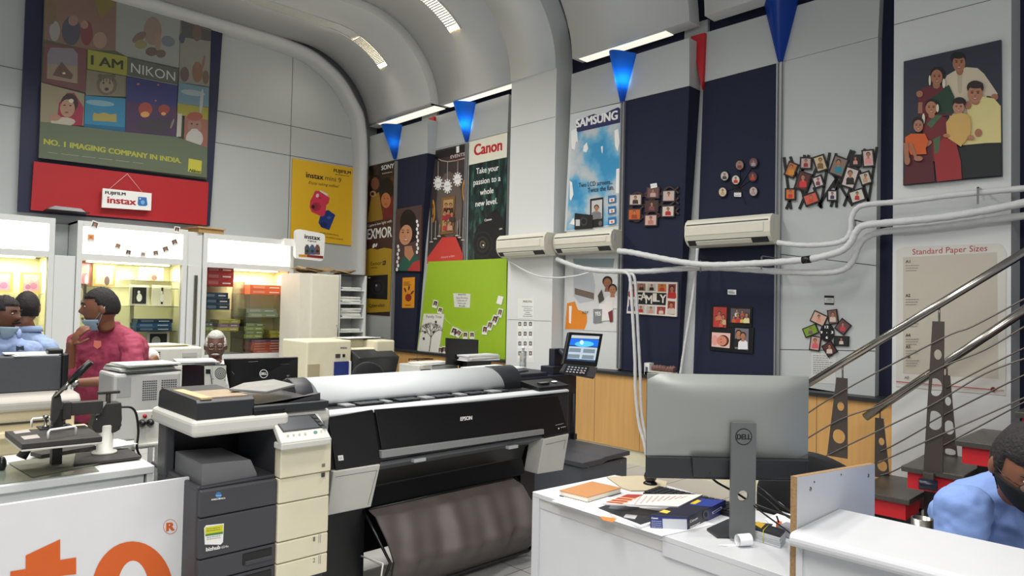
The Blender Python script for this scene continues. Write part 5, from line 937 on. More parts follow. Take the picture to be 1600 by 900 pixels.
# --- dark production printer with its finisher and tablet
pr_ = thing('production_printer', 'large dark production printer standing behind the right end of the plotter', 'printer', (4.25, 4.35, 0)); zt = on(903, 584, y=4.0).z
ink = mat('midnight_plastic', (30, 33, 46), .45)
g = G(); g.box((3.75, 4.0, .03), (4.65, 4.75, zt), ink); g.obj('body', pr_, bevel=.012)
g = G(); g.box((3.62, 4.02, zt-.09), (4.3, 4.7, zt+.03), ink); g.obj('output_unit', pr_, bevel=.01)
g = G(); g.tube([V(4.60, 3.985, .5), V(4.60, 3.985, .85)], .008, M['graph'], 6); g.box((4.59, 3.97, .45), (4.63, 4.0, .5), K_); g.obj('side_bar', pr_)
g = G(); a = on(868, 600, y=4.1); g.box((a.x-.09, 4.05, zt), (a.x+.09, 4.2, zt+.07), ink); g.box((a.x-.03, 4.09, zt+.06), (a.x+.1, 4.16, zt+.22), ink); g.obj('arm', pr_, bevel=.006)
T4 = [on(889.5, 518.5, y=3.93), on(942.5, 521.5, y=3.9), on(933, 573, y=3.83), on(879.5, 569, y=3.86)]
tn = (T4[1]-T4[0]).cross(T4[3]-T4[0]).normalized(); tn = tn if tn.dot(CAM-T4[0]) > 0 else -tn
g = G(); g.prism(T4, -tn*.03, K_); g.tube([T4[3].lerp(T4[2], .4)-tn*.03, V(a.x+.04, 4.08, zt+.2)], .03, ink, 8); tb = g.obj('control_screen', pr_, bevel=.005)
s = Sheet(T4[0]+tn*.0005, tn, th=.001); scm = lambda c, e=1.2: mat('lit_screen_%02x%02x%02x' % c, c, .3, emit=e, noise=0)
s.base([(893.5, 523), (937, 525), (929.5, 566), (885, 562)], scm((40, 70, 110), .4)); s.poly([(893.5, 523.5), (937, 525.5), (936, 530), (892.5, 528)], scm((190, 196, 200), .5)); s.poly([(892, 529), (936, 531), (934, 542), (889.5, 539)], scm((24, 90, 190), 1.1)); s.ell(913, 537.5, 15, 4.5, scm((70, 160, 230), 1.2)); s.ell(909, 535, 3, 3.6, scm((190, 214, 236), .8))
s.poly([(889.5, 541), (933.5, 543.5), (930, 563), (886.5, 560)], scm((170, 186, 200), .7))
for x, y in ((890, 543.5), (912, 545), (888, 553), (910, 554.5)): s.poly([(x, y), (x+18, y+1), (x+17, y+7), (x-1.5, y+6)], scm((120, 134, 146), .5))
s.obj('display', tb)
K4 = [on(882, 568, y=3.85), on(934, 574, y=3.82), on(929, 590, y=3.74), on(875, 580, y=3.78)]; kn = (K4[1]-K4[0]).cross(K4[3]-K4[0]).normalized(); kn = kn if kn.z > 0 else -kn
g = G(); g.prism(K4, -kn*.02, M['graph']); kp = tb; g.obj('keypad', tb, bevel=.004); s = Sheet(K4[0]+kn*.0005, kn, th=.0015)
s.base([(886, 569.5), (921, 573.5), (915, 586.5), (880.5, 580.5)], K_)
for i in range(6):
    for j in range(3): s.L = 0; s.poly([(888+i*5.2-j*1.6, 572+j*3.6+i*.5), (891+i*5.2-j*1.6, 572.3+j*3.6+i*.5), (890.4+i*5.2-j*1.6, 574.2+j*3.6+i*.5), (887.4+i*5.2-j*1.6, 573.8+j*3.6+i*.5)], F((170, 172, 176)))
s.ell(909, 581.5, 2, 1.2, F((200, 120, 110))); s.obj('key', kp)
def papers(name, label, c, w, d, n, rz, zb, cols=None, th=.006, jit=.03, cat_='papers', grp=None):
    g = G()
    for i in range(n):
        cc = (cols or [(228, 230, 232), (214, 214, 212), (236, 236, 234), (200, 198, 194)])[i % len(cols or [0]*4)]; dx, dy = random.uniform(-jit, jit), random.uniform(-jit, jit)
        g.box((c[0]-w/2+dx, c[1]-d/2+dy, zb+i*th), (c[0]+w/2+dx, c[1]+d/2+dy, zb+(i+1)*th-.001), F(cc), rz=rz+random.uniform(-.1, .1))
    return tag(g.obj(name), label, cat_, grp)
papers('paper_stack', 'loose heap of papers on the left part of the dark production printer', (3.95, 4.3), .45, .34, 6, .2, zt+.031, cols=[(40, 42, 48), (120, 122, 122), (200, 202, 204), (60, 62, 66), (190, 196, 190), (220, 222, 220)])
g = G(); p = on(872/1, 580, y=4.3); q = on(868/1, 560, y=4.3)
bx = on(873-3, 575, y=4.4); 
def bottle(x, y, z, r, h, label, m, capm=None, name='bottle'):
    th = thing(name, label, 'bottle', (x, y, z)); g = G(); g.lathe([(r*.9, 0), (r, .01), (r, h*.62), (r*.8, h*.7), (r*.34, h*.8), (r*.34, h*.93)], (x, y, z), m, 18); g.obj('body', th)
    g = G(); g.lathe([(r*.42, h*.9), (r*.42, h)], (x, y, z), capm or m, 14); g.obj('cap', th); return th
clearb = mat('clear_bottle', (210, 216, 216), .1, trans=.7, noise=0)
bb = on(817, 571, y=4.35); bottle(bb.x, 4.35, zt+.0301, .03, .2, 'clear bottle standing on the dark production printer before the white pilaster', clearb, M['paper'])
# finisher block
fn = thing('finisher', 'low dark grey paper unit with a lid, right of the plotter against the wood panelling', 'printer unit', (4.25, 3.65, 0))
g = G(); g.box((3.98, 3.36, 0), (4.54, 3.96, .41), mat('slate_plastic', (78, 82, 90), .5)); g.obj('body', fn, bevel=.01)
g = G(); g.prism([V(x, 3.34, z) for x, z in ((3.97, .41), (4.2, .41), (4.26, .425), (4.55, .43), (4.55, .465), (4.24, .46), (4.18, .45), (3.97, .45))], V(0, .62, 0), mat('slate_lid', (64, 66, 72), .45)); g.obj('lid', fn, bevel=.006)
g = G(); [g.lathe([(.008, 0), (.008, .004)], on(*p, y=3.359), M['steel'], 10, ax=(0, -1, 0)) for p in ((918, 729), (970, 722))]; g.obj('screw', fn)
# cable loop on the wood
# --- counter row behind copier (hidden support)
def table(name, label, x0, y0, x1, y1, z, m, legm=None):
    th = thing(name, label, 'table', ((x0+x1)/2, (y0+y1)/2, 0)); g = G(); g.box((x0, y0, z-.03), (x1, y1, z), m); g.obj('tabletop', th, bevel=.003)
    for x, y in ((x0+.03, y0+.03), (x1-.06, y0+.03), (x0+.03, y1-.06), (x1-.06, y1-.06)): g = G(); g.box((x, y, 0), (x+.03, y+.03, z-.03), legm or m); g.obj('leg', th)
    return th
# --- left: dark box, beige printer, old laser printers
zt1 = .82
table('work_table', 'low white work table under the beige printer at the left edge', -.4, 4.18, 1.55, 4.62, .80, M['white'])
bei = mat('beige_plastic', (214, 202, 168), .5)
zb1, zb0 = on(60, 617, y=4.25).z, on(60, 688, y=4.25).z
th = thing('beige_printer', 'long beige and grey printer with a rounded lid behind the heat press', 'printer', (.4, 4.4, .8)); xr1 = on(124, 640, y=4.25).x
g = G(); g.box((-.3, 4.25, .801), (xr1-.02, 4.58, zb1-.07), bei); g.obj('body', th, bevel=.01)
g = G(); g.prism([V(-.32, y, z) for y, z in ((4.22, zb1-.075), (4.22, zb1-.03), (4.25, zb1-.005), (4.35, zb1), (4.6, zb1), (4.6, zb1-.075))], V(xr1+.32, 0, 0), mat('warm_grey_plastic', (170, 166, 158), .5)); g.obj('lid', th, bevel=.012)
g = G(); g.box((-.31, 4.235, zb1-.14), (xr1-.06, 4.26, zb1-.13), K_); g.box((-.31, 4.19, zb1-.2), (xr1+.03, 4.26, zb1-.17), bei); g.obj('tray', th, bevel=.006)
x0, x1 = on(0, 580, y=4.5).x-.25, on(106, 580, y=4.4).x
th = thing('dark_scanner', 'dark grey box-shaped machine with papers on its lid at the left edge', 'machine', ((x0+x1)/2, 4.5, zb1)); z1_, z0_ = on(50, 557, y=4.4).z, on(50, 616, y=4.4).z
g = G(); g.box((x0, 4.4, zb1+.001), (x1-.03, 4.6, z1_), mat('charcoal_felt', (66, 70, 74), .7, nscale=40, noise=.1)); g.obj('body', th, bevel=.006)
g = G(); g.box((x1-.03, 4.38, zb1+.001), (x1, 4.62, z1_+.01), K_); g.box((x1-.09, 4.42, z1_), (x1-.02, 4.5, z1_+.035), K_); g.obj('end_plate', th, bevel=.008)
papers('paper_stack', 'white papers lying on the dark box-shaped machine at the left edge', (on(50, 555, y=4.5).x, 4.5), .2, .14, 3, .02, z1_+.001, th=.004)
# grey laser printer with books
lg = mat('old_printer_grey', (176, 177, 174), .5)
xa_, xb_ = on(169, 600, y=4.32).x+.02, on(281, 600, y=4.32).x; z1_, z0_ = on(225, 583, y=4.3).z, on(225, 650, y=4.3).z
th = thing('laser_printer', 'old light grey box printer with papers on top beside the man in the pink shirt', 'printer', ((xa_+xb_)/2, 4.45, .8)); 
g = G(); g.box((xa_, 4.3, .801), (xb_, 4.62, z1_), lg); g.obj('body', th, bevel=.015)
g = G()
for a, b in ((.42, .64), (.7, .94)):
    X0, X1 = xa_+(xb_-xa_)*a, xa_+(xb_-xa_)*b
    for i in range(9):
        for j in range(7): g.box((X0+(X1-X0)*j/7, 4.2985, z1_-.045-i*.013), (X0+(X1-X0)*(j+.7)/7, 4.301, z1_-.052-i*.013), M['graph'])
    g.obj('vent', th); g = G()
g = G(); g.box((xa_+.02, 4.298, z1_-.13), (xa_+.09, 4.302, z1_-.02), F((150, 152, 152))); g.obj('side_plate', th)
papers('paper_stack', 'pile of magazines and papers on the old grey printer beside the pink shirt', ((xa_+xb_)/2, 4.46), .3, .26, 6, .15, z1_+.001, cols=[(60, 66, 64), (190, 192, 188), (206, 208, 200), (130, 136, 130), (214, 214, 206), (196, 200, 196)], th=.008)
# power switchboard
sb = thing('socket_board', 'grey switch board with plugs and red switches left of the copier', 'socket board', (1.2, 4.0, .82))
p = on(232, 658, y=4.1); g = G(); g.box((p.x-.055, 4.1, .801), (p.x+.055, 4.15, p.z+.055), M['pale']); g.box((p.x-.07, 4.08, .80), (p.x+.07, 4.17, .815), M['pale']); g.obj('box', sb, bevel=.004)
for px, py in ((226, 650), (240, 650)): q = on(px, py, y=4.1); g = G(); g.lathe([(.011, 0), (.009, .01)], q, F((170, 20, 34)), 12, ax=(0, -1, 0)); g.obj('switch', sb)
for px, py in ((221, 661), (234, 660)): q = on(px, py, y=4.1); g = G(); g.lathe([(.02, 0), (.018, .02), (.01, .035)], q, K_, 14, ax=(0, -1, 0)); g.obj('plug', sb)
# white laser printer further back
xa_, xb_ = on(233, 560, y=5.9).x, on(316, 560, y=5.9).x; z1_, z0_ = on(275, 543, y=5.9).z, on(275, 597, y=5.9).z
table('side_table', 'plain table under the white laser printer before the lit cabinets', xa_, 5.9, xb_+.1, 6.45, z0_-.05, M['white'])
th = thing('laser_printer', 'white laser printer with a yellow envelope on top before the middle lit cabinet', 'printer', ((xa_+xb_)/2, 6.1, z0_-.05))
g = G(); g.box((xa_, 5.9, z0_-.049), (xb_, 6.35, (z1_+z0_)/2-.005), M['pale']); g.box((xa_, 5.9, (z1_+z0_)/2), (xb_, 6.35, z1_), M['pale']); g.obj('body', th, bevel=.015)
g = G(); g.box((xa_+.25, 5.893, z1_-.08), (xa_+.36, 5.9, z1_-.045), lg); g.obj('name_plate', th); g = G(); [g.box((xa_+.02, 5.896, z1_-.03-i*.016), (xa_+.08, 5.9, z1_-.038-i*.016), M['graph']) for i in range(8)]; g.obj('vent', th)
papers('envelope', 'yellow envelope and papers on the white laser printer', ((xa_+xb_)/2-.1, 6.1), .42, .3, 3, .3, z1_+.001, cols=[(200, 196, 180), (214, 196, 130), (206, 204, 190)], cat_='envelope')
# --- desk row with PC tower and the black monitor
table('computer_table', 'table behind the copier carrying the tower computer and the black monitor', 1.5, 4.6, 2.9, 5.1, .78, M['white'])
xa_, xb_, xcn = on(295, 580, y=4.85).x, on(354, 580, y=4.75).x, on(319, 580, y=4.75).x; zt_ = on(330, 571, y=4.75).z
th = thing('computer_tower', 'tower computer with its metal back and fan towards us, papers on top', 'computer', ((xcn+xb_)/2, 4.95, .78))
g = G(); g.box((xcn-.0, 4.763, .781), (xb_, 5.08, zt_), K_); g.prism([V(xa_, 4.98, .781), V(xcn, 4.763, .781), V(xcn, 5.08, .781)], V(0, 0, zt_-.781), K_); g.obj('case', th)
s = Sheet(V(0, 4.763, 0), V(0, -1, 0), th=.003); s.base([(319.5, 572), (353.5, 571), (353, 612), (319.5, 613)], F((186, 188, 182))); s.ell(344.5, 583.5, 9, 9.5, F((90, 94, 92)), n=20)
for r in (7.4, 5, 2.6): s.ell(344.5, 583.5, r, r, F((170, 172, 168)), n=20); s.ell(344.5, 583.5, r-1, r-1, F((90, 94, 92)), n=20)
s.poly([(321.5, 577), (329, 577), (329, 584), (321.5, 584)], BLK)
for x, y in ((321, 570), (335, 570), (347, 570), (333, 592), (351, 594)): s.ell(x, y, .8, .8, BLK, n=6)
s.line([(328, 580), (330, 590), (331, 600)], 1, BLK); s.line([(331.8, 568), (331.6, 612)], .5, F((120, 120, 118))); s.obj('back_plate', th)
papers('paper_stack', 'sheaf of white papers on the tower computer', ((xa_+xb_)/2-.02, 4.95), .25, .2, 4, -.12, zt_+.001, cols=[(220, 222, 222), (190, 192, 192), (228, 228, 226), (206, 206, 206)], th=.007, jit=.02)
def monitor_back(name, label, L, logo=None, stand=True):
    pass
Q = [on(350, 560.5, y=4.85), on(466, 557.5, y=4.62), on(465, 612, y=4.62), on(360, 612, y=4.85)]
th = thing('monitor', 'black monitor seen from behind with a white round logo, before the white-haired man', 'monitor', ((Q[2].x+Q[3].x)/2, 4.74, .78))
dn = V(.2, .98, 0)
g = G(); g.prism(Q, dn*.03, K_); g.obj('back_cover', th, bevel=.006); mid = (Q[2]+Q[3])/2; g = G(); g.box((mid.x-.12, 4.66, .781), (mid.x+.12, 4.86, .795), K_); g.box((mid.x-.03, 4.75, .79), (mid.x+.03, 4.79, 1.0), K_); g.obj('stand', th)
nq = (Q[1]-Q[0]).cross(Q[3]-Q[0]); s = Sheet(Q[0], nq, th=.006); s.ell(412, 584, 6.6, 6.8, WHT, n=24); s.ell(412, 584, 5.6, 5.8, K_, n=24); s.txt('DELL', (407.6, 586), (416.6, 585.6), 4, WHT, bold=.05); s.line([(388, 565.5), (403, 564.5)], .8, F((120, 124, 122))); s.line([(438, 569), (452, 569)], .6, F((90, 94, 92))); s.line([(362, 580), (366, 585)], .6, F((140, 140, 140))); s.obj('logo', th)
bp = on(449.5, 600, y=4.55); table('stool_table', 'small stand behind the plotter', 1.95, 4.3, 2.6, 4.57, .84, D_); bottle(on(450, 590, y=4.45).x, 4.45, .841, .035, .26, 'small dark bottle before the right corner of the black monitor', mat('dark_bottle', (40, 46, 44), .15), K_)
# --- back right: tall cabinet, pigeonholes, printer, chair
yy = 8.3; X = lambda px: on(px, 480, y=yy).x; Z = lambda px, py: on(px, py, y=yy).z
th = thing('filing_cabinet', 'tall cream cupboard with a brown wrapper on top, beside the pigeonhole rack', 'cupboard', ((X(467)+X(529))/2, 8.55, 0))
g = G(); g.box((X(468), 8.32, 0), (X(529.5), 8.85, Z(500, 428)), mat('warm_white_laminate', (224, 220, 206), .45)); g.obj('carcass', th, bevel=.003); g = G(); g.box((X(487), 8.3, .05), (X(529), 8.32, Z(500, 430)), mat('warm_white_laminate', (0, 0, 0))); d = g.obj('door', th, bevel=.003)
g = G(); p = on(526.5, 518, y=8.29); g.tube([V(p.x, 8.3, p.z+.08), V(p.x, 8.27, p.z+.07), V(p.x, 8.27, p.z-.07), V(p.x, 8.3, p.z-.08)], .007, M['steel'], 6); g.obj('handle', d)
g = G(); p = on(495, 427, y=8.4); zz = Z(500, 428)
for i in range(12): a = random.uniform(-.35, .35); g.obox((p.x+.1+a, 8.45+random.uniform(-.06, .1), zz+.035+random.uniform(0, .03)), .24, .2, .008, F((196-i*5, 170-i*5, 130-i*4)), Matrix.Rotation(random.uniform(-.2, .2), 3, 'Y') @ Matrix.Rotation(random.uniform(-.25, .25), 3, 'X'))
tag(g.obj('wrapping_paper'), 'crumpled brown wrapping paper on the tall cream cupboard', 'wrapping paper')
th = thing('pigeonhole_rack', 'tall open rack of shelves filled with papers, right of the cream cupboard', 'rack', ((X(531)+X(572))/2, 8.5, 0)); zr = Z(550, 430); rw = M['white']
x0, x1 = X(530.5), X(572)
g = G(); g.box((x0, 8.3, 0), (x0+.012, 8.65, zr), rw); g.box((x1-.03, 8.3, 0), (x1, 8.65, zr), rw); g.box((x0, 8.65, 0), (x1, 8.66, zr), rw); g.obj('frame', th, bevel=.002)
lv = [(452, 2), (473, 4), (495, 6), (517, 2), (530, 2)]
for i, (py, n_) in enumerate(lv):
    z = Z(550, py+1); g = G(); g.box((x0+.012, 8.31, z-.014), (x1-.03, 8.65, z), rw); g.obj('shelf', th)
    papers('paper_stack', 'papers on the %s shelf of the pigeonhole rack' % (['top', 'second', 'third', 'fourth', 'lowest'][i]), ((x0+x1)/2-.01, 8.46), .3, .24, n_+1, .0, z+.001, th=.018 if n_ > 2 else .012, jit=.01, grp='papers in the pigeonhole rack')
g = G(); g.box((x0, 8.3, zr), (x1, 8.66, zr+.012), M['graph']); g.obj('top_board', th)
# wide cream printer
yy = 7.0; zt_ = on(480, 533, y=7).z
th = thing('textile_printer', 'wide cream desktop printer with a dark blue front under the pigeonhole rack', 'printer', (4.2, 7.3, 0)); X = lambda px: on(px, 560, y=7).x
g = G(); g.box((X(479), 7.0, .66), (X(549), 7.6, zt_), M['cream']); g.box((X(549), 7.05, .66), (X(616), 7.6, zt_-.1), M['cream']); g.box((X(588), 7.0, .93), (X(616.5), 7.6, zt_-.01), M['cream']); g.box((X(549), 7.3, zt_-.15), (X(590), 7.6, zt_), M['cream']); g.obj('body', th, bevel=.02, seg=3)
g = G(); g.box((X(522), 6.985, .6), (X(544), 7.0, on(530, 565, y=7).z), F((30, 50, 120))); g.box((X(545), 6.985, .6), (X(548), 7.0, on(530, 565, y=7).z), WHT); g.obj('blue_panel', th)
g = G(); g.box((X(481), 6.985, .6), (X(499), 7.0, on(490, 569, y=7).z), F((170, 160, 130))); g.obj('side_hatch', th); g = G(); g.box((X(524), 6.99, on(530, 559, y=7).z), (X(531), 7.0, on(530, 553, y=7).z), M['graph']); g.obj('button', th); g = G(); g.box((X(535), 6.99, on(530, 558, y=7).z), (X(538.5), 7.0, on(530, 553.5, y=7).z), K_); g.obj('button', th)
g = G(); g.prism([V(X(550), y, z) for y, z in ((6.95, .7), (6.85, .98), (7.05, 1.06), (7.2, 1.06), (7.2, .7))], V(X(614)-X(550), 0, 0), M['dark']); g.obj('platen_cover', th, bevel=.02)
s = Sheet(V(0, 7.0, 0), V(0, -1, 0), th=.002); s.txt('EPSON', (532, 545), (542, 545), 2.6, F((90, 90, 90)), bold=.04); s.scrawl((601, 551.5), (613, 551.5), 2.2, F((40, 40, 40))); s.obj('logo', th)
g = G(); g.box((X(479), 7.02, 0), (X(616), 7.6, .655), M['graph']); g.obj('stand', th)
p = on(565, 532, y=7.3); papers('paper_sheet', 'white sheets lying on the wide cream printer', (p.x, 7.35), .5, .3, 2, .1, zt_+.001, cols=[(40, 40, 44), (226, 228, 230)], th=.006)
def office_chair(x, y, zs, rz, label, bw=.46, zt=.95, curve=.08, col=None, grp=None):
    m = col or mat('black_fabric', (22, 24, 27), .8, nscale=60, noise=.2); th = thing('office_chair', label, 'chair', (x, y, 0)); Rz = Matrix.Translation(V(x, y, 0)) @ Matrix.Rotation(rz, 4, 'Z')
    g = G(); n, k = 16, 8; vs = []
    for s_ in (0, 1):
        for j in range(k+1):
            for i in range(n+1):
                u = i/n*2-1; v = j/k; w = bw/2*(1-.35*max(0, v-.55)**2/.2)*(1 if v > .1 else .92); vs.append(V(u*w, -.2-curve*(1-u*u)+s_*.06-.02*v, zs+.1+(zt-zs-.1)*v-.06*u*u*v))
    Nn = (n+1)*(k+1); f = []
    for j in range(k):
        for i in range(n): a = j*(n+1)+i; f += [(a, a+1, a+n+2, a+n+1), (Nn+a, Nn+a+n+1, Nn+a+n+2, Nn+a+1)]
    for i in range(n): f += [(i, Nn+i, Nn+i+1, i+1), (k*(n+1)+i, k*(n+1)+i+1, Nn+k*(n+1)+i+1, Nn+k*(n+1)+i)]
    for j in range(k): a = j*(n+1); b = a+n; f += [(a, a+n+1, Nn+a+n+1, Nn+a), (b, Nn+b, Nn+b+n+1, b+n+1)]
    g.add(vs, f, m, True); xf(g, Rz); g.obj('backrest', th, bevel=.012)
    g = G(); g.ball((0, .05, zs), (.25, .25, .05), m); xf(g, Rz); g.obj('seat', th)
    g = G(); g.tube([(0, 0, zs-.03), (0, 0, .1)], .025, M['steel'], 10); g.tube([(0, 0, zs-.02), (0, -.25, zs), (0, -.27, zs+.3)], .02, K_, 8); xf(g, Rz); g.obj('post', th)
    for i in range(5): a = i*2*PI/5; g = G(); g.tube([(0, 0, .1), (.28*math.cos(a), .28*math.sin(a), .06)], [.025, .015], K_, 8); g.ball((.28*math.cos(a), .28*math.sin(a), .03), .03, K_); xf(g, Rz); g.obj('leg', th)
    return th
p = on(576, 590, y=5.4); office_chair(p.x, 5.4, .48, -.6, 'black office chair before the wide cream printer', bw=.36, zt=on(576, 563, y=5.3).z)
# desk by the green board
table('computer_table', 'table below the lime green board with a black monitor and a printer on it', 4.55, 6.1, 5.82, 6.85, .76, M['white'])
X = lambda px, y=6.4: on(px, 560, y=y).x; Zq = lambda px, py, y=6.4: on(px, py, y=y).z
th = thing('small_printer', 'small white printer with papers on top below the lime green board', 'printer', (X(680), 6.5, .76))
g = G(); g.box((X(655), 6.4, .761), (X(676), 6.8, Zq(665, 571)), M['pale']); g.box((X(676), 6.4, .761), (X(716), 6.8, Zq(690, 571)), F((150, 152, 152))); g.obj('body', th, bevel=.008); g = G(); g.box((X(657.5), 6.395, .77), (X(673), 6.4, Zq(665, 577)), K_); g.obj('opening', th)
papers('paper_stack', 'papers on the small white printer below the lime green board', (X(684), 6.55), .45, .25, 3, .1, Zq(665, 571)+.001, th=.008)
Q = [on(699, 528, y=6.3), on(748, 531, y=6.3), on(747, 573, y=6.3), on(699, 570, y=6.3)]
th = thing('monitor', 'black monitor seen from behind in front of the lime green board', 'monitor', ((Q[2].x+Q[3].x)/2, 6.33, .76)); g = G(); g.prism(Q, V(.0, .04, 0), K_); g.obj('back_cover', th, bevel=.004); g = G(); m_ = (Q[2]+Q[3])/2; g.box((m_.x-.03, 6.3, .77), (m_.x+.03, 6.34, Q[2].z+.05), K_); g.box((m_.x-.12, 6.22, .761), (m_.x+.12, 6.4, .775), K_); g.obj('stand', th)
th = thing('computer_tower', 'black computer box with papers on top, right of the monitor at the lime green board', 'computer', (X(752), 6.3, .76)); g = G(); g.box((on(728, 560, y=6.2).x, 6.18, .761), (on(766, 560, y=6.2).x, 6.26, Zq(745, 563, 6.2)), K_); g.obj('case', th, bevel=.004)
papers('paper_stack', 'thick pile of papers on the black computer box at the lime green board', (on(748, 560, y=6.22).x, 6.22), .5, .2, 5, .05, Zq(745, 563, 6.2)+.001, th=.014)
g = G()
for py in (561, 571, 582):
    a, b = on(639, py, x=5.6), on(653, py+1, x=5.6); g.tube([a, b, b+V(.255, 0, 0), a+V(.255, 0, 0), a], .006, K_, 6)
for px in (639, 653): g.tube([on(px, 560, x=5.6), on(px, 600, x=5.6)-V(0, 0, .1)], .006, K_, 6)
tag(g.obj('wire_rack'), 'black wire rack against the wood panelling left of the lime green board', 'rack')
# things on the ledge right of the pilaster
p = on(1037, 575, x=5.9); g = G(); g.box((5.86, p.y-.17, ZL+.001), (5.96, p.y+.2, ZL+.03), F((190, 186, 176))); g.box((5.85, p.y-.13, ZL+.032), (5.95, p.y+.15, ZL+.045), F((214, 210, 200))); tag(g.obj('paper_stack'), 'papers lying on the wall ledge under the FAMILY frame', 'papers')
g = G(); P = []
for i in range(26): t = i/25; P.append(V(5.9, p.y-.13+t*.26, ZL+.075+.006*math.sin(i*2.1)))
g.tube(P, [.028+.006*math.sin(i*1.7) for i in range(26)], F((120, 84, 76)), 10); tag(g.obj('cloth_roll'), 'rolled brown cloth on the papers on the wall ledge', 'cloth')
p = on(1014, 578, x=5.9); g = G(); g.box((5.86, p.y-.03, ZL+.001), (5.94, p.y+.03, ZL+.12), WHT); g.box((5.858, p.y-.015, ZL+.03), (5.86, p.y+.015, ZL+.08), F((90, 96, 110))); tag(g.obj('switch_box'), 'small white box on the wall ledge beside the rolled cloth', 'box')
# heat press and counter, sign in front
th = thing('service_counter', 'white counter at the left with the heat press on it', 'counter', (.2, 3.8, 0)); CZ = .82
g = G(); g.box((-1.5, 3.5, CZ-.035), (1.06, 4.16, CZ), M['white']); g.obj('worktop', th, bevel=.004)
g = G(); g.box((-1.5, 3.52, 0), (1.02, 3.535, CZ-.035), M['white']); g.box((1.03, 3.505, 0), (1.055, 4.15, CZ-.035), M['white']); g.box((-1.5, 4.12, 0), (1.03, 4.14, CZ-.035), M['white']); g.obj('panel', th, bevel=.002)
g = G(); q = [on(*p, z=CZ+.001) for p in ((12, 725), (122, 707), (155, 727), (50, 748))]; g.prism([on(*p, z=CZ+.0005) for p in ((-80, 745), (118, 706), (155, 737), (-80, 768))], V(0, 0, .004), mat('clear_sheet', (150, 158, 148), .15, trans=.3, noise=0)); tag(g.obj('glass_sheet'), 'sheet of glass lying on the white counter under the heat press', 'glass sheet')
g = G(); g.prism([V(v.x, v.y, CZ+.006) for v in q], V(0, 0, .0015), mat('grey_green_mat', (110, 112, 96), .6)); tag(g.obj('mat'), 'dull green mat under the glass beneath the heat press', 'mat')
hp = thing('heat_press', 'black heat press with a swung-out flat plate on the white counter', 'heat press', (.85, 3.85, CZ)); ir = mat('worn_iron', (48, 46, 44), .55, nscale=30, noise=.25); zp = CZ+.006
g = G(); 
def ctr(px, py, z): return on(px, py, z=z)
q = [ctr(*p, zp) for p in ((115, 730), (221, 717), (200, 704), (118, 712))]; g.prism(q, V(0, 0, .014), ir); g.obox(tuple(ctr(100, 708, zp)+V(0, 0, .012)), .26, .1, .02, ir, Matrix.Rotation(.3, 3, 'Z')); g.obj('base', hp, bevel=.003)
c = ctr(163, 708, zp+.014); g = G(); g.lathe([(.055, 0), (.055, .01), (.036, .012), (.036, .135), (.034, .14)], c, M['pale'], 22); g.obj('column', hp)
Hh = [on(*p, y=c.y-.03) for p in ((144, 668), (150, 648), (163, 631), (190, 629), (191, 655), (188, 671), (180, 676), (150, 676))]; g = G(); g.prism(Hh, V(0, .09, 0), ir); hd = g.obj('head', hp, bevel=.004)
s = Sheet(V(0, c.y-.031, 0), V(0, -1, 0), th=.001); s.base([(160, 628.5), (167, 628), (155, 648), (149, 650)], F((170, 172, 170))); s.ell(151, 655, 1, 1, WHT, n=6); s.ell(187, 664, 3, 3.5, ir); s.obj('plate', hd)
g = G(); p = on(169, 625, y=c.y); g.tube([p-V(0, 0, .05), p+V(0, 0, .03)], .012, ir, 8); g.box((p.x-.05, p.y-.012, p.z+.03), (p.x+.05, p.y+.012, p.z+.045), ir); g.obj('pressure_knob', hp, bevel=.004)
a1, a2 = on(148, 637, y=c.y), on(98, 638, y=c.y-.05); g = G(); g.box((a2.x, a2.y-.02, a2.z-.035), (a1.x+.02, a2.y+.03, a2.z+.025), ir); g.box((a2.x-.005, a2.y-.03, a2.z-.05), (a2.x+.03, a2.y+.02, a2.z+.03), ir); g.obj('arm', hp, bevel=.003)
g = G(); Pd = [on(*p, y=a2.y-.08) for p in ((90, 612), (83, 622), (81, 645), (80, 658), (86, 661), (92, 650), (97, 630), (95, 618))]; g.prism(Pd, V(0, .03, 0), ir); b1, b2, b3 = on(84, 622, y=a2.y-.07), on(100, 606, y=a2.y-.1), on(142, 565, y=a2.y-.14); g.tube([b1, b2, b2.lerp(b3, .25)], .009, M['steel'], 8); g.tube([b2.lerp(b3, .2), b2.lerp(b3, .55), b3], [.012, .017, .014], K_, 10); g.obj('lever', hp)
zpl = on(34, 696, y=3.42).z; T = [V(*on(*p, z=zpl)) for p in ((7.5, 674), (34, 694), (160, 682), (133, 664))]; g = G(); g.prism(T, V(0, 0, -.022), ir); g.prism([v+V(0, 0, -.024) for v in T], V(0, 0, -.008), M['pale']); g.obj('heat_plate', hp, bevel=.002)
g = G()
for pa_, pb_ in (((49, 667), (78, 664)), ((75, 686), (118, 679))):
    A, B2 = on(*pa_, z=zpl), on(*pb_, z=zpl); g.tube([A, A+V(0, 0, .03), A+V(0, 0, .037)+(B2-A)*.06, B2+V(0, 0, .037)-(B2-A)*.06, B2+V(0, 0, .03), B2], .005, WHT, 8); g.obj('handle', hp); g = G()
g = G(); cc_ = on(84, 668, z=zpl); g.box((cc_.x-.06, cc_.y-.05, zpl), (cc_.x+.07, cc_.y+.05, zpl+.006), ir)
for dx, dy in ((-.035, -.01), (.0, -.02), (.035, -.02), (.04, .03)): g.lathe([(.014, 0), (.014, .008), (.006, .01), (.006, .04), (.012, .042), (.012, .055)], (cc_.x+dx, cc_.y+dy, zpl+.006), M['steel'], 12)
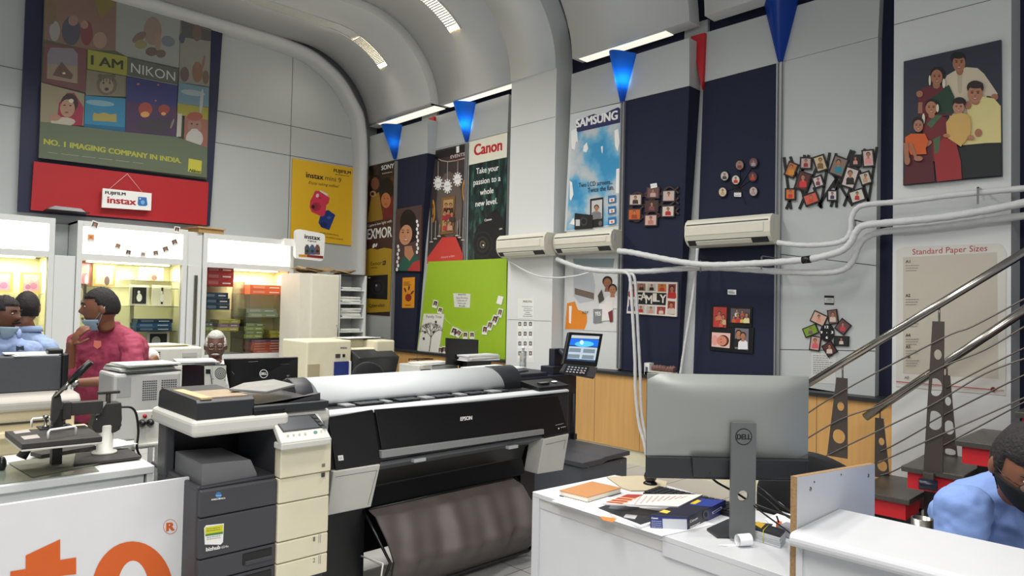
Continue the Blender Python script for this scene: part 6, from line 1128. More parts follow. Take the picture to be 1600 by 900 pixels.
g.tube([cc_+V(0, 0, 0), V(cc_.x+.0, cc_.y, a2.z-.0)], .008, ir, 6); g.box((cc_.x-.01, a2.y-.02, zp), (cc_.x+.03, a2.y+.03, a2.z), ir); g.obj('spring_mount', hp)
s = G(); 
for p4 in (((20, 674), (44, 671), (48, 675), (24, 678)), ((32, 682), (58, 679), (63, 684), (38, 687))): s.prism([on(*p, z=zpl+.0005) for p in p4], V(0, 0, .0005), F((170, 162, 156))); s.obj('label', hp); s = G()
hb = on(42, 702, z=zpl-.05); g = G(); g.tube([on(44, 696, z=zpl-.03), hb, on(33, 715, y=hb.y)], [.008, .018, .022], K_, 10); g.obj('grip', hp)
g = G(); g.tube([V(*v) for v in cat([tuple(on(*p, y=c.y+.1)) for p in ((190, 636), (205, 637), (213, 648), (216, 675), (214, 700), (220, 714))])], .006, K_, 8); tag(g.obj('cable'), 'black cable looping down behind the heat press', 'cable')
g = G(); kx = on(2, 725, z=CZ+.03); g.ball(kx, (.02, .03, .035), K_); g.tube([kx, kx+V(-.12, -.02, -.02)], .012, K_, 8); tag(g.obj('pliers'), 'dark tool lying on the white counter at the left edge', 'tool')
papers('paper_sheet', 'white paper beside the socket board behind the heat press', (1.0, 3.98), .14, .2, 2, .2, CZ+.03, th=.004, jit=.005)
# sign board with orange letters
ys = 3.16; s = Sheet(V(0, ys, 0), V(0, -1, 0), th=.02); P = [on(*p, y=ys-.02) for p in ((-260, 826), (296, 745.5), (293, 1010), (-260, 1150))]; z0 = 0
s.box((P[0].x, ys-.02, 0.0), (P[1].x, ys, P[1].z), F((224, 225, 228), .4)); org_ = F((214, 96, 30), .4); s.th = .0205
s.ell(266, 823, 11, 11.5, org_, n=28); s.ell(266, 823, 10.2, 10.7, F((224, 225, 228), .4), n=28); s.txt('R', (260.5, 830), (272, 828.5), 13, org_, bold=.05)
s.poly([(16, 1000), (16, 893), (40, 889), (40, 868), (94, 842.5), (94, 875), (119, 871), (119, 897), (94, 900), (94, 1000)], org_)
s.ell(207, 925, 64, 79, org_, n=40); s.ell(208, 925, 25, 49, F((224, 225, 228), .4), n=32)
tag(s.obj('sign_board', bevel=.001), 'white sign board with huge orange letters in front of the left counter', 'sign')
# ------------------------------------------------------------------ front right: desk, big monitor, clutter
TZ = .75
th = thing('desk', 'white desk with the big monitor and a clutter of papers', 'desk', (2.5, 1.6, 0))
g = G(); top = [(832, 768), (960, 742), (1029, 754.5), (1140, 786), (1290, 826), (1242, 905)]; T = [on(*p, z=TZ) for p in top]; g.prism(T, V(0, 0, -.022), M['lam']); g.obj('desktop', th, bevel=.002)
a, b = T[0], T[5]; u = (b-a).normalized(); nn = V(u.y, -u.x, 0); nn = nn if nn.x > 0 else -nn
mA = on(1032, 837, z=TZ); k1 = (mA-a).length
g = G(); g.prism([a+nn*.012+u*.0, a+u*k1+nn*.012, a+u*k1+nn*.03, a+nn*.03], V(0, 0, -TZ), F((206, 208, 212), .35)); g.prism([a+u*.0+nn*.001, a+u*.045+nn*.001, a+u*.045+nn*.03, a+nn*.03], V(0, 0, -TZ), M['lam']); g.prism([a+u*k1-u*.0+nn*.0, b, b+nn*.03, a+u*k1+nn*.03], V(0, 0, -.075), M['lam']); g.prism([a+u*k1+nn*.012, b+nn*.012, b+nn*.03, a+u*k1+nn*.03], V(0, 0, -TZ), F((206, 208, 212), .35))
g.prism([a+nn*.008, a+u*k1+nn*.008, a+u*k1+nn*.02, a+nn*.02], V(0, 0, -.065), F((196, 196, 194), .35)); 
g.v = [(x, y, z-.022 if z > TZ-.005 else z) for x, y, z in g.v]; g.obj('front_panel', th)
c_ = T[1]; g = G(); g.prism([a+nn*.03, a+nn*.6, a+nn*.6+u*.02, a+nn*.03+u*.02], V(0, 0, -TZ+.022), M['lam']); g.v = [(x, y, z-.0221) if z > .7 else (x, y, 0) for x, y, z in g.v]; g.obj('side_panel', th)
# monitor
dd = 2.62; ctrv = lambda px, py, d=dd: CAM+ray(px, py)/FPX*d
hr = V(RT.x, RT.y, 0).normalized(); hf = V(FW.x, FW.y, 0).normalized(); th_r = math.radians(0)
mc = ctrv(1137, 667); mth = thing('monitor', 'large silver-backed monitor on a stand on the white desk', 'monitor', (mc.x, mc.y, TZ))
W2, zT, zB = .306, ctrv(1137, 586).z, ctrv(1137, 749).z
def mq(u, z, d): return V(mc.x, mc.y, 0)+hr*u+hf*d+V(0, 0, z)
zm = ctrv(1137, 714).z; silv = mat('monitor_silver', (150, 154, 150), .42, .35, noise=.01); msp = mat('monitor_black', (44, 46, 50), .4)
g = G(); nx_ = 14; vs = []                      # gently domed back
for j in range(nx_+1):
    for i in range(nx_+1):
        u, v = i/nx_*2-1, j/nx_*2-1; dome = .03*(1-max(abs(u), abs(v))**4); vs.append(mq(u*W2, (zT+zm)/2+v*(zT-zm)/2, .0-dome))
g.add(vs, [(j*(nx_+1)+i, j*(nx_+1)+i+1, (j+1)*(nx_+1)+i+1, (j+1)*(nx_+1)+i) for j in range(nx_) for i in range(nx_)], silv, True); g.prism([mq(-W2, zT, 0), mq(W2, zT, 0), mq(W2, zm, 0), mq(-W2, zm, 0)], hf*.012, silv); g.obj('back_cover', mth)
g = G(); g.prism([mq(-W2, zm-.001, -.006), mq(W2, zm-.001, -.006), mq(W2, zB, -.002), mq(-W2, zB, -.002)], hf*.018, msp); g.prism([mq(-.14, zm, -.03), mq(.3, zm, -.03), mq(.29, zB+.01, -.012), mq(-.13, zB+.01, -.012)], hf*.03, msp); g.obj('lower_cover', mth, bevel=.004)
g = G(); g.prism([mq(-W2, zT, .0125), mq(W2, zT, .0125), mq(W2, zB, .0125), mq(-W2, zB, .0125)], hf*.006, M['screen']); g.obj('screen', mth)
pu = lambda px: (ctrv(px, 700).dot(hr)-V(mc.x, mc.y, 0).dot(hr))
u0, u1 = [(ctrv(q_, 700, 2.56).dot(hr)-V(mc.x, mc.y, 0).dot(hr)) for q_ in (1143, 1182)]; zs0 = ctrv(1160, 661, 2.56).z; hole = ctrv(1164, 775, 2.56).z
g = G(); hz0, hz1 = hole-.022, hole+.022; dk_ = -.055
n = 16; um = (u0+u1)/2; cyl = [(um+.02*math.cos(2*PI*i/n), hole+.02*math.sin(2*PI*i/n)) for i in range(n)]
for z0_, z1_ in ((TZ+.008, hole-.03), (hole+.03, zs0)): g.prism([mq(u0, z1_, dk_), mq(u1, z1_, dk_), mq(u1, z0_, dk_), mq(u0, z0_, dk_)], hf*.014, mat('stand_silver', (112, 116, 116), .4, .4))
sm = MATS['stand_silver']; sq = []
for i in range(n):
    t = 2*PI*i/n; c1, s1 = math.cos(t), math.sin(t); k_ = 1/max(abs(c1), abs(s1)); sq.append((um+(u1-u0)/2*c1*k_, hole+.03*s1*k_))
for d0 in (dk_, dk_+.014):
    vs = [mq(a_, z_, d0) for a_, z_ in cyl]+[mq(a_, z_, d0) for a_, z_ in sq]; g.add(vs, [(i, (i+1) % n, n+(i+1) % n, n+i) for i in range(n)], sm)
vs = [mq(a_, z_, dk_) for a_, z_ in cyl]+[mq(a_, z_, dk_+.014) for a_, z_ in cyl]; g.add(vs, [(i, (i+1) % n, n+(i+1) % n, n+i) for i in range(n)], sm)
for uu in (u0, u1): g.add([mq(uu, hole-.03, dk_), mq(uu, hole+.03, dk_), mq(uu, hole+.03, dk_+.014), mq(uu, hole-.03, dk_+.014)], [(0, 1, 2, 3)], sm)
g.prism([mq(u0+.01, zs0-.01, dk_+.014), mq(u1-.01, zs0-.01, dk_+.014), mq(u1-.01, zs0-.1, dk_+.014), mq(u0+.01, zs0-.1, dk_+.014)], hf*.04, msp); stn = g.obj('stand_post', mth)
s = Sheet(mq(u0, zs0, dk_-.0005), -hf, th=.0006); s.ell(1162, 682.5, 13.2, 13, K_, n=36); s.ell(1162, 682.5, 11.8, 11.6, sm, n=36); s.txt('DELL', (1151.5, 686.5), (1173, 686.5), 8, K_, bold=.04); s.obj('logo', stn)
g = G(); bq = [on(*p, z=TZ+.001) for p in ((1104, 829), (1137, 814), (1208, 822), (1182, 842), (1120, 841))]; g.prism(bq, V(0, 0, .009), msp); g.obj('stand_base', mth, bevel=.002)
g = G(); g.box((-.01, -.001, 0), (.01, .001, .03), F((150, 152, 152))); xf(g, Matrix.Translation(mq(.03+pu(1131), zB+.02, -.034)) @ Matrix.Rotation(math.atan2(hr.y, hr.x), 4, 'Z')); g.obj('label', mth)
# desk clutter
def onb(pts, z): return [on(*p, z=z) for p in pts]
zt0 = TZ+.0008
g = G(); g.prism(onb([(862, 783), (900, 771), (960, 778), (1060, 800), (1116, 820), (1034, 838)], zt0), V(0, 0, .0016), M['paper']); tag(g.obj('paper_sheet'), 'large white sheet spread under the clutter along the desk front', 'papers')
g = G(); bc = onb([(874, 766), (925, 752), (971, 762), (918, 777)], TZ+.026); g.prism(bc, V(0, 0, -.0035), mat('tan_cover', (176, 124, 76), .6)); bk_ = thing('notebook', 'tan-covered hardback notebook on the left end of the white desk', 'notebook', (bc[0].x, bc[0].y, TZ)); g.obj('cover', bk_, bevel=.0008)
g = G(); ins = [v.lerp(sum(bc, V(0, 0, 0))/4, .03) for v in bc]; g.prism([V(v.x, v.y, TZ+.0222) for v in ins], V(0, 0, -.019), F((226, 220, 206))); g.obj('pages', bk_); g = G(); g.prism([V(v.x, v.y, TZ+.003) for v in bc], V(0, 0, -.0022), K_); g.obj('cover', bk_, label='black back cover')
g = G(); g.prism(onb([(948, 745), (1002, 743), (1042, 752), (1040, 766), (986, 766), (972, 762)], TZ+.006), V(0, 0, -.005), mat('kraft_paper', (178, 166, 140), .7)); tag(g.obj('envelope'), 'brown paper folder beside the webcam at the back of the desk', 'envelope')
# webcam / dark ball
p = on(1016, 758, z=TZ); wc = thing('webcam', 'dark round webcam at the left foot of the big monitor', 'webcam', (p.x, p.y, TZ)); g = G(); g.lathe([(.032, 0), (.034, .01), (.02, .02)], (p.x, p.y, TZ+.001), K_, 20); g.obj('base', wc); g = G(); g.ball((p.x, p.y, TZ+.042), (.032, .03, .034), mat('glossy_black', (26, 28, 32), .12)); g.obj('body', wc); g = G(); g.lathe([(.014, 0), (.012, .006)], (p.x-.012, p.y-.028, TZ+.045), M['screen'], 16, ax=(-.3, -1, .1)); g.obj('lens', wc)
# keyboard
kb = thing('keyboard', 'black keyboard behind the papers on the white desk', 'keyboard', tuple(on(1080, 778, z=TZ))); kq = onb([(1010, 768), (1030, 761), (1142, 786), (1138, 800)], TZ+.018)
e1 = (kq[2]-kq[1]); e2 = (kq[0]-kq[1]); o0 = kq[1]; e1 = e1.normalized()*.43; e2 = (e2-e1.normalized()*e2.dot(e1.normalized())).normalized()*.14
g = G(); g.prism([o0, o0+e1, o0+e1+e2, o0+e2], V(0, 0, -.017), K_); g.obj('body', kb, bevel=.003); g = G(); keym = mat('key_black', (30, 31, 34), .5)
for r in range(5):
    for c in range(15): A = o0+e1*((c+.12)/15.2)+e2*((r+.15)/5.2); g.prism([A, A+e1*.056, A+e1*.056+e2*.15, A+e2*.15], V(0, 0, .007), keym)
kk = g.obj('keys', kb, bevel=.001)
# magazines
mg = G(); q = onb([(931, 795), (950, 786), (1062, 803), (1000, 823)], TZ+.012); mg.prism(q, V(0, 0, -.009), F((226, 228, 230))); mg.prism([V(v.x, v.y, TZ+.0128) for v in onb([(934, 794), (953, 787), (1056, 803), (1001, 820)], TZ+.012)], V(0, 0, .0006), F((40, 42, 48), .3)); 
s_ = mg; s_.prism([V(v.x, v.y, TZ+.0138) for v in onb([(978, 804), (996, 806), (992, 812), (974, 809)], TZ+.012)], V(0, 0, .0003), F((170, 172, 176))); s_.prism([V(v.x, v.y, TZ+.0138) for v in onb([(955, 790), (1000, 793), (985, 800), (950, 795)], TZ+.012)], V(0, 0, .0003), F((90, 94, 104)))
tag(mg.obj('magazine'), 'dark glossy magazine lying left of the blue box on the desk', 'magazine')
g = G(); g.prism(onb([(936, 806), (964, 810), (957, 816), (942, 812)], TZ+.004), V(0, 0, -.0012), F((214, 120, 50))); g.v = [(x, y, z) for x, y, z in g.v]; tag(g.obj('card'), 'orange card peeking from under the dark magazine', 'card')
g = G(); q = onb([(942, 786), (980, 772), (1098, 772), (1062, 790)], TZ+.03); zz = TZ+.056
q = onb([(941, 786.5), (979, 772), (1098, 772.5), (1060, 791)], zz); g.prism(q, V(0, 0, -.006), F((224, 216, 210))); g.prism([V(v.x, v.y, zz+.0004) for v in onb([(946, 785), (980, 772.5), (1006, 773), (972, 787.5)], zz)], V(0, 0, .0006), F((150, 50, 40)))
for i in range(3): g.prism([V(v.x, v.y, zz+.0012) for v in onb([(950+i*8, 784-i*3), (953+i*8, 783-i*3), (983+i*6, 785.5-i*3), (980+i*6, 786.5-i*3)], zz)], V(0, 0, .0003), F((226, 160, 110)))
for i in range(9): A = onb([(990+i*9, 788-i*1.2), (1000+i*9, 775), (1003+i*9, 775), (993+i*9, 788-i*1.2)], zz); g.prism([V(v.x, v.y, zz+.0007) for v in A], V(0, 0, .0003), F((196, 170, 164)))
tag(g.obj('brochure'), 'pink and white brochure with dark red bands lying on the blue box', 'brochure')
g = G(); 
# blue box
bz = TZ+.052; fb = [(1016, 804.5), (1075, 807.5)]; A, B2 = [on(*p, z=bz) for p in fb]; Cc = on(1134, 781, z=bz); Dd = A+(Cc-B2)
bluebox = thing('carton', 'dark blue printed carton on the desk before the big monitor', 'box', (A.x, A.y, TZ)); bcol = F((30, 32, 50), .35)
g = G(); g.prism([A, B2, Cc, Dd], V(0, 0, -.0505), bcol); g.obj('box', bluebox, bevel=.001)
fnrm = (B2-A).cross(V(0, 0, 1)).normalized(); s = Sheet(A, fnrm, th=.0008); s.poly([(1016.5, 806), (1074, 809), (1074.5, 834), (1017.5, 829)], F((40, 52, 120), .35)); s.poly([(1035, 810.5), (1073, 811.5), (1074, 834), (1036, 830.5)], F((196, 200, 206))); s.txt('Canon', (1018, 810.5), (1028, 811), 2.6, WHT, bold=.05)
for i in range(5): s.scrawl((1018, 814+i*3), (1034, 814.8+i*3), 1, F((170, 180, 210)))
s.obj('front_print', bluebox)
rn = (Cc-B2).cross(V(0, 0, 1)).normalized(); s = Sheet(B2, rn, th=.0008); s.poly([(1105, 797), (1133, 783), (1133, 806), (1106, 822)], F((36, 50, 120), .35)); s.ell(1103, 804, 5, 7, F((90, 90, 104))); s.ell(1103, 804, 2.5, 4, BLK); s.txt('Canon', (1078, 817), (1090, 811), 4, WHT, bold=.04); s.txt('toner', (1078, 826), (1094, 818.5), 4.5, WHT, bold=.04); s.line([(1113, 802), (1128, 793)], 3.4, WHT); s.line([(1114.5, 801.5), (1126.5, 794)], 2, F((36, 50, 120))); s.scrawl((1080, 831), (1100, 820), 1, WHT); s.obj('side_print', bluebox)
s = G(); s.prism([V(v.x, v.y, bz+.0002) for v in onb([(1030, 800), (1038, 796.5), (1048, 799), (1042, 802.5)], bz)], V(0, 0, .0005), F((214, 180, 70))); s.prism([V(v.x, v.y, bz+.0002) for v in onb([(1076, 789), (1096, 779), (1132, 782), (1112, 792)], bz)], V(0, 0, .0004), F((40, 60, 140), .35)); s.prism([V(v.x, v.y, bz+.0006) for v in onb([(1078, 787), (1090, 781), (1096, 783), (1086, 788)], bz)], V(0, 0, .0004), F((226, 190, 40), .35)); s.obj('top_print', bluebox)
# mug-like paper roll, banded stack, loose papers
p = on(1160, 845, z=TZ+.02); g = G(); d_ = V(.5, -.3, 0).normalized()
ringv = []; n = 20
for k_, r_ in ((0, .021), (.05, .022)):
    for i in range(n): t = 2*PI*i/n; side = d_.cross(V(0, 0, 1)); ringv.append(p+d_*(k_-.02)+side*r_*math.cos(t)+V(0, 0, .003+r_*math.sin(t)))
g.add(ringv, [(i, (i+1) % n, n+(i+1) % n, n+i) for i in range(n)], M['paper'], True); g.add([v*1 for v in [p+(v-p)*.93 for v in ringv]], [(i, n+i, n+(i+1) % n, (i+1) % n) for i in range(n)], M['paper'], True); g.prism([p+d_*(-.02)+V(-.02, .02, -.02), p+d_*.03+V(-.02, .02, -.02), p+d_*.03+V(-.05, .05, -.016), p-d_*.02+V(-.05, .05, -.016)], V(0, 0, .001), M['paper']); tag(g.obj('paper_roll'), 'curled roll of white paper in front of the monitor base', 'paper roll')
q = onb([(1174, 843), (1183, 834), (1222, 840), (1219, 857)], TZ+.0); z_k = TZ+.001
st = thing('card_bundle', 'stack of cards held by a yellow rubber band right of the monitor stand', 'card stack', tuple(q[0]))
A, B2, D2 = q[0], q[3], q[1]; E1 = B2-A; E2 = (D2-A)
for i in range(6):
    g = G(); off = V(random.uniform(-.002, .002), random.uniform(-.002, .002), 0); P = [A+off, A+E1+off, A+E1+E2+off, A+E2+off]; g.prism([V(v.x, v.y, z_k+i*.0075) for v in P], V(0, 0, .0068), F([(196, 198, 202), (176, 178, 184), (206, 206, 206), (186, 188, 192), (200, 200, 204), (40, 40, 44)][i])); g.obj('card', st)
g = G(); zt_ = z_k+6*.0075; g.prism([V(v.x, v.y, zt_) for v in (A+E2*.5, A+E1*.3+E2*.2, A+E1*.3+E2, A+E2)], V(0, 0, .001), F((220, 180, 50))); m0, m1 = A+E1*.42, A+E1*.42+E2; g.tube([V(m0.x, m0.y, z_k)-E2*.02, V(m0.x, m0.y, zt_+.001)-E2*.02, V(m1.x, m1.y, zt_+.001)], .0012, F((200, 196, 60)), 5); g.obj('rubber_band', st)
for i, (pts, z, c, lab) in enumerate((([(1196, 812), (1222, 800), (1240, 806), (1230, 838), (1212, 830)], TZ+.004, (230, 232, 236), 'crumpled white paper between the monitor stand and the chipboard partition'),)):
    g = G(); P = onb(pts, z); g.prism(P, V(0, 0, .003), F(c)); g.obox(tuple(P[1]+V(0, 0, .03)), .09, .05, .002, F(c), Matrix.Rotation(.5, 3, 'X') @ Matrix.Rotation(.4, 3, 'Y')); tag(g.obj('paper_sheet'), lab, 'papers')
g = G(); p = on(1217, 823, z=TZ+.02); g.obox(tuple(p+V(0, 0, .008)), .05, .02, .016, F((220, 110, 70)), Matrix.Rotation(.4, 3, 'Z')); g.tube([p+V(0, 0, .016), p+V(.0, .01, .04)], .004, K_, 6); tag(g.obj('stapler', bevel=.003), 'small orange and black stapler beside the partition', 'stapler')
g = G(); p = on(1233, 822, z=TZ+.03); g.tube([p, p+V(.05, -.05, .005)], .008, F((120, 190, 50)), 10); g.tube([p+V(-.03, .03, 0), p], .007, K_, 8); tag(g.obj('marker_pen'), 'green marker pen beside the chipboard partition', 'pen')
g = G(); p = on(1231, 838, z=TZ+.001); g.box((p.x-.02, p.y-.03, TZ+.001), (p.x+.05, p.y+.03, TZ+.04), F((150, 152, 162))); tag(g.obj('grey_case', bevel=.003), 'small grey case half behind the chipboard partition', 'case')
def cable(pts, r, label, z=None, m=None):
    P = [CAM+ray(x, y)/FPX*d for x, y, d in pts]; g = G(); g.tube([Vector(v) for v in cat([tuple(p) for p in P], 8)], r, m or K_, 8); return tag(g.obj('cable'), label, 'cable', 'black cables behind the big monitor')
cable([(1108, 738, 2.6), (1118, 752, 2.64), (1150, 770, 2.66), (1180, 788, 2.66), (1225, 804, 2.5), (1246, 812, 2.3)], .0045, 'thick black cable passing through the stand hole of the big monitor')
cable([(1184, 760, 2.66), (1200, 772, 2.62), (1222, 790, 2.5), (1247, 806, 2.3)], .004, 'upper of the thin black cables right of the monitor stand')
cable([(1166, 780, 2.62), (1190, 800, 2.5), (1220, 822, 2.35), (1246, 842, 2.15)], .003, 'lower thin black cable crossing from the stand hole to the partition')
cable([(1184, 770, 2.66), (1205, 786, 2.62), (1228, 806, 2.5), (1247, 815, 2.4)], .003, 'middle thin black cable right of the monitor stand')
cp_chair = CAM+ray(1283, 760)/FPX*3.15
office_chair(cp_chair.x, cp_chair.y, .5, math.radians(-90+10), 'black office chair behind the right edge of the big monitor', bw=.46, zt=(CAM+ray(1290, 703)/FPX*3.0).z, curve=.07)
# partition board and ledge counter
PZ = 1.165; pa0 = on(1246, 746, y=.79); xE = on(1367, 725, y=.79).x
th = thing('partition', 'white laminated board with raw chipboard edge standing at the left end of the ledge', 'board', ((pa0.x+xE)/2, .79, 0))
zR = on(1367, 725, y=.79).z; g = G(); g.prism([V(pa0.x, .79, 0), V(pa0.x, .79, pa0.z), V(xE, .79, zR), V(xE, .79, 0)], V(0, .018, 0), M['lam']); g.obj('panel', th)
g = G(); g.prism([V(pa0.x-.0012, .7905, 0), V(pa0.x-.0012, .8075, 0), V(pa0.x-.0012, .8075, pa0.z+.001), V(pa0.x-.0012, .7905, pa0.z+.001)], V(.001, 0, 0), M['chip']); g.prism([V(pa0.x, .791, pa0.z), V(pa0.x, .807, pa0.z), V(xE, .807, zR), V(xE, .791, zR)], V(0, 0, .001), M['chip']); g.obj('raw_edge', th, label='raw chipboard edge')
g = G(); [g.lathe([(.0025, 0), (.0025, .0015)], on(*p, y=.79), M['graph'], 8, ax=(0, -1, 0)) for p in ((1272, 753), (1314, 741.5))]; [g.lathe([(.006, 0), (.005, .002)], on(*p, y=.79), M['steel'], 12, ax=(0, -1, 0)) for p in ((1266, 764), (1356.5, 743))]; g.obj('screw', th)
LZ = 1.035; A = on(1253, 836, z=LZ); Bk = on(1325, 798, z=LZ)
th = thing('counter_ledge', 'white raised counter with a rounded edge in the bottom right corner', 'counter', (A.x+.2, -.2, 0))
g = G(); x0, x1, y1 = A.x-.01, Bk.x, .787; r_ = .018; prf = [(x1, LZ), (x0+r_, LZ)]+[(x0+r_-r_*math.sin(t), LZ-r_+r_*math.cos(t)) for t in [PI*i/8 for i in range(1, 8)]]+[(x0+r_, LZ-2*r_), (x1, LZ-2*r_)]
g.prism([V(x, y1, z) for x, z in prf], V(0, -2.2, 0), M['lam']); g.obj('ledge_top', th)
g = G(); g.box((x0+.045, -1.4, 0), (x0+.065, .787, LZ-.0365), M['lam']); g.box((x0+.04, .77, 0), (x1-.1, .787, LZ-.0365), M['lam']); g.obj('front_panel', th)
th = thing('work_desk', 'white desk behind the raised counter where the man in blue sits', 'desk', (2.3, 0, 0)); g = G(); g.box((x1-.12, -1.4, .72), (x1+.35, .76, .745), M['lam']); g.obj('desktop', th); g = G(); g.box((x1+.2, .73, 0), (x1+.34, .755, .72), M['lam']); g.obj('leg', th)
p = on(1441, 840, z=1.0); tb_ = V(2.14, .5, .745); pp_ = CAM+ray(1441, 815)/FPX*2.02; g = G(); g.lathe([(.026, .745), (.029, .75), (.029, pp_.z+.01), (.026, pp_.z+.01), (.026, .76)], (pp_.x, pp_.y, 0), M['steel'], 22); tag(g.obj('tumbler'), 'steel tumbler on the desk beside the man with the black mask', 'cup')
# ------------------------------------------------------------------ staircase
st = thing('staircase', 'staircase with dark stone treads on red blocks rising along the right wall', 'staircase', (5.0, 1.4, 0)); SX0, SX1 = 4.9, 5.56
zz = [on(1418, 781, x=SX0).z, on(1413, 728, x=SX0).z, on(1498, 688, x=SX0).z]; rise = (zz[2]-zz[0])/2
ye = [on(1418, 781, x=SX0).y, on(1413, 728, x=SX0).y, on(1498, 688, x=SX0).y]; run = ye[1]-ye[2]
for i in range(-1, 6):
    z = zz[1]+(i-1)*rise if 0 else zz[0]+i*(zz[2]-zz[0])/2; y1 = ye[1]-(i-1)*run; y0 = y1-run-.03
    if i == -1 and z-.12 < 0: z = max(z, .13)
    g = G(); g.box((SX0, y0, z-.035), (SX1, y1+.02, z), M['granite']); g.obj('tread', st, bevel=.005)
    g = G(); g.box((SX0+.03, y0+.03, max(.0, z-.14) if i > -1 else 0), (SX1, y1-.01, z-.035), M['red']); g.obj('riser_block', st)
g = G()
for i in range(0, 6): z = zz[0]+i*(zz[2]-zz[0])/2; y1 = ye[1]-(i-1)*run; g.box((SX0+.3, y1-run-.0, 0), (SX0+.36, y1-.03, z-.12), M['dark'])
g.obj('support', st)
def rail(xp, a, b, posts, label, r=.025, wires=()):
    th = thing('handrail', label, 'railing', (xp, on(*a, x=xp).y, on(*a, x=xp).z), 'steel stair railings')
    P, Q = on(*a, x=xp), on(*b, x=xp); g = G(); g.tube([P, Q], r, M['chrome'] if 0 else mat('polished_steel', (168, 164, 158), .22, 1, noise=.1, stretch=(30, 1, 1)), 18); g.obj('rail', th)
    pm = mat('gunmetal_post', (92, 84, 80), .38, .6)
    for (tl, tr, br_, bl, holes) in posts:
        Pq = [on(*p, x=xp) for p in (tl, tr, br_, bl)]; vs = []; fs = []; g = G()
        # plate with elliptical holes: strips between holes
        hs = sorted(holes, key=lambda h: h[1]); zs_ = [Pq[0].z]
        def edge(z): 
            t = (z-Pq[0].z)/(Pq[3].z-Pq[0].z); L = Pq[0].lerp(Pq[3], t); Rr = Pq[1].lerp(Pq[2], t); return L.y, Rr.y
        prev = Pq[0].z
        for hx, hy, rx, ry in hs:
            c = on(hx, hy, x=xp); rz_ = ry/FPX*(c-CAM).dot(FW); ry_ = rx/FPX*(c-CAM).dot(FW)*1.25; za, zb_ = c.z+rz_*1.25, c.z-rz_*1.25
            for z1_, z0_ in ((prev, za),):
                (l1, r1), (l0, r0) = edge(z1_), edge(z0_); g.prism([V(xp, l1, z1_), V(xp, r1, z1_), V(xp, r0, z0_), V(xp, l0, z0_)], V(.012, 0, 0), pm)
            n = 20; inn_ = []; out = []
            for i in range(n):
                t = 2*PI*(i+.5)/n; c1, s1 = math.cos(t), math.sin(t); k_ = 1/max(abs(c1), abs(s1)); z = c.z+(za-c.z)*s1*k_; l, rr_ = edge(z); mid_ = (l+rr_)/2; hw = abs(rr_-l)/2; out.append((mid_+hw*c1*k_, z)); inn_.append((min(max(c.y+ry_*c1, mid_-hw*.8), mid_+hw*.8), c.z+rz_*s1))
            for xo in (xp, xp+.012):
                g.add([V(xo, *q) for q in inn_]+[V(xo, *q) for q in out], [(i, (i+1) % n, n+(i+1) % n, n+i) for i in range(n)], pm)
            g.add([V(xp, *q) for q in inn_]+[V(xp+.012, *q) for q in inn_], [(i, (i+1) % n, n+(i+1) % n, n+i) for i in range(n)], pm)
            for sgn in (0, 1):
                (l1, r1), (l0, r0) = edge(za), edge(zb_); e1_, e0_ = ((l1, l0), (r1, r0))[sgn]; g.add([V(xp, e1_, za), V(xp+.012, e1_, za), V(xp+.012, e0_, zb_), V(xp, e0_, zb_)], [(0, 1, 2, 3)], pm)
            prev = zb_
        (l1, r1), (l0, r0) = edge(prev), edge(Pq[3].z); g.prism([V(xp, l1, prev), V(xp, r1, prev), V(xp, r0, Pq[3].z), V(xp, l0, Pq[3].z)], V(.012, 0, 0), pm)
        # second, edge-on leaf makes the post a tapering V
        g.prism([V(xp, l1*0+edge(Pq[0].z)[0], Pq[0].z), V(xp, edge(Pq[3].z)[0], Pq[3].z), V(xp+.035, edge(Pq[3].z)[0], Pq[3].z), V(xp+.02, edge(Pq[0].z)[0], Pq[0].z)], V(0, .008, 0), pm)
        tm_ = (Pq[0]+Pq[1])/2; g.obj('post', th)
        d = Q-P; t = (tm_.y-P.y)/d.y; g = G(); g.tube([tm_-V(-.006, 0, .01), P+d*t+V(.006, 0, 0)], .006, M['steel'], 8); g.obj('pin', th)
    for i, w in enumerate(wires): g = G(); g.tube([Vector(v) for v in cat([tuple(on(*p, x=xp-.004)) for p in w], 5)], .005, mat('wire_steel', (110, 104, 100), .4, .7), 7); g.obj('cable', th)
    return th
T2 = lambda x, y: (1240+x/2.1417, 360+y/2.1429)
rail(SX0, (1215, 629), (1680, 346), [
    ((1308.5, 590), (1323.5, 590), (1323.5, 712), (1294, 712), [(1313, 635, 4.5, 7), (1310, 682, 8, 11)]),
    ((1459, 502), (1475, 502), (1473, 735), (1445, 735), [(1465, 554, 4.5, 8), (1461, 605, 8, 14), (1460, 657, 9, 15)])],
    'near steel stair railing with the brighter handrail, passing over the paper sizes chart',
    wires=[[(1240, 661), (1315, 612), (1470, 530), (1520, 510), (1610, 462)], [T2(-40, 750), T2(150, 636), T2(300, 580), T2(480, 466), T2(640, 400), T2(800, 305)], [T2(40, 790), T2(160, 730), T2(370, 630), T2(480, 575), T2(640, 480), T2(800, 420)], [T2(280, 780), T2(480, 690), T2(640, 620), T2(800, 548)]])
rail(5.5, (1352, 652), (1680, 431), [
    ((1369, 653), (1380, 653), (1390, 745), (1368, 745), [(1377, 690, 3.5, 6), (1378, 728, 6, 8.5)]),
    ((1474, 586), (1484, 586), (1496, 713), (1474, 713), [(1481, 627, 3.5, 7), (1483, 668, 6, 11), (1484, 706, 7, 5)])],
    'far steel stair railing against the wall with the lower handrail', r=.03,
    wires=[[T2(290, 740), T2(330, 722), T2(440, 660), T2(480, 630), T2(800, 470)], [T2(290, 820), T2(330, 808), T2(420, 762), T2(540, 700), T2(800, 560)], [T2(510, 528), T2(640, 460), T2(800, 380)], [T2(540, 600), T2(800, 470)]])
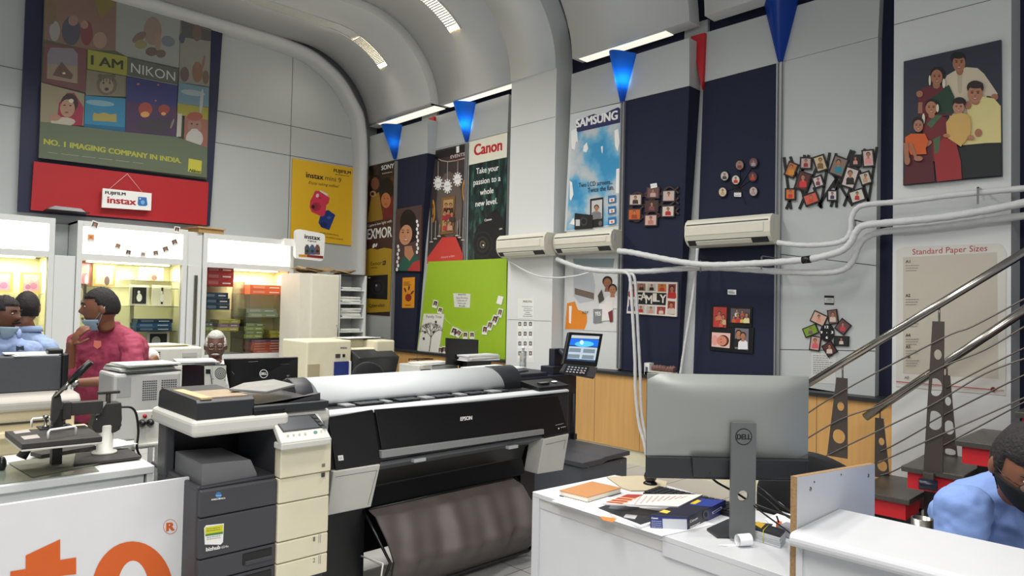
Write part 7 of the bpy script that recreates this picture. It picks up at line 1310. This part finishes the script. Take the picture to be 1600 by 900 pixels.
g = G(); c = on(1450, 757, x=SX0-.03); g.lathe([(.03, -.05), (.034, -.045), (.034, .045), (.03, .05)], c, F((24, 28, 48), .3), 18, ax=(.35, -1, 0)); g.box((c.x, c.y-.03, c.z), (c.x+.04, c.y+.03, c.z+.07), M['granite']); tag(g.obj('rail_bracket', bevel=.002), 'dark round bolt cap at the foot of the near stair post', 'bracket')
# ------------------------------------------------------------------ people
lensm = see_through('spectacle_lens', (.95, .96, .97), .015)
def gs(v, s): return math.exp(-(v/s)**2)
def headshape(d):
    x, y, z = d.x, d.y, d.z; p = V(x*.076, y*.096, z*.118)
    if z < 0:
        k = -z; p.x *= 1-.30*k**1.4; p.y *= (1-.38*k) if y < 0 else (1-.06*k)
    if y > 0:
        f = y
        p.y += f*(.004*gs(z-.27, .12)*gs(x, .6) - .011*(gs(abs(x)-.36, .15))*gs(z-.12, .11) + .025*gs(x, .13)*(gs(z+.16, .13)*1.0+gs(z-.02, .16)*.45) + .007*gs(x, .26)*gs(z+.50, .10) + .009*gs(x, .3)*gs(z+.88, .16) + .004*gs(abs(x)-.42, .2)*gs(z+.12, .16) - .004*gs(x, .4)*gs(z+.68, .07))
        p.x += .006*gs(z+.16, .08)*gs(abs(x)-.16, .08)*(1 if x > 0 else -1)*f
    return p
def unit(q, r=(1, 1, 1)): return V(q.x, q.y, q.z).normalized()
def dirs(nu=44, nv=34):
    out = []
    for j in range(nv+1):
        t = PI*j/nv
        for i in range(nu): ph = 2*PI*i/nu; out.append(V(math.sin(t)*math.cos(ph), math.sin(t)*math.sin(ph), math.cos(t)))
    fs = [(j*nu+i, (j+1)*nu+i, (j+1)*nu+(i+1) % nu, j*nu+(i+1) % nu) for j in range(nv) for i in range(nu)]
    return out, fs
DS, FS = dirs()
def hrot(az, pitch=0, roll=0): return Matrix.Rotation(az-PI/2, 3, 'Z') @ Matrix.Rotation(-pitch, 3, 'X') @ Matrix.Rotation(roll, 3, 'Y')
def loft(g, rings, m, n=24):
    vs = []; fs = []
    for c, rx, ry, az in rings:
        c = Vector(c); a = V(math.cos(az), math.sin(az), 0); b = V(-math.sin(az), math.cos(az), 0)
        for k in range(n):
            t = 2*PI*k/n; ct, st_ = math.cos(t), math.sin(t); e = .8
            vs.append(c+a*rx*math.copysign(abs(ct)**e, ct)+b*ry*math.copysign(abs(st_)**e, st_))
    for i in range(len(rings)-1):
        for k in range(n): fs.append((i*n+k, i*n+(k+1) % n, (i+1)*n+(k+1) % n, (i+1)*n+k))
    fs.append(tuple(range(n))[::-1]); fs.append(tuple((len(rings)-1)*n+k for k in range(n)))
    return g.add(vs, fs, m, True)
def limb(g, pts, rs, m, n=14):
    P = [Vector(v) for v in cat([tuple(p) for p in pts], 5)]; q = [Vector(v).x for v in cat([(r, 0, 0) for r in rs], 5)]
    g.tube(P, q, m, n); [g.ball(p, r, m) for p, r in ((P[0], q[0]), (P[-1], q[-1]))]
def remesh(o, vox, sm=4):
    r = o.modifiers.new('remesh', 'REMESH'); r.mode = 'VOXEL'; r.voxel_size = vox; r.use_smooth_shade = True
    s = o.modifiers.new('smooth', 'SMOOTH'); s.iterations = sm; s.factor = .5
def hand(g, wrist, d, up, m, curl=.5, s=1.0, side=1):
    """palm along d, back of the hand towards up; five separate fingers"""
    d = Vector(d).normalized(); up = Vector(up).normalized(); up = (up-d*up.dot(d)).normalized(); w = d.cross(up)*side; wrist = Vector(wrist)
    g.ball(wrist+d*.045*s, (1, 1, 1), m, R=Matrix((w*.04*s, d*.052*s, up*.016*s)).transposed())
    for k, L in enumerate((.068, .076, .07, .056)):
        b = wrist+d*.082*s+w*(.028-.0185*k)*s; a = curl*.5; p = [b]
        dd = d.copy()
        for sg in (.45, .32, .23): dd = (Matrix.Rotation(a*(1.3 if sg < .4 else 1), 3, w*side) @ dd) if 0 else (dd*math.cos(a)-up*math.sin(a)).normalized(); p.append(p[-1]+dd*L*sg*s); a = curl*.7
        g.tube(p, [.0095*s, .009*s, .0082*s, .0068*s], m, 8); g.ball(p[-1], .0068*s, m, nu=8, nv=6)
    b = wrist+d*.02*s+w*.028*s; p = [b, b+(d*.6+w*.75-up*.2).normalized()*.038*s, b+(d*.6+w*.75-up*.2).normalized()*.038*s+(d*.9+w*.3-up*.4).normalized()*.03*s, b+(d*.6+w*.75-up*.2).normalized()*.038*s+(d*.9+w*.2-up*.5).normalized()*.055*s]
    g.tube(p, [.013*s, .011*s, .0095*s, .0075*s], m, 8); g.ball(p[-1], .0075*s, m, nu=8, nv=6)
def person(label, hc, az, pitch, skin, hairc, shoulders, torso_az, chest, arms, shirt, group=None, hairfn=None, roll=0, stand=True, hips=None, sleeve=.5, mask=None, glasses=False, collar=True, hs=1.0, trouser=(40, 42, 50), beard=None, lipc=(120, 66, 58), vox=.005):
    """hc head centre; shoulders (L, R) points; chest = (centre at armpits); arms = [(shoulder, elbow, wrist, handdir, handup, sleeve fraction of forearm)]"""
    R_ = hrot(az, pitch, roll); hc = Vector(hc); T = lambda p: hc+R_ @ (Vector(p)*hs)
    sk = mat('skin_%02x%02x%02x' % skin, skin, .5, noise=.05, nscale=30); g = G()
    g.add([T(headshape(d)) for d in DS], FS, sk, True)
    for s_ in (-1, 1): g.ball(T((s_*.077, -.008, -.005)), (1, 1, 1), sk, R=Matrix((R_ @ V(.011, 0, 0), R_ @ V(0, .02, 0), R_ @ V(0, .004, .032))).transposed())
    sh = [Vector(q) for q in shoulders]; nb_ = (sh[0]+sh[1])/2; g.tube([T((0, -.02, -.04)), T((0, -.028, -.1)), nb_+V(0, 0, .05), nb_-V(0, 0, .04)], [.052, .05, .056, .08], sk, 16)
    for (s0, el, wr, hd, hu, sf) in arms:
        limb(g, [s0, Vector(s0).lerp(el, .5), el, Vector(el).lerp(wr, .5), wr], [.05, .045, .04, .036, .026], sk)
        if hd is not None: hand(g, wr, hd, hu, sk)
    base = hips if hips is not None else V(nb_.x, nb_.y, .95)
    o = g.obj('person', org=(nb_.x, nb_.y, 0 if stand else .45)); remesh(o, vox, 2); tag(o, label, 'person', group)
    # eyes, brows, lips
    g = G(); ew = mat('eye_white', (214, 206, 200), .3); ed = mat('eye_dark', (26, 16, 12), .2)
    for s_ in (-1, 1):
        e = V(s_*.029, .082, .014); g.ball(T(e), (1, 1, 1), ew, R=Matrix((R_ @ V(.0115, 0, 0), R_ @ V(0, .0075, 0), R_ @ V(0, 0, .0045))).transposed()); g.ball(T(e+V(0, .0045, 0)), .0046, ed)
    g.obj('eyes', o)
    g = G(); hm = mat('hair_%02x%02x%02x' % hairc, hairc, .75, noise=.25, nscale=120, bump=.6)
    for s_ in (-1, 1): g.tube([T((s_*.014, .0965, .030)), T((s_*.03, .0965, .036)), T((s_*.048, .082, .030))], [.003, .0045, .002], hm, 8)
    g.obj('eyebrows', o)
    g = G(); lm = F(lipc, .5); g.tube([T((-.022, .088, -.058)), T((-.01, .098, -.0555)), T((0, .100, -.057)), T((.01, .098, -.0555)), T((.022, .088, -.058))], [.001, .004, .0045, .004, .001], lm, 8); g.tube([T((-.02, .087, -.062)), T((0, .098, -.065)), T((.02, .087, -.062))], [.001, .0055, .001], lm, 8); g.obj('lips', o)
    # hair
    g = G(); hf_ = hairfn or (lambda d: d.z > .52-.25*max(0, -d.y)*1.5-.3*(1 if abs(d.x) > .75 else 0) if d.y > .0 else d.z > -.42); vs = []
    for d in DS:
        p = headshape(V(d.x, min(d.y, .93), d.z) if d.y > 0 else d); keep = hf_(d); nzz = .006*math.sin(d.x*17+d.z*23)*math.sin(d.y*19+d.z*11)+random.uniform(-.002, .002)
        vs.append(T(p*(1.09+nzz*6) if keep else p*.9))
    g.add(vs, FS, hm, True); g.obj('hair', o)
    # shirt
    shm = shirt; g = G(); c = Vector(chest); bz_ = hips if hips is not None else V(c.x, c.y, c.z-.42)
    bz_ = Vector(bz_); wid = (sh[0]-sh[1]).length/2; ta = torso_az-PI/2
    rr_ = [(bz_-V(0, 0, .06), wid*.86, .12, ta), (bz_, wid*.86, .125, ta), (bz_.lerp(c, .35), wid*.80, .12, ta), (bz_.lerp(c, .7), wid*.88, .128, ta), (c, wid*1.0, .13, ta), (c.lerp(nb_, .6), wid*1.04, .115, ta), (nb_+V(0, 0, .0), wid*.96, .1, ta), (nb_+V(0, 0, .03), wid*.78, .088, ta), (nb_+V(0, 0, .06), wid*.52, .075, ta), (nb_+V(0, 0, .085), wid*.32, .062, ta)]
    loft(g, rr_, shm)
    for (s0, el, wr, hd, hu, sf) in arms:
        s0, el, wr = Vector(s0), Vector(el), Vector(wr); 
        pts = [s0, s0.lerp(el, .5), el, el.lerp(wr, sf)] if sf > 0 else [s0, s0.lerp(el, .45), s0.lerp(el, .82)]
        limb(g, pts, [.075, .068, .06, .056][:len(pts)] if sf > 0 else [.078, .07, .07], shm)
    so = g.obj('shirt', o); remesh(so, .007, 16); dtx = bpy.data.textures.get('cloth_folds') or bpy.data.textures.new('cloth_folds', 'CLOUDS'); dtx.noise_scale = .09; dtx.noise_depth = 2; dm = so.modifiers.new('folds', 'DISPLACE'); dm.texture = dtx; dm.strength = .035; dm.mid_level = .5; dm.texture_coords = 'GLOBAL'; s2 = so.modifiers.new('soft', 'SMOOTH'); s2.iterations = 2
    if collar:
        g = G(); n = 18; cc = nb_+V(0, 0, .08); fw = V(math.cos(torso_az), math.sin(torso_az), 0); rt_ = V(fw.y, -fw.x, 0); vs = []
        for j, (r_, z_) in enumerate(((.072, -.02), (.066, .025), (.074, .022), (.086, -.016))):
            for i in range(n+1): a = -PI*.9+2*PI*.9*i/n; vs.append(cc-fw*r_*math.cos(a)*1.0+rt_*r_*math.sin(a)+V(0, 0, z_-(.02 if abs(a) > 2.3 else 0)))
        g.add(vs, [(j*(n+1)+i, j*(n+1)+i+1, (j+1)*(n+1)+i+1, (j+1)*(n+1)+i) for j in range(3) for i in range(n)], shm, True); q = g.obj('collar', o); sd = q.modifiers.new('solid', 'SOLIDIFY'); sd.thickness = .003
    tm = mat('trousers', trouser, .8); g = G(); 
    fw = V(math.cos(torso_az), math.sin(torso_az), 0); rt_ = V(fw.y, -fw.x, 0)
    loft(g, [(bz_-V(0, 0, .1), wid*.8, .12, ta), (bz_-V(0, 0, .0), wid*.8, .12, ta)], tm)
    for s_ in (-1, 1):
        h0 = V(bz_.x, bz_.y, bz_.z-.08)+rt_*s_*wid*.42
        if stand: limb(g, [h0, V(h0.x, h0.y, .5), V(h0.x, h0.y, .1)], [.095, .07, .055], tm)
        else: k_ = h0+fw*.42; limb(g, [h0, k_, V(k_.x, k_.y, .1)], [.095, .075, .055], tm)
        ft = (V(h0.x, h0.y, .035) if stand else V((h0+fw*.42).x, (h0+fw*.42).y, .035)); g.ball(ft+fw*.06, (1, 1, 1), K_, R=Matrix((rt_*.045, fw*.13, V(0, 0, .035))).transposed())
    q = g.obj('trousers', o); remesh(q, .012, 2)
    if mask:
        mc_, zoff, col, lo_ = (*mask, .62)[:4]; g = G(); mm = mat('mask_%02x%02x%02x' % col, col, .8); vs = []; keep = {}
        idx = [i for i, d in enumerate(DS) if d.y > (.12 if lo_ < .7 else -.02) and (zoff-lo_) < d.z < zoff]
        mp = {i: k for k, i in enumerate(idx)}; sc_ = 1.0
        P = [T(headshape(DS[i])*1.05+V(0, .008*gs(DS[i].x, .4), mc_)) for i in idx]; f = [tuple(mp[i] for i in q_) for q_ in FS if all(i in mp for i in q_)]
        g.add(P, f, mm, True); g.f = [x for x in g.f]; mo = g.obj('face_mask', o); sd = mo.modifiers.new('solid', 'SOLIDIFY'); sd.thickness = .003
        g = G()
        for s_ in (-1, 1):
            a = T((s_*.068, .03, (zoff-.08)*.118+mc_)); b = T((s_*.066, .02, (zoff-.5)*.118+mc_)); e = T((s_*.085, -.022, .012)); g.tube([a, a.lerp(e, .5), e], .0016, mm, 5); g.tube([b, b.lerp(e, .5), e], .0016, mm, 5)
        g.obj('strap', mo)
    if glasses:
        g = G(); gm = glasses
        for s_ in (-1, 1):
            P = [T((s_*.031+.023*math.cos(t*PI/8), .106-.01*abs(math.cos(t*PI/8))*.5, .010+.016*math.sin(t*PI/8))) for t in range(17)]; g.tube(P, .0013, gm, 6, cap=False); g.tube([T((s_*.054, .1, .014)), T((s_*.078, .06, .014)), T((s_*.082, -.01, .012))], .0014, gm, 6)
        g.tube([T((-.009, .107, .014)), T((0, .112, .018)), T((.009, .107, .014))], .0013, gm, 6); go = g.obj('glasses', o)
        g = G()
        for s_ in (-1, 1): g.add([T((s_*.031+.022*math.cos(t*PI/8), .104, .010+.015*math.sin(t*PI/8))) for t in range(16)], [tuple(range(16))], lensm)
        g.obj('lens', go)
    if beard:
        g = G(); bm = mat('beard_%02x%02x%02x' % beard, beard, .8, noise=.2, nscale=100, bump=.5); g.tube([T((-.03, .082, -.052)), T((-.014, .1, -.046)), T((0, .104, -.044)), T((.014, .1, -.046)), T((.03, .082, -.052))], [.003, .007, .0075, .007, .003], bm, 10); g.obj('moustache', o)
    return o, T
def cp(px, py, d): return CAM+ray(px, py)/FPX*d
def azi(px): v = ray(px, 480); return math.atan2(v.y, v.x)
def cloth(name, rgb, **k):
    k.setdefault('noise', .08); k.setdefault('nscale', 14); return mat(name, rgb, .8, bump=.5, **k)
# man in the pink shirt
D1 = 4.7
pk = cloth('pink_shirt_cloth', (146, 50, 76)); S1, S2 = cp(204, 528, 4.7), cp(132, 524, 4.95)
head = cp(158, 482, D1)
o, T = person('man in a pink shirt in profile, blue mask under his chin', head, azi(150)+math.radians(88), math.radians(2), (122, 78, 56), (20, 16, 15), (S1, S2), azi(150)+math.radians(150), cp(170, 562, 4.8), [
    (cp(206, 538, 4.66), cp(208, 594, 4.5), cp(120, 598, 4.36), (cp(95, 598, 4.34)-cp(122, 600, 4.36)), V(0, 0, 1), .4),
    (cp(130, 540, 4.9), cp(106, 584, 4.62), cp(112, 537, 4.55), (cp(129, 512, 4.55)-cp(112, 537, 4.55)), cp(90, 520, 4.5)-cp(120, 520, 4.6), .1)],
    pk, hips=cp(168, 645, 4.8), hs=1.12, mask=(-.022, -.28, (150, 178, 196)), hairfn=lambda d: (d.z > .50) if d.y > .35 else (d.z > -.30 if d.y < -.1 else d.z > (.1 if d.y < .15 else .32)))
g = G(); w_ = cp(118, 598, 4.355); dv = (cp(95, 598, 4.34)-cp(122, 600, 4.36)).normalized(); g.lathe([(.031, -.01), (.033, 0), (.031, .01)], w_, M['steel'], 18, ax=dv); g.lathe([(.018, 0), (.018, .006)], w_+(CAM-w_).normalized()*.034, M['chrome'], 18, ax=(CAM-w_)); g.obj('wrist_watch', o)
g = G(); s = Sheet(cp(160, 545, 4.6), (CAM-cp(160, 545, 4.6)), th=.02); s.base([(147, 532), (158, 533), (158, 541), (152, 545), (146, 541)], F((190, 100, 84))); s.obj('pocket_badge', o)
# person behind him, only an arm shows
o, T = person('person hidden behind the man in pink, one patterned sleeve and elbow showing', cp(176, 545, 5.15), azi(170)+math.radians(90), .4, (140, 92, 66), (20, 16, 15), (cp(205, 556, 5.15), cp(165, 560, 5.35)), azi(170)+math.radians(120), cp(186, 590, 5.2), [
    (cp(204, 550, 5.15), cp(240, 562, 5.05), cp(196, 574, 5.0), None, None, 0)], cloth('patterned_shirt_cloth', (206, 208, 206), noise=.35, nscale=60), hips=cp(186, 650, 5.2))
# two men in blue at the left
bl1 = cloth('striped_blue_shirt_cloth', (150, 172, 214), stretch=(60, 60, .4), noise=.12); bl2 = cloth('light_blue_shirt_cloth', (140, 162, 198))
o, T = person('man in a blue striped shirt at the left edge facing right', cp(6, 492, 4.5), azi(6)+math.radians(180+52), .03, (98, 62, 46), (20, 16, 15), (cp(48, 540, 4.6), cp(-30, 538, 4.5)), azi(6)+math.radians(180+25), cp(10, 575, 4.6), [
    (cp(46, 550, 4.58), cp(58, 610, 4.55), cp(40, 640, 4.4), None, None, 0), (cp(-28, 552, 4.5), cp(-34, 610, 4.45), cp(-10, 640, 4.3), None, None, 0)], bl1, hips=cp(10, 665, 4.65), mask=(-.03, -.36, (160, 186, 204)), beard=(20, 16, 15))
s = Sheet(cp(31, 546, 4.42), (CAM-cp(31, 546, 4.42)), th=.002); s.base([(25, 540), (31, 542), (37, 540), (38, 548), (31, 546.5), (25, 549)], F((30, 36, 60))); s.obj('pocket_emblem', o)
g = G(); 
o, T = person('man in a light blue shirt with his back to us, behind the one in stripes', cp(42, 482, 5.1), azi(45)+math.radians(-12), .05, (110, 72, 54), (20, 16, 15), (cp(14, 530, 5.1), cp(76, 533, 5.1)), azi(45)+math.radians(-8), cp(46, 572, 5.1), [
    (cp(18, 542, 5.1), cp(10, 600, 5.1), cp(16, 640, 5.1), None, None, 0), (cp(72, 545, 5.1), cp(80, 600, 5.05), cp(76, 640, 5.0), None, None, 0)], bl2, hips=cp(46, 655, 5.1), hairfn=lambda d: d.z > .5 if d.y > .3 else d.z > -.5)
# white-haired man
gm = mat('thin_metal_rim', (150, 140, 130), .3, .8)
o, T = person('white-haired man with glasses and moustache looking over the tower computer', cp(337, 541, 5.5), azi(337)+PI, .12, (92, 60, 48), (176, 176, 168), (cp(368, 584, 5.4), cp(304, 586, 5.4)), azi(337)+PI, cp(336, 620, 5.4), [
    (cp(364, 596, 5.38), cp(372, 650, 5.3), cp(350, 660, 5.0), None, None, 0), (cp(306, 598, 5.38), cp(288, 640, 5.2), cp(300, 660, 5.0), None, None, 0)], cloth('white_shirt_cloth', (206, 208, 206)), stand=False, hips=cp(336, 680, 5.6), glasses=gm, beard=(190, 190, 184), hairfn=lambda d: (d.z > .62 or (abs(d.x) > .8 and d.z > .02)) if d.y > .1 else d.z > -.4)
# man at the right
gb = mat('black_rim', (18, 18, 20), .3); bs = cloth('cornflower_shirt_cloth', (122, 150, 208))
hR = cp(1606, 730, 1.95)
o, T = person('man with black mask and glasses bent over in the bottom right corner', hR, azi(1600)+math.radians(180+20), math.radians(26), (128, 84, 62), (22, 19, 19), (cp(1512, 778, 2.12), cp(1700, 785, 2.25)), azi(1600)+math.radians(180+8), cp(1595, 850, 2.2), [
    (cp(1508, 794, 2.12), cp(1488, 905, 2.1), cp(1580, 930, 1.9), None, None, 0), (cp(1690, 815, 2.25), cp(1730, 920, 2.2), cp(1660, 950, 1.9), None, None, 0)], bs, stand=False, hips=cp(1600, 990, 2.35), mask=(.0, -.02, (20, 21, 24), .93), glasses=gb, hs=1.06, vox=.004, hairfn=lambda d: (d.z > .44) if d.y > .3 else (d.z > -.38 if d.y < -.05 else d.z > .0))
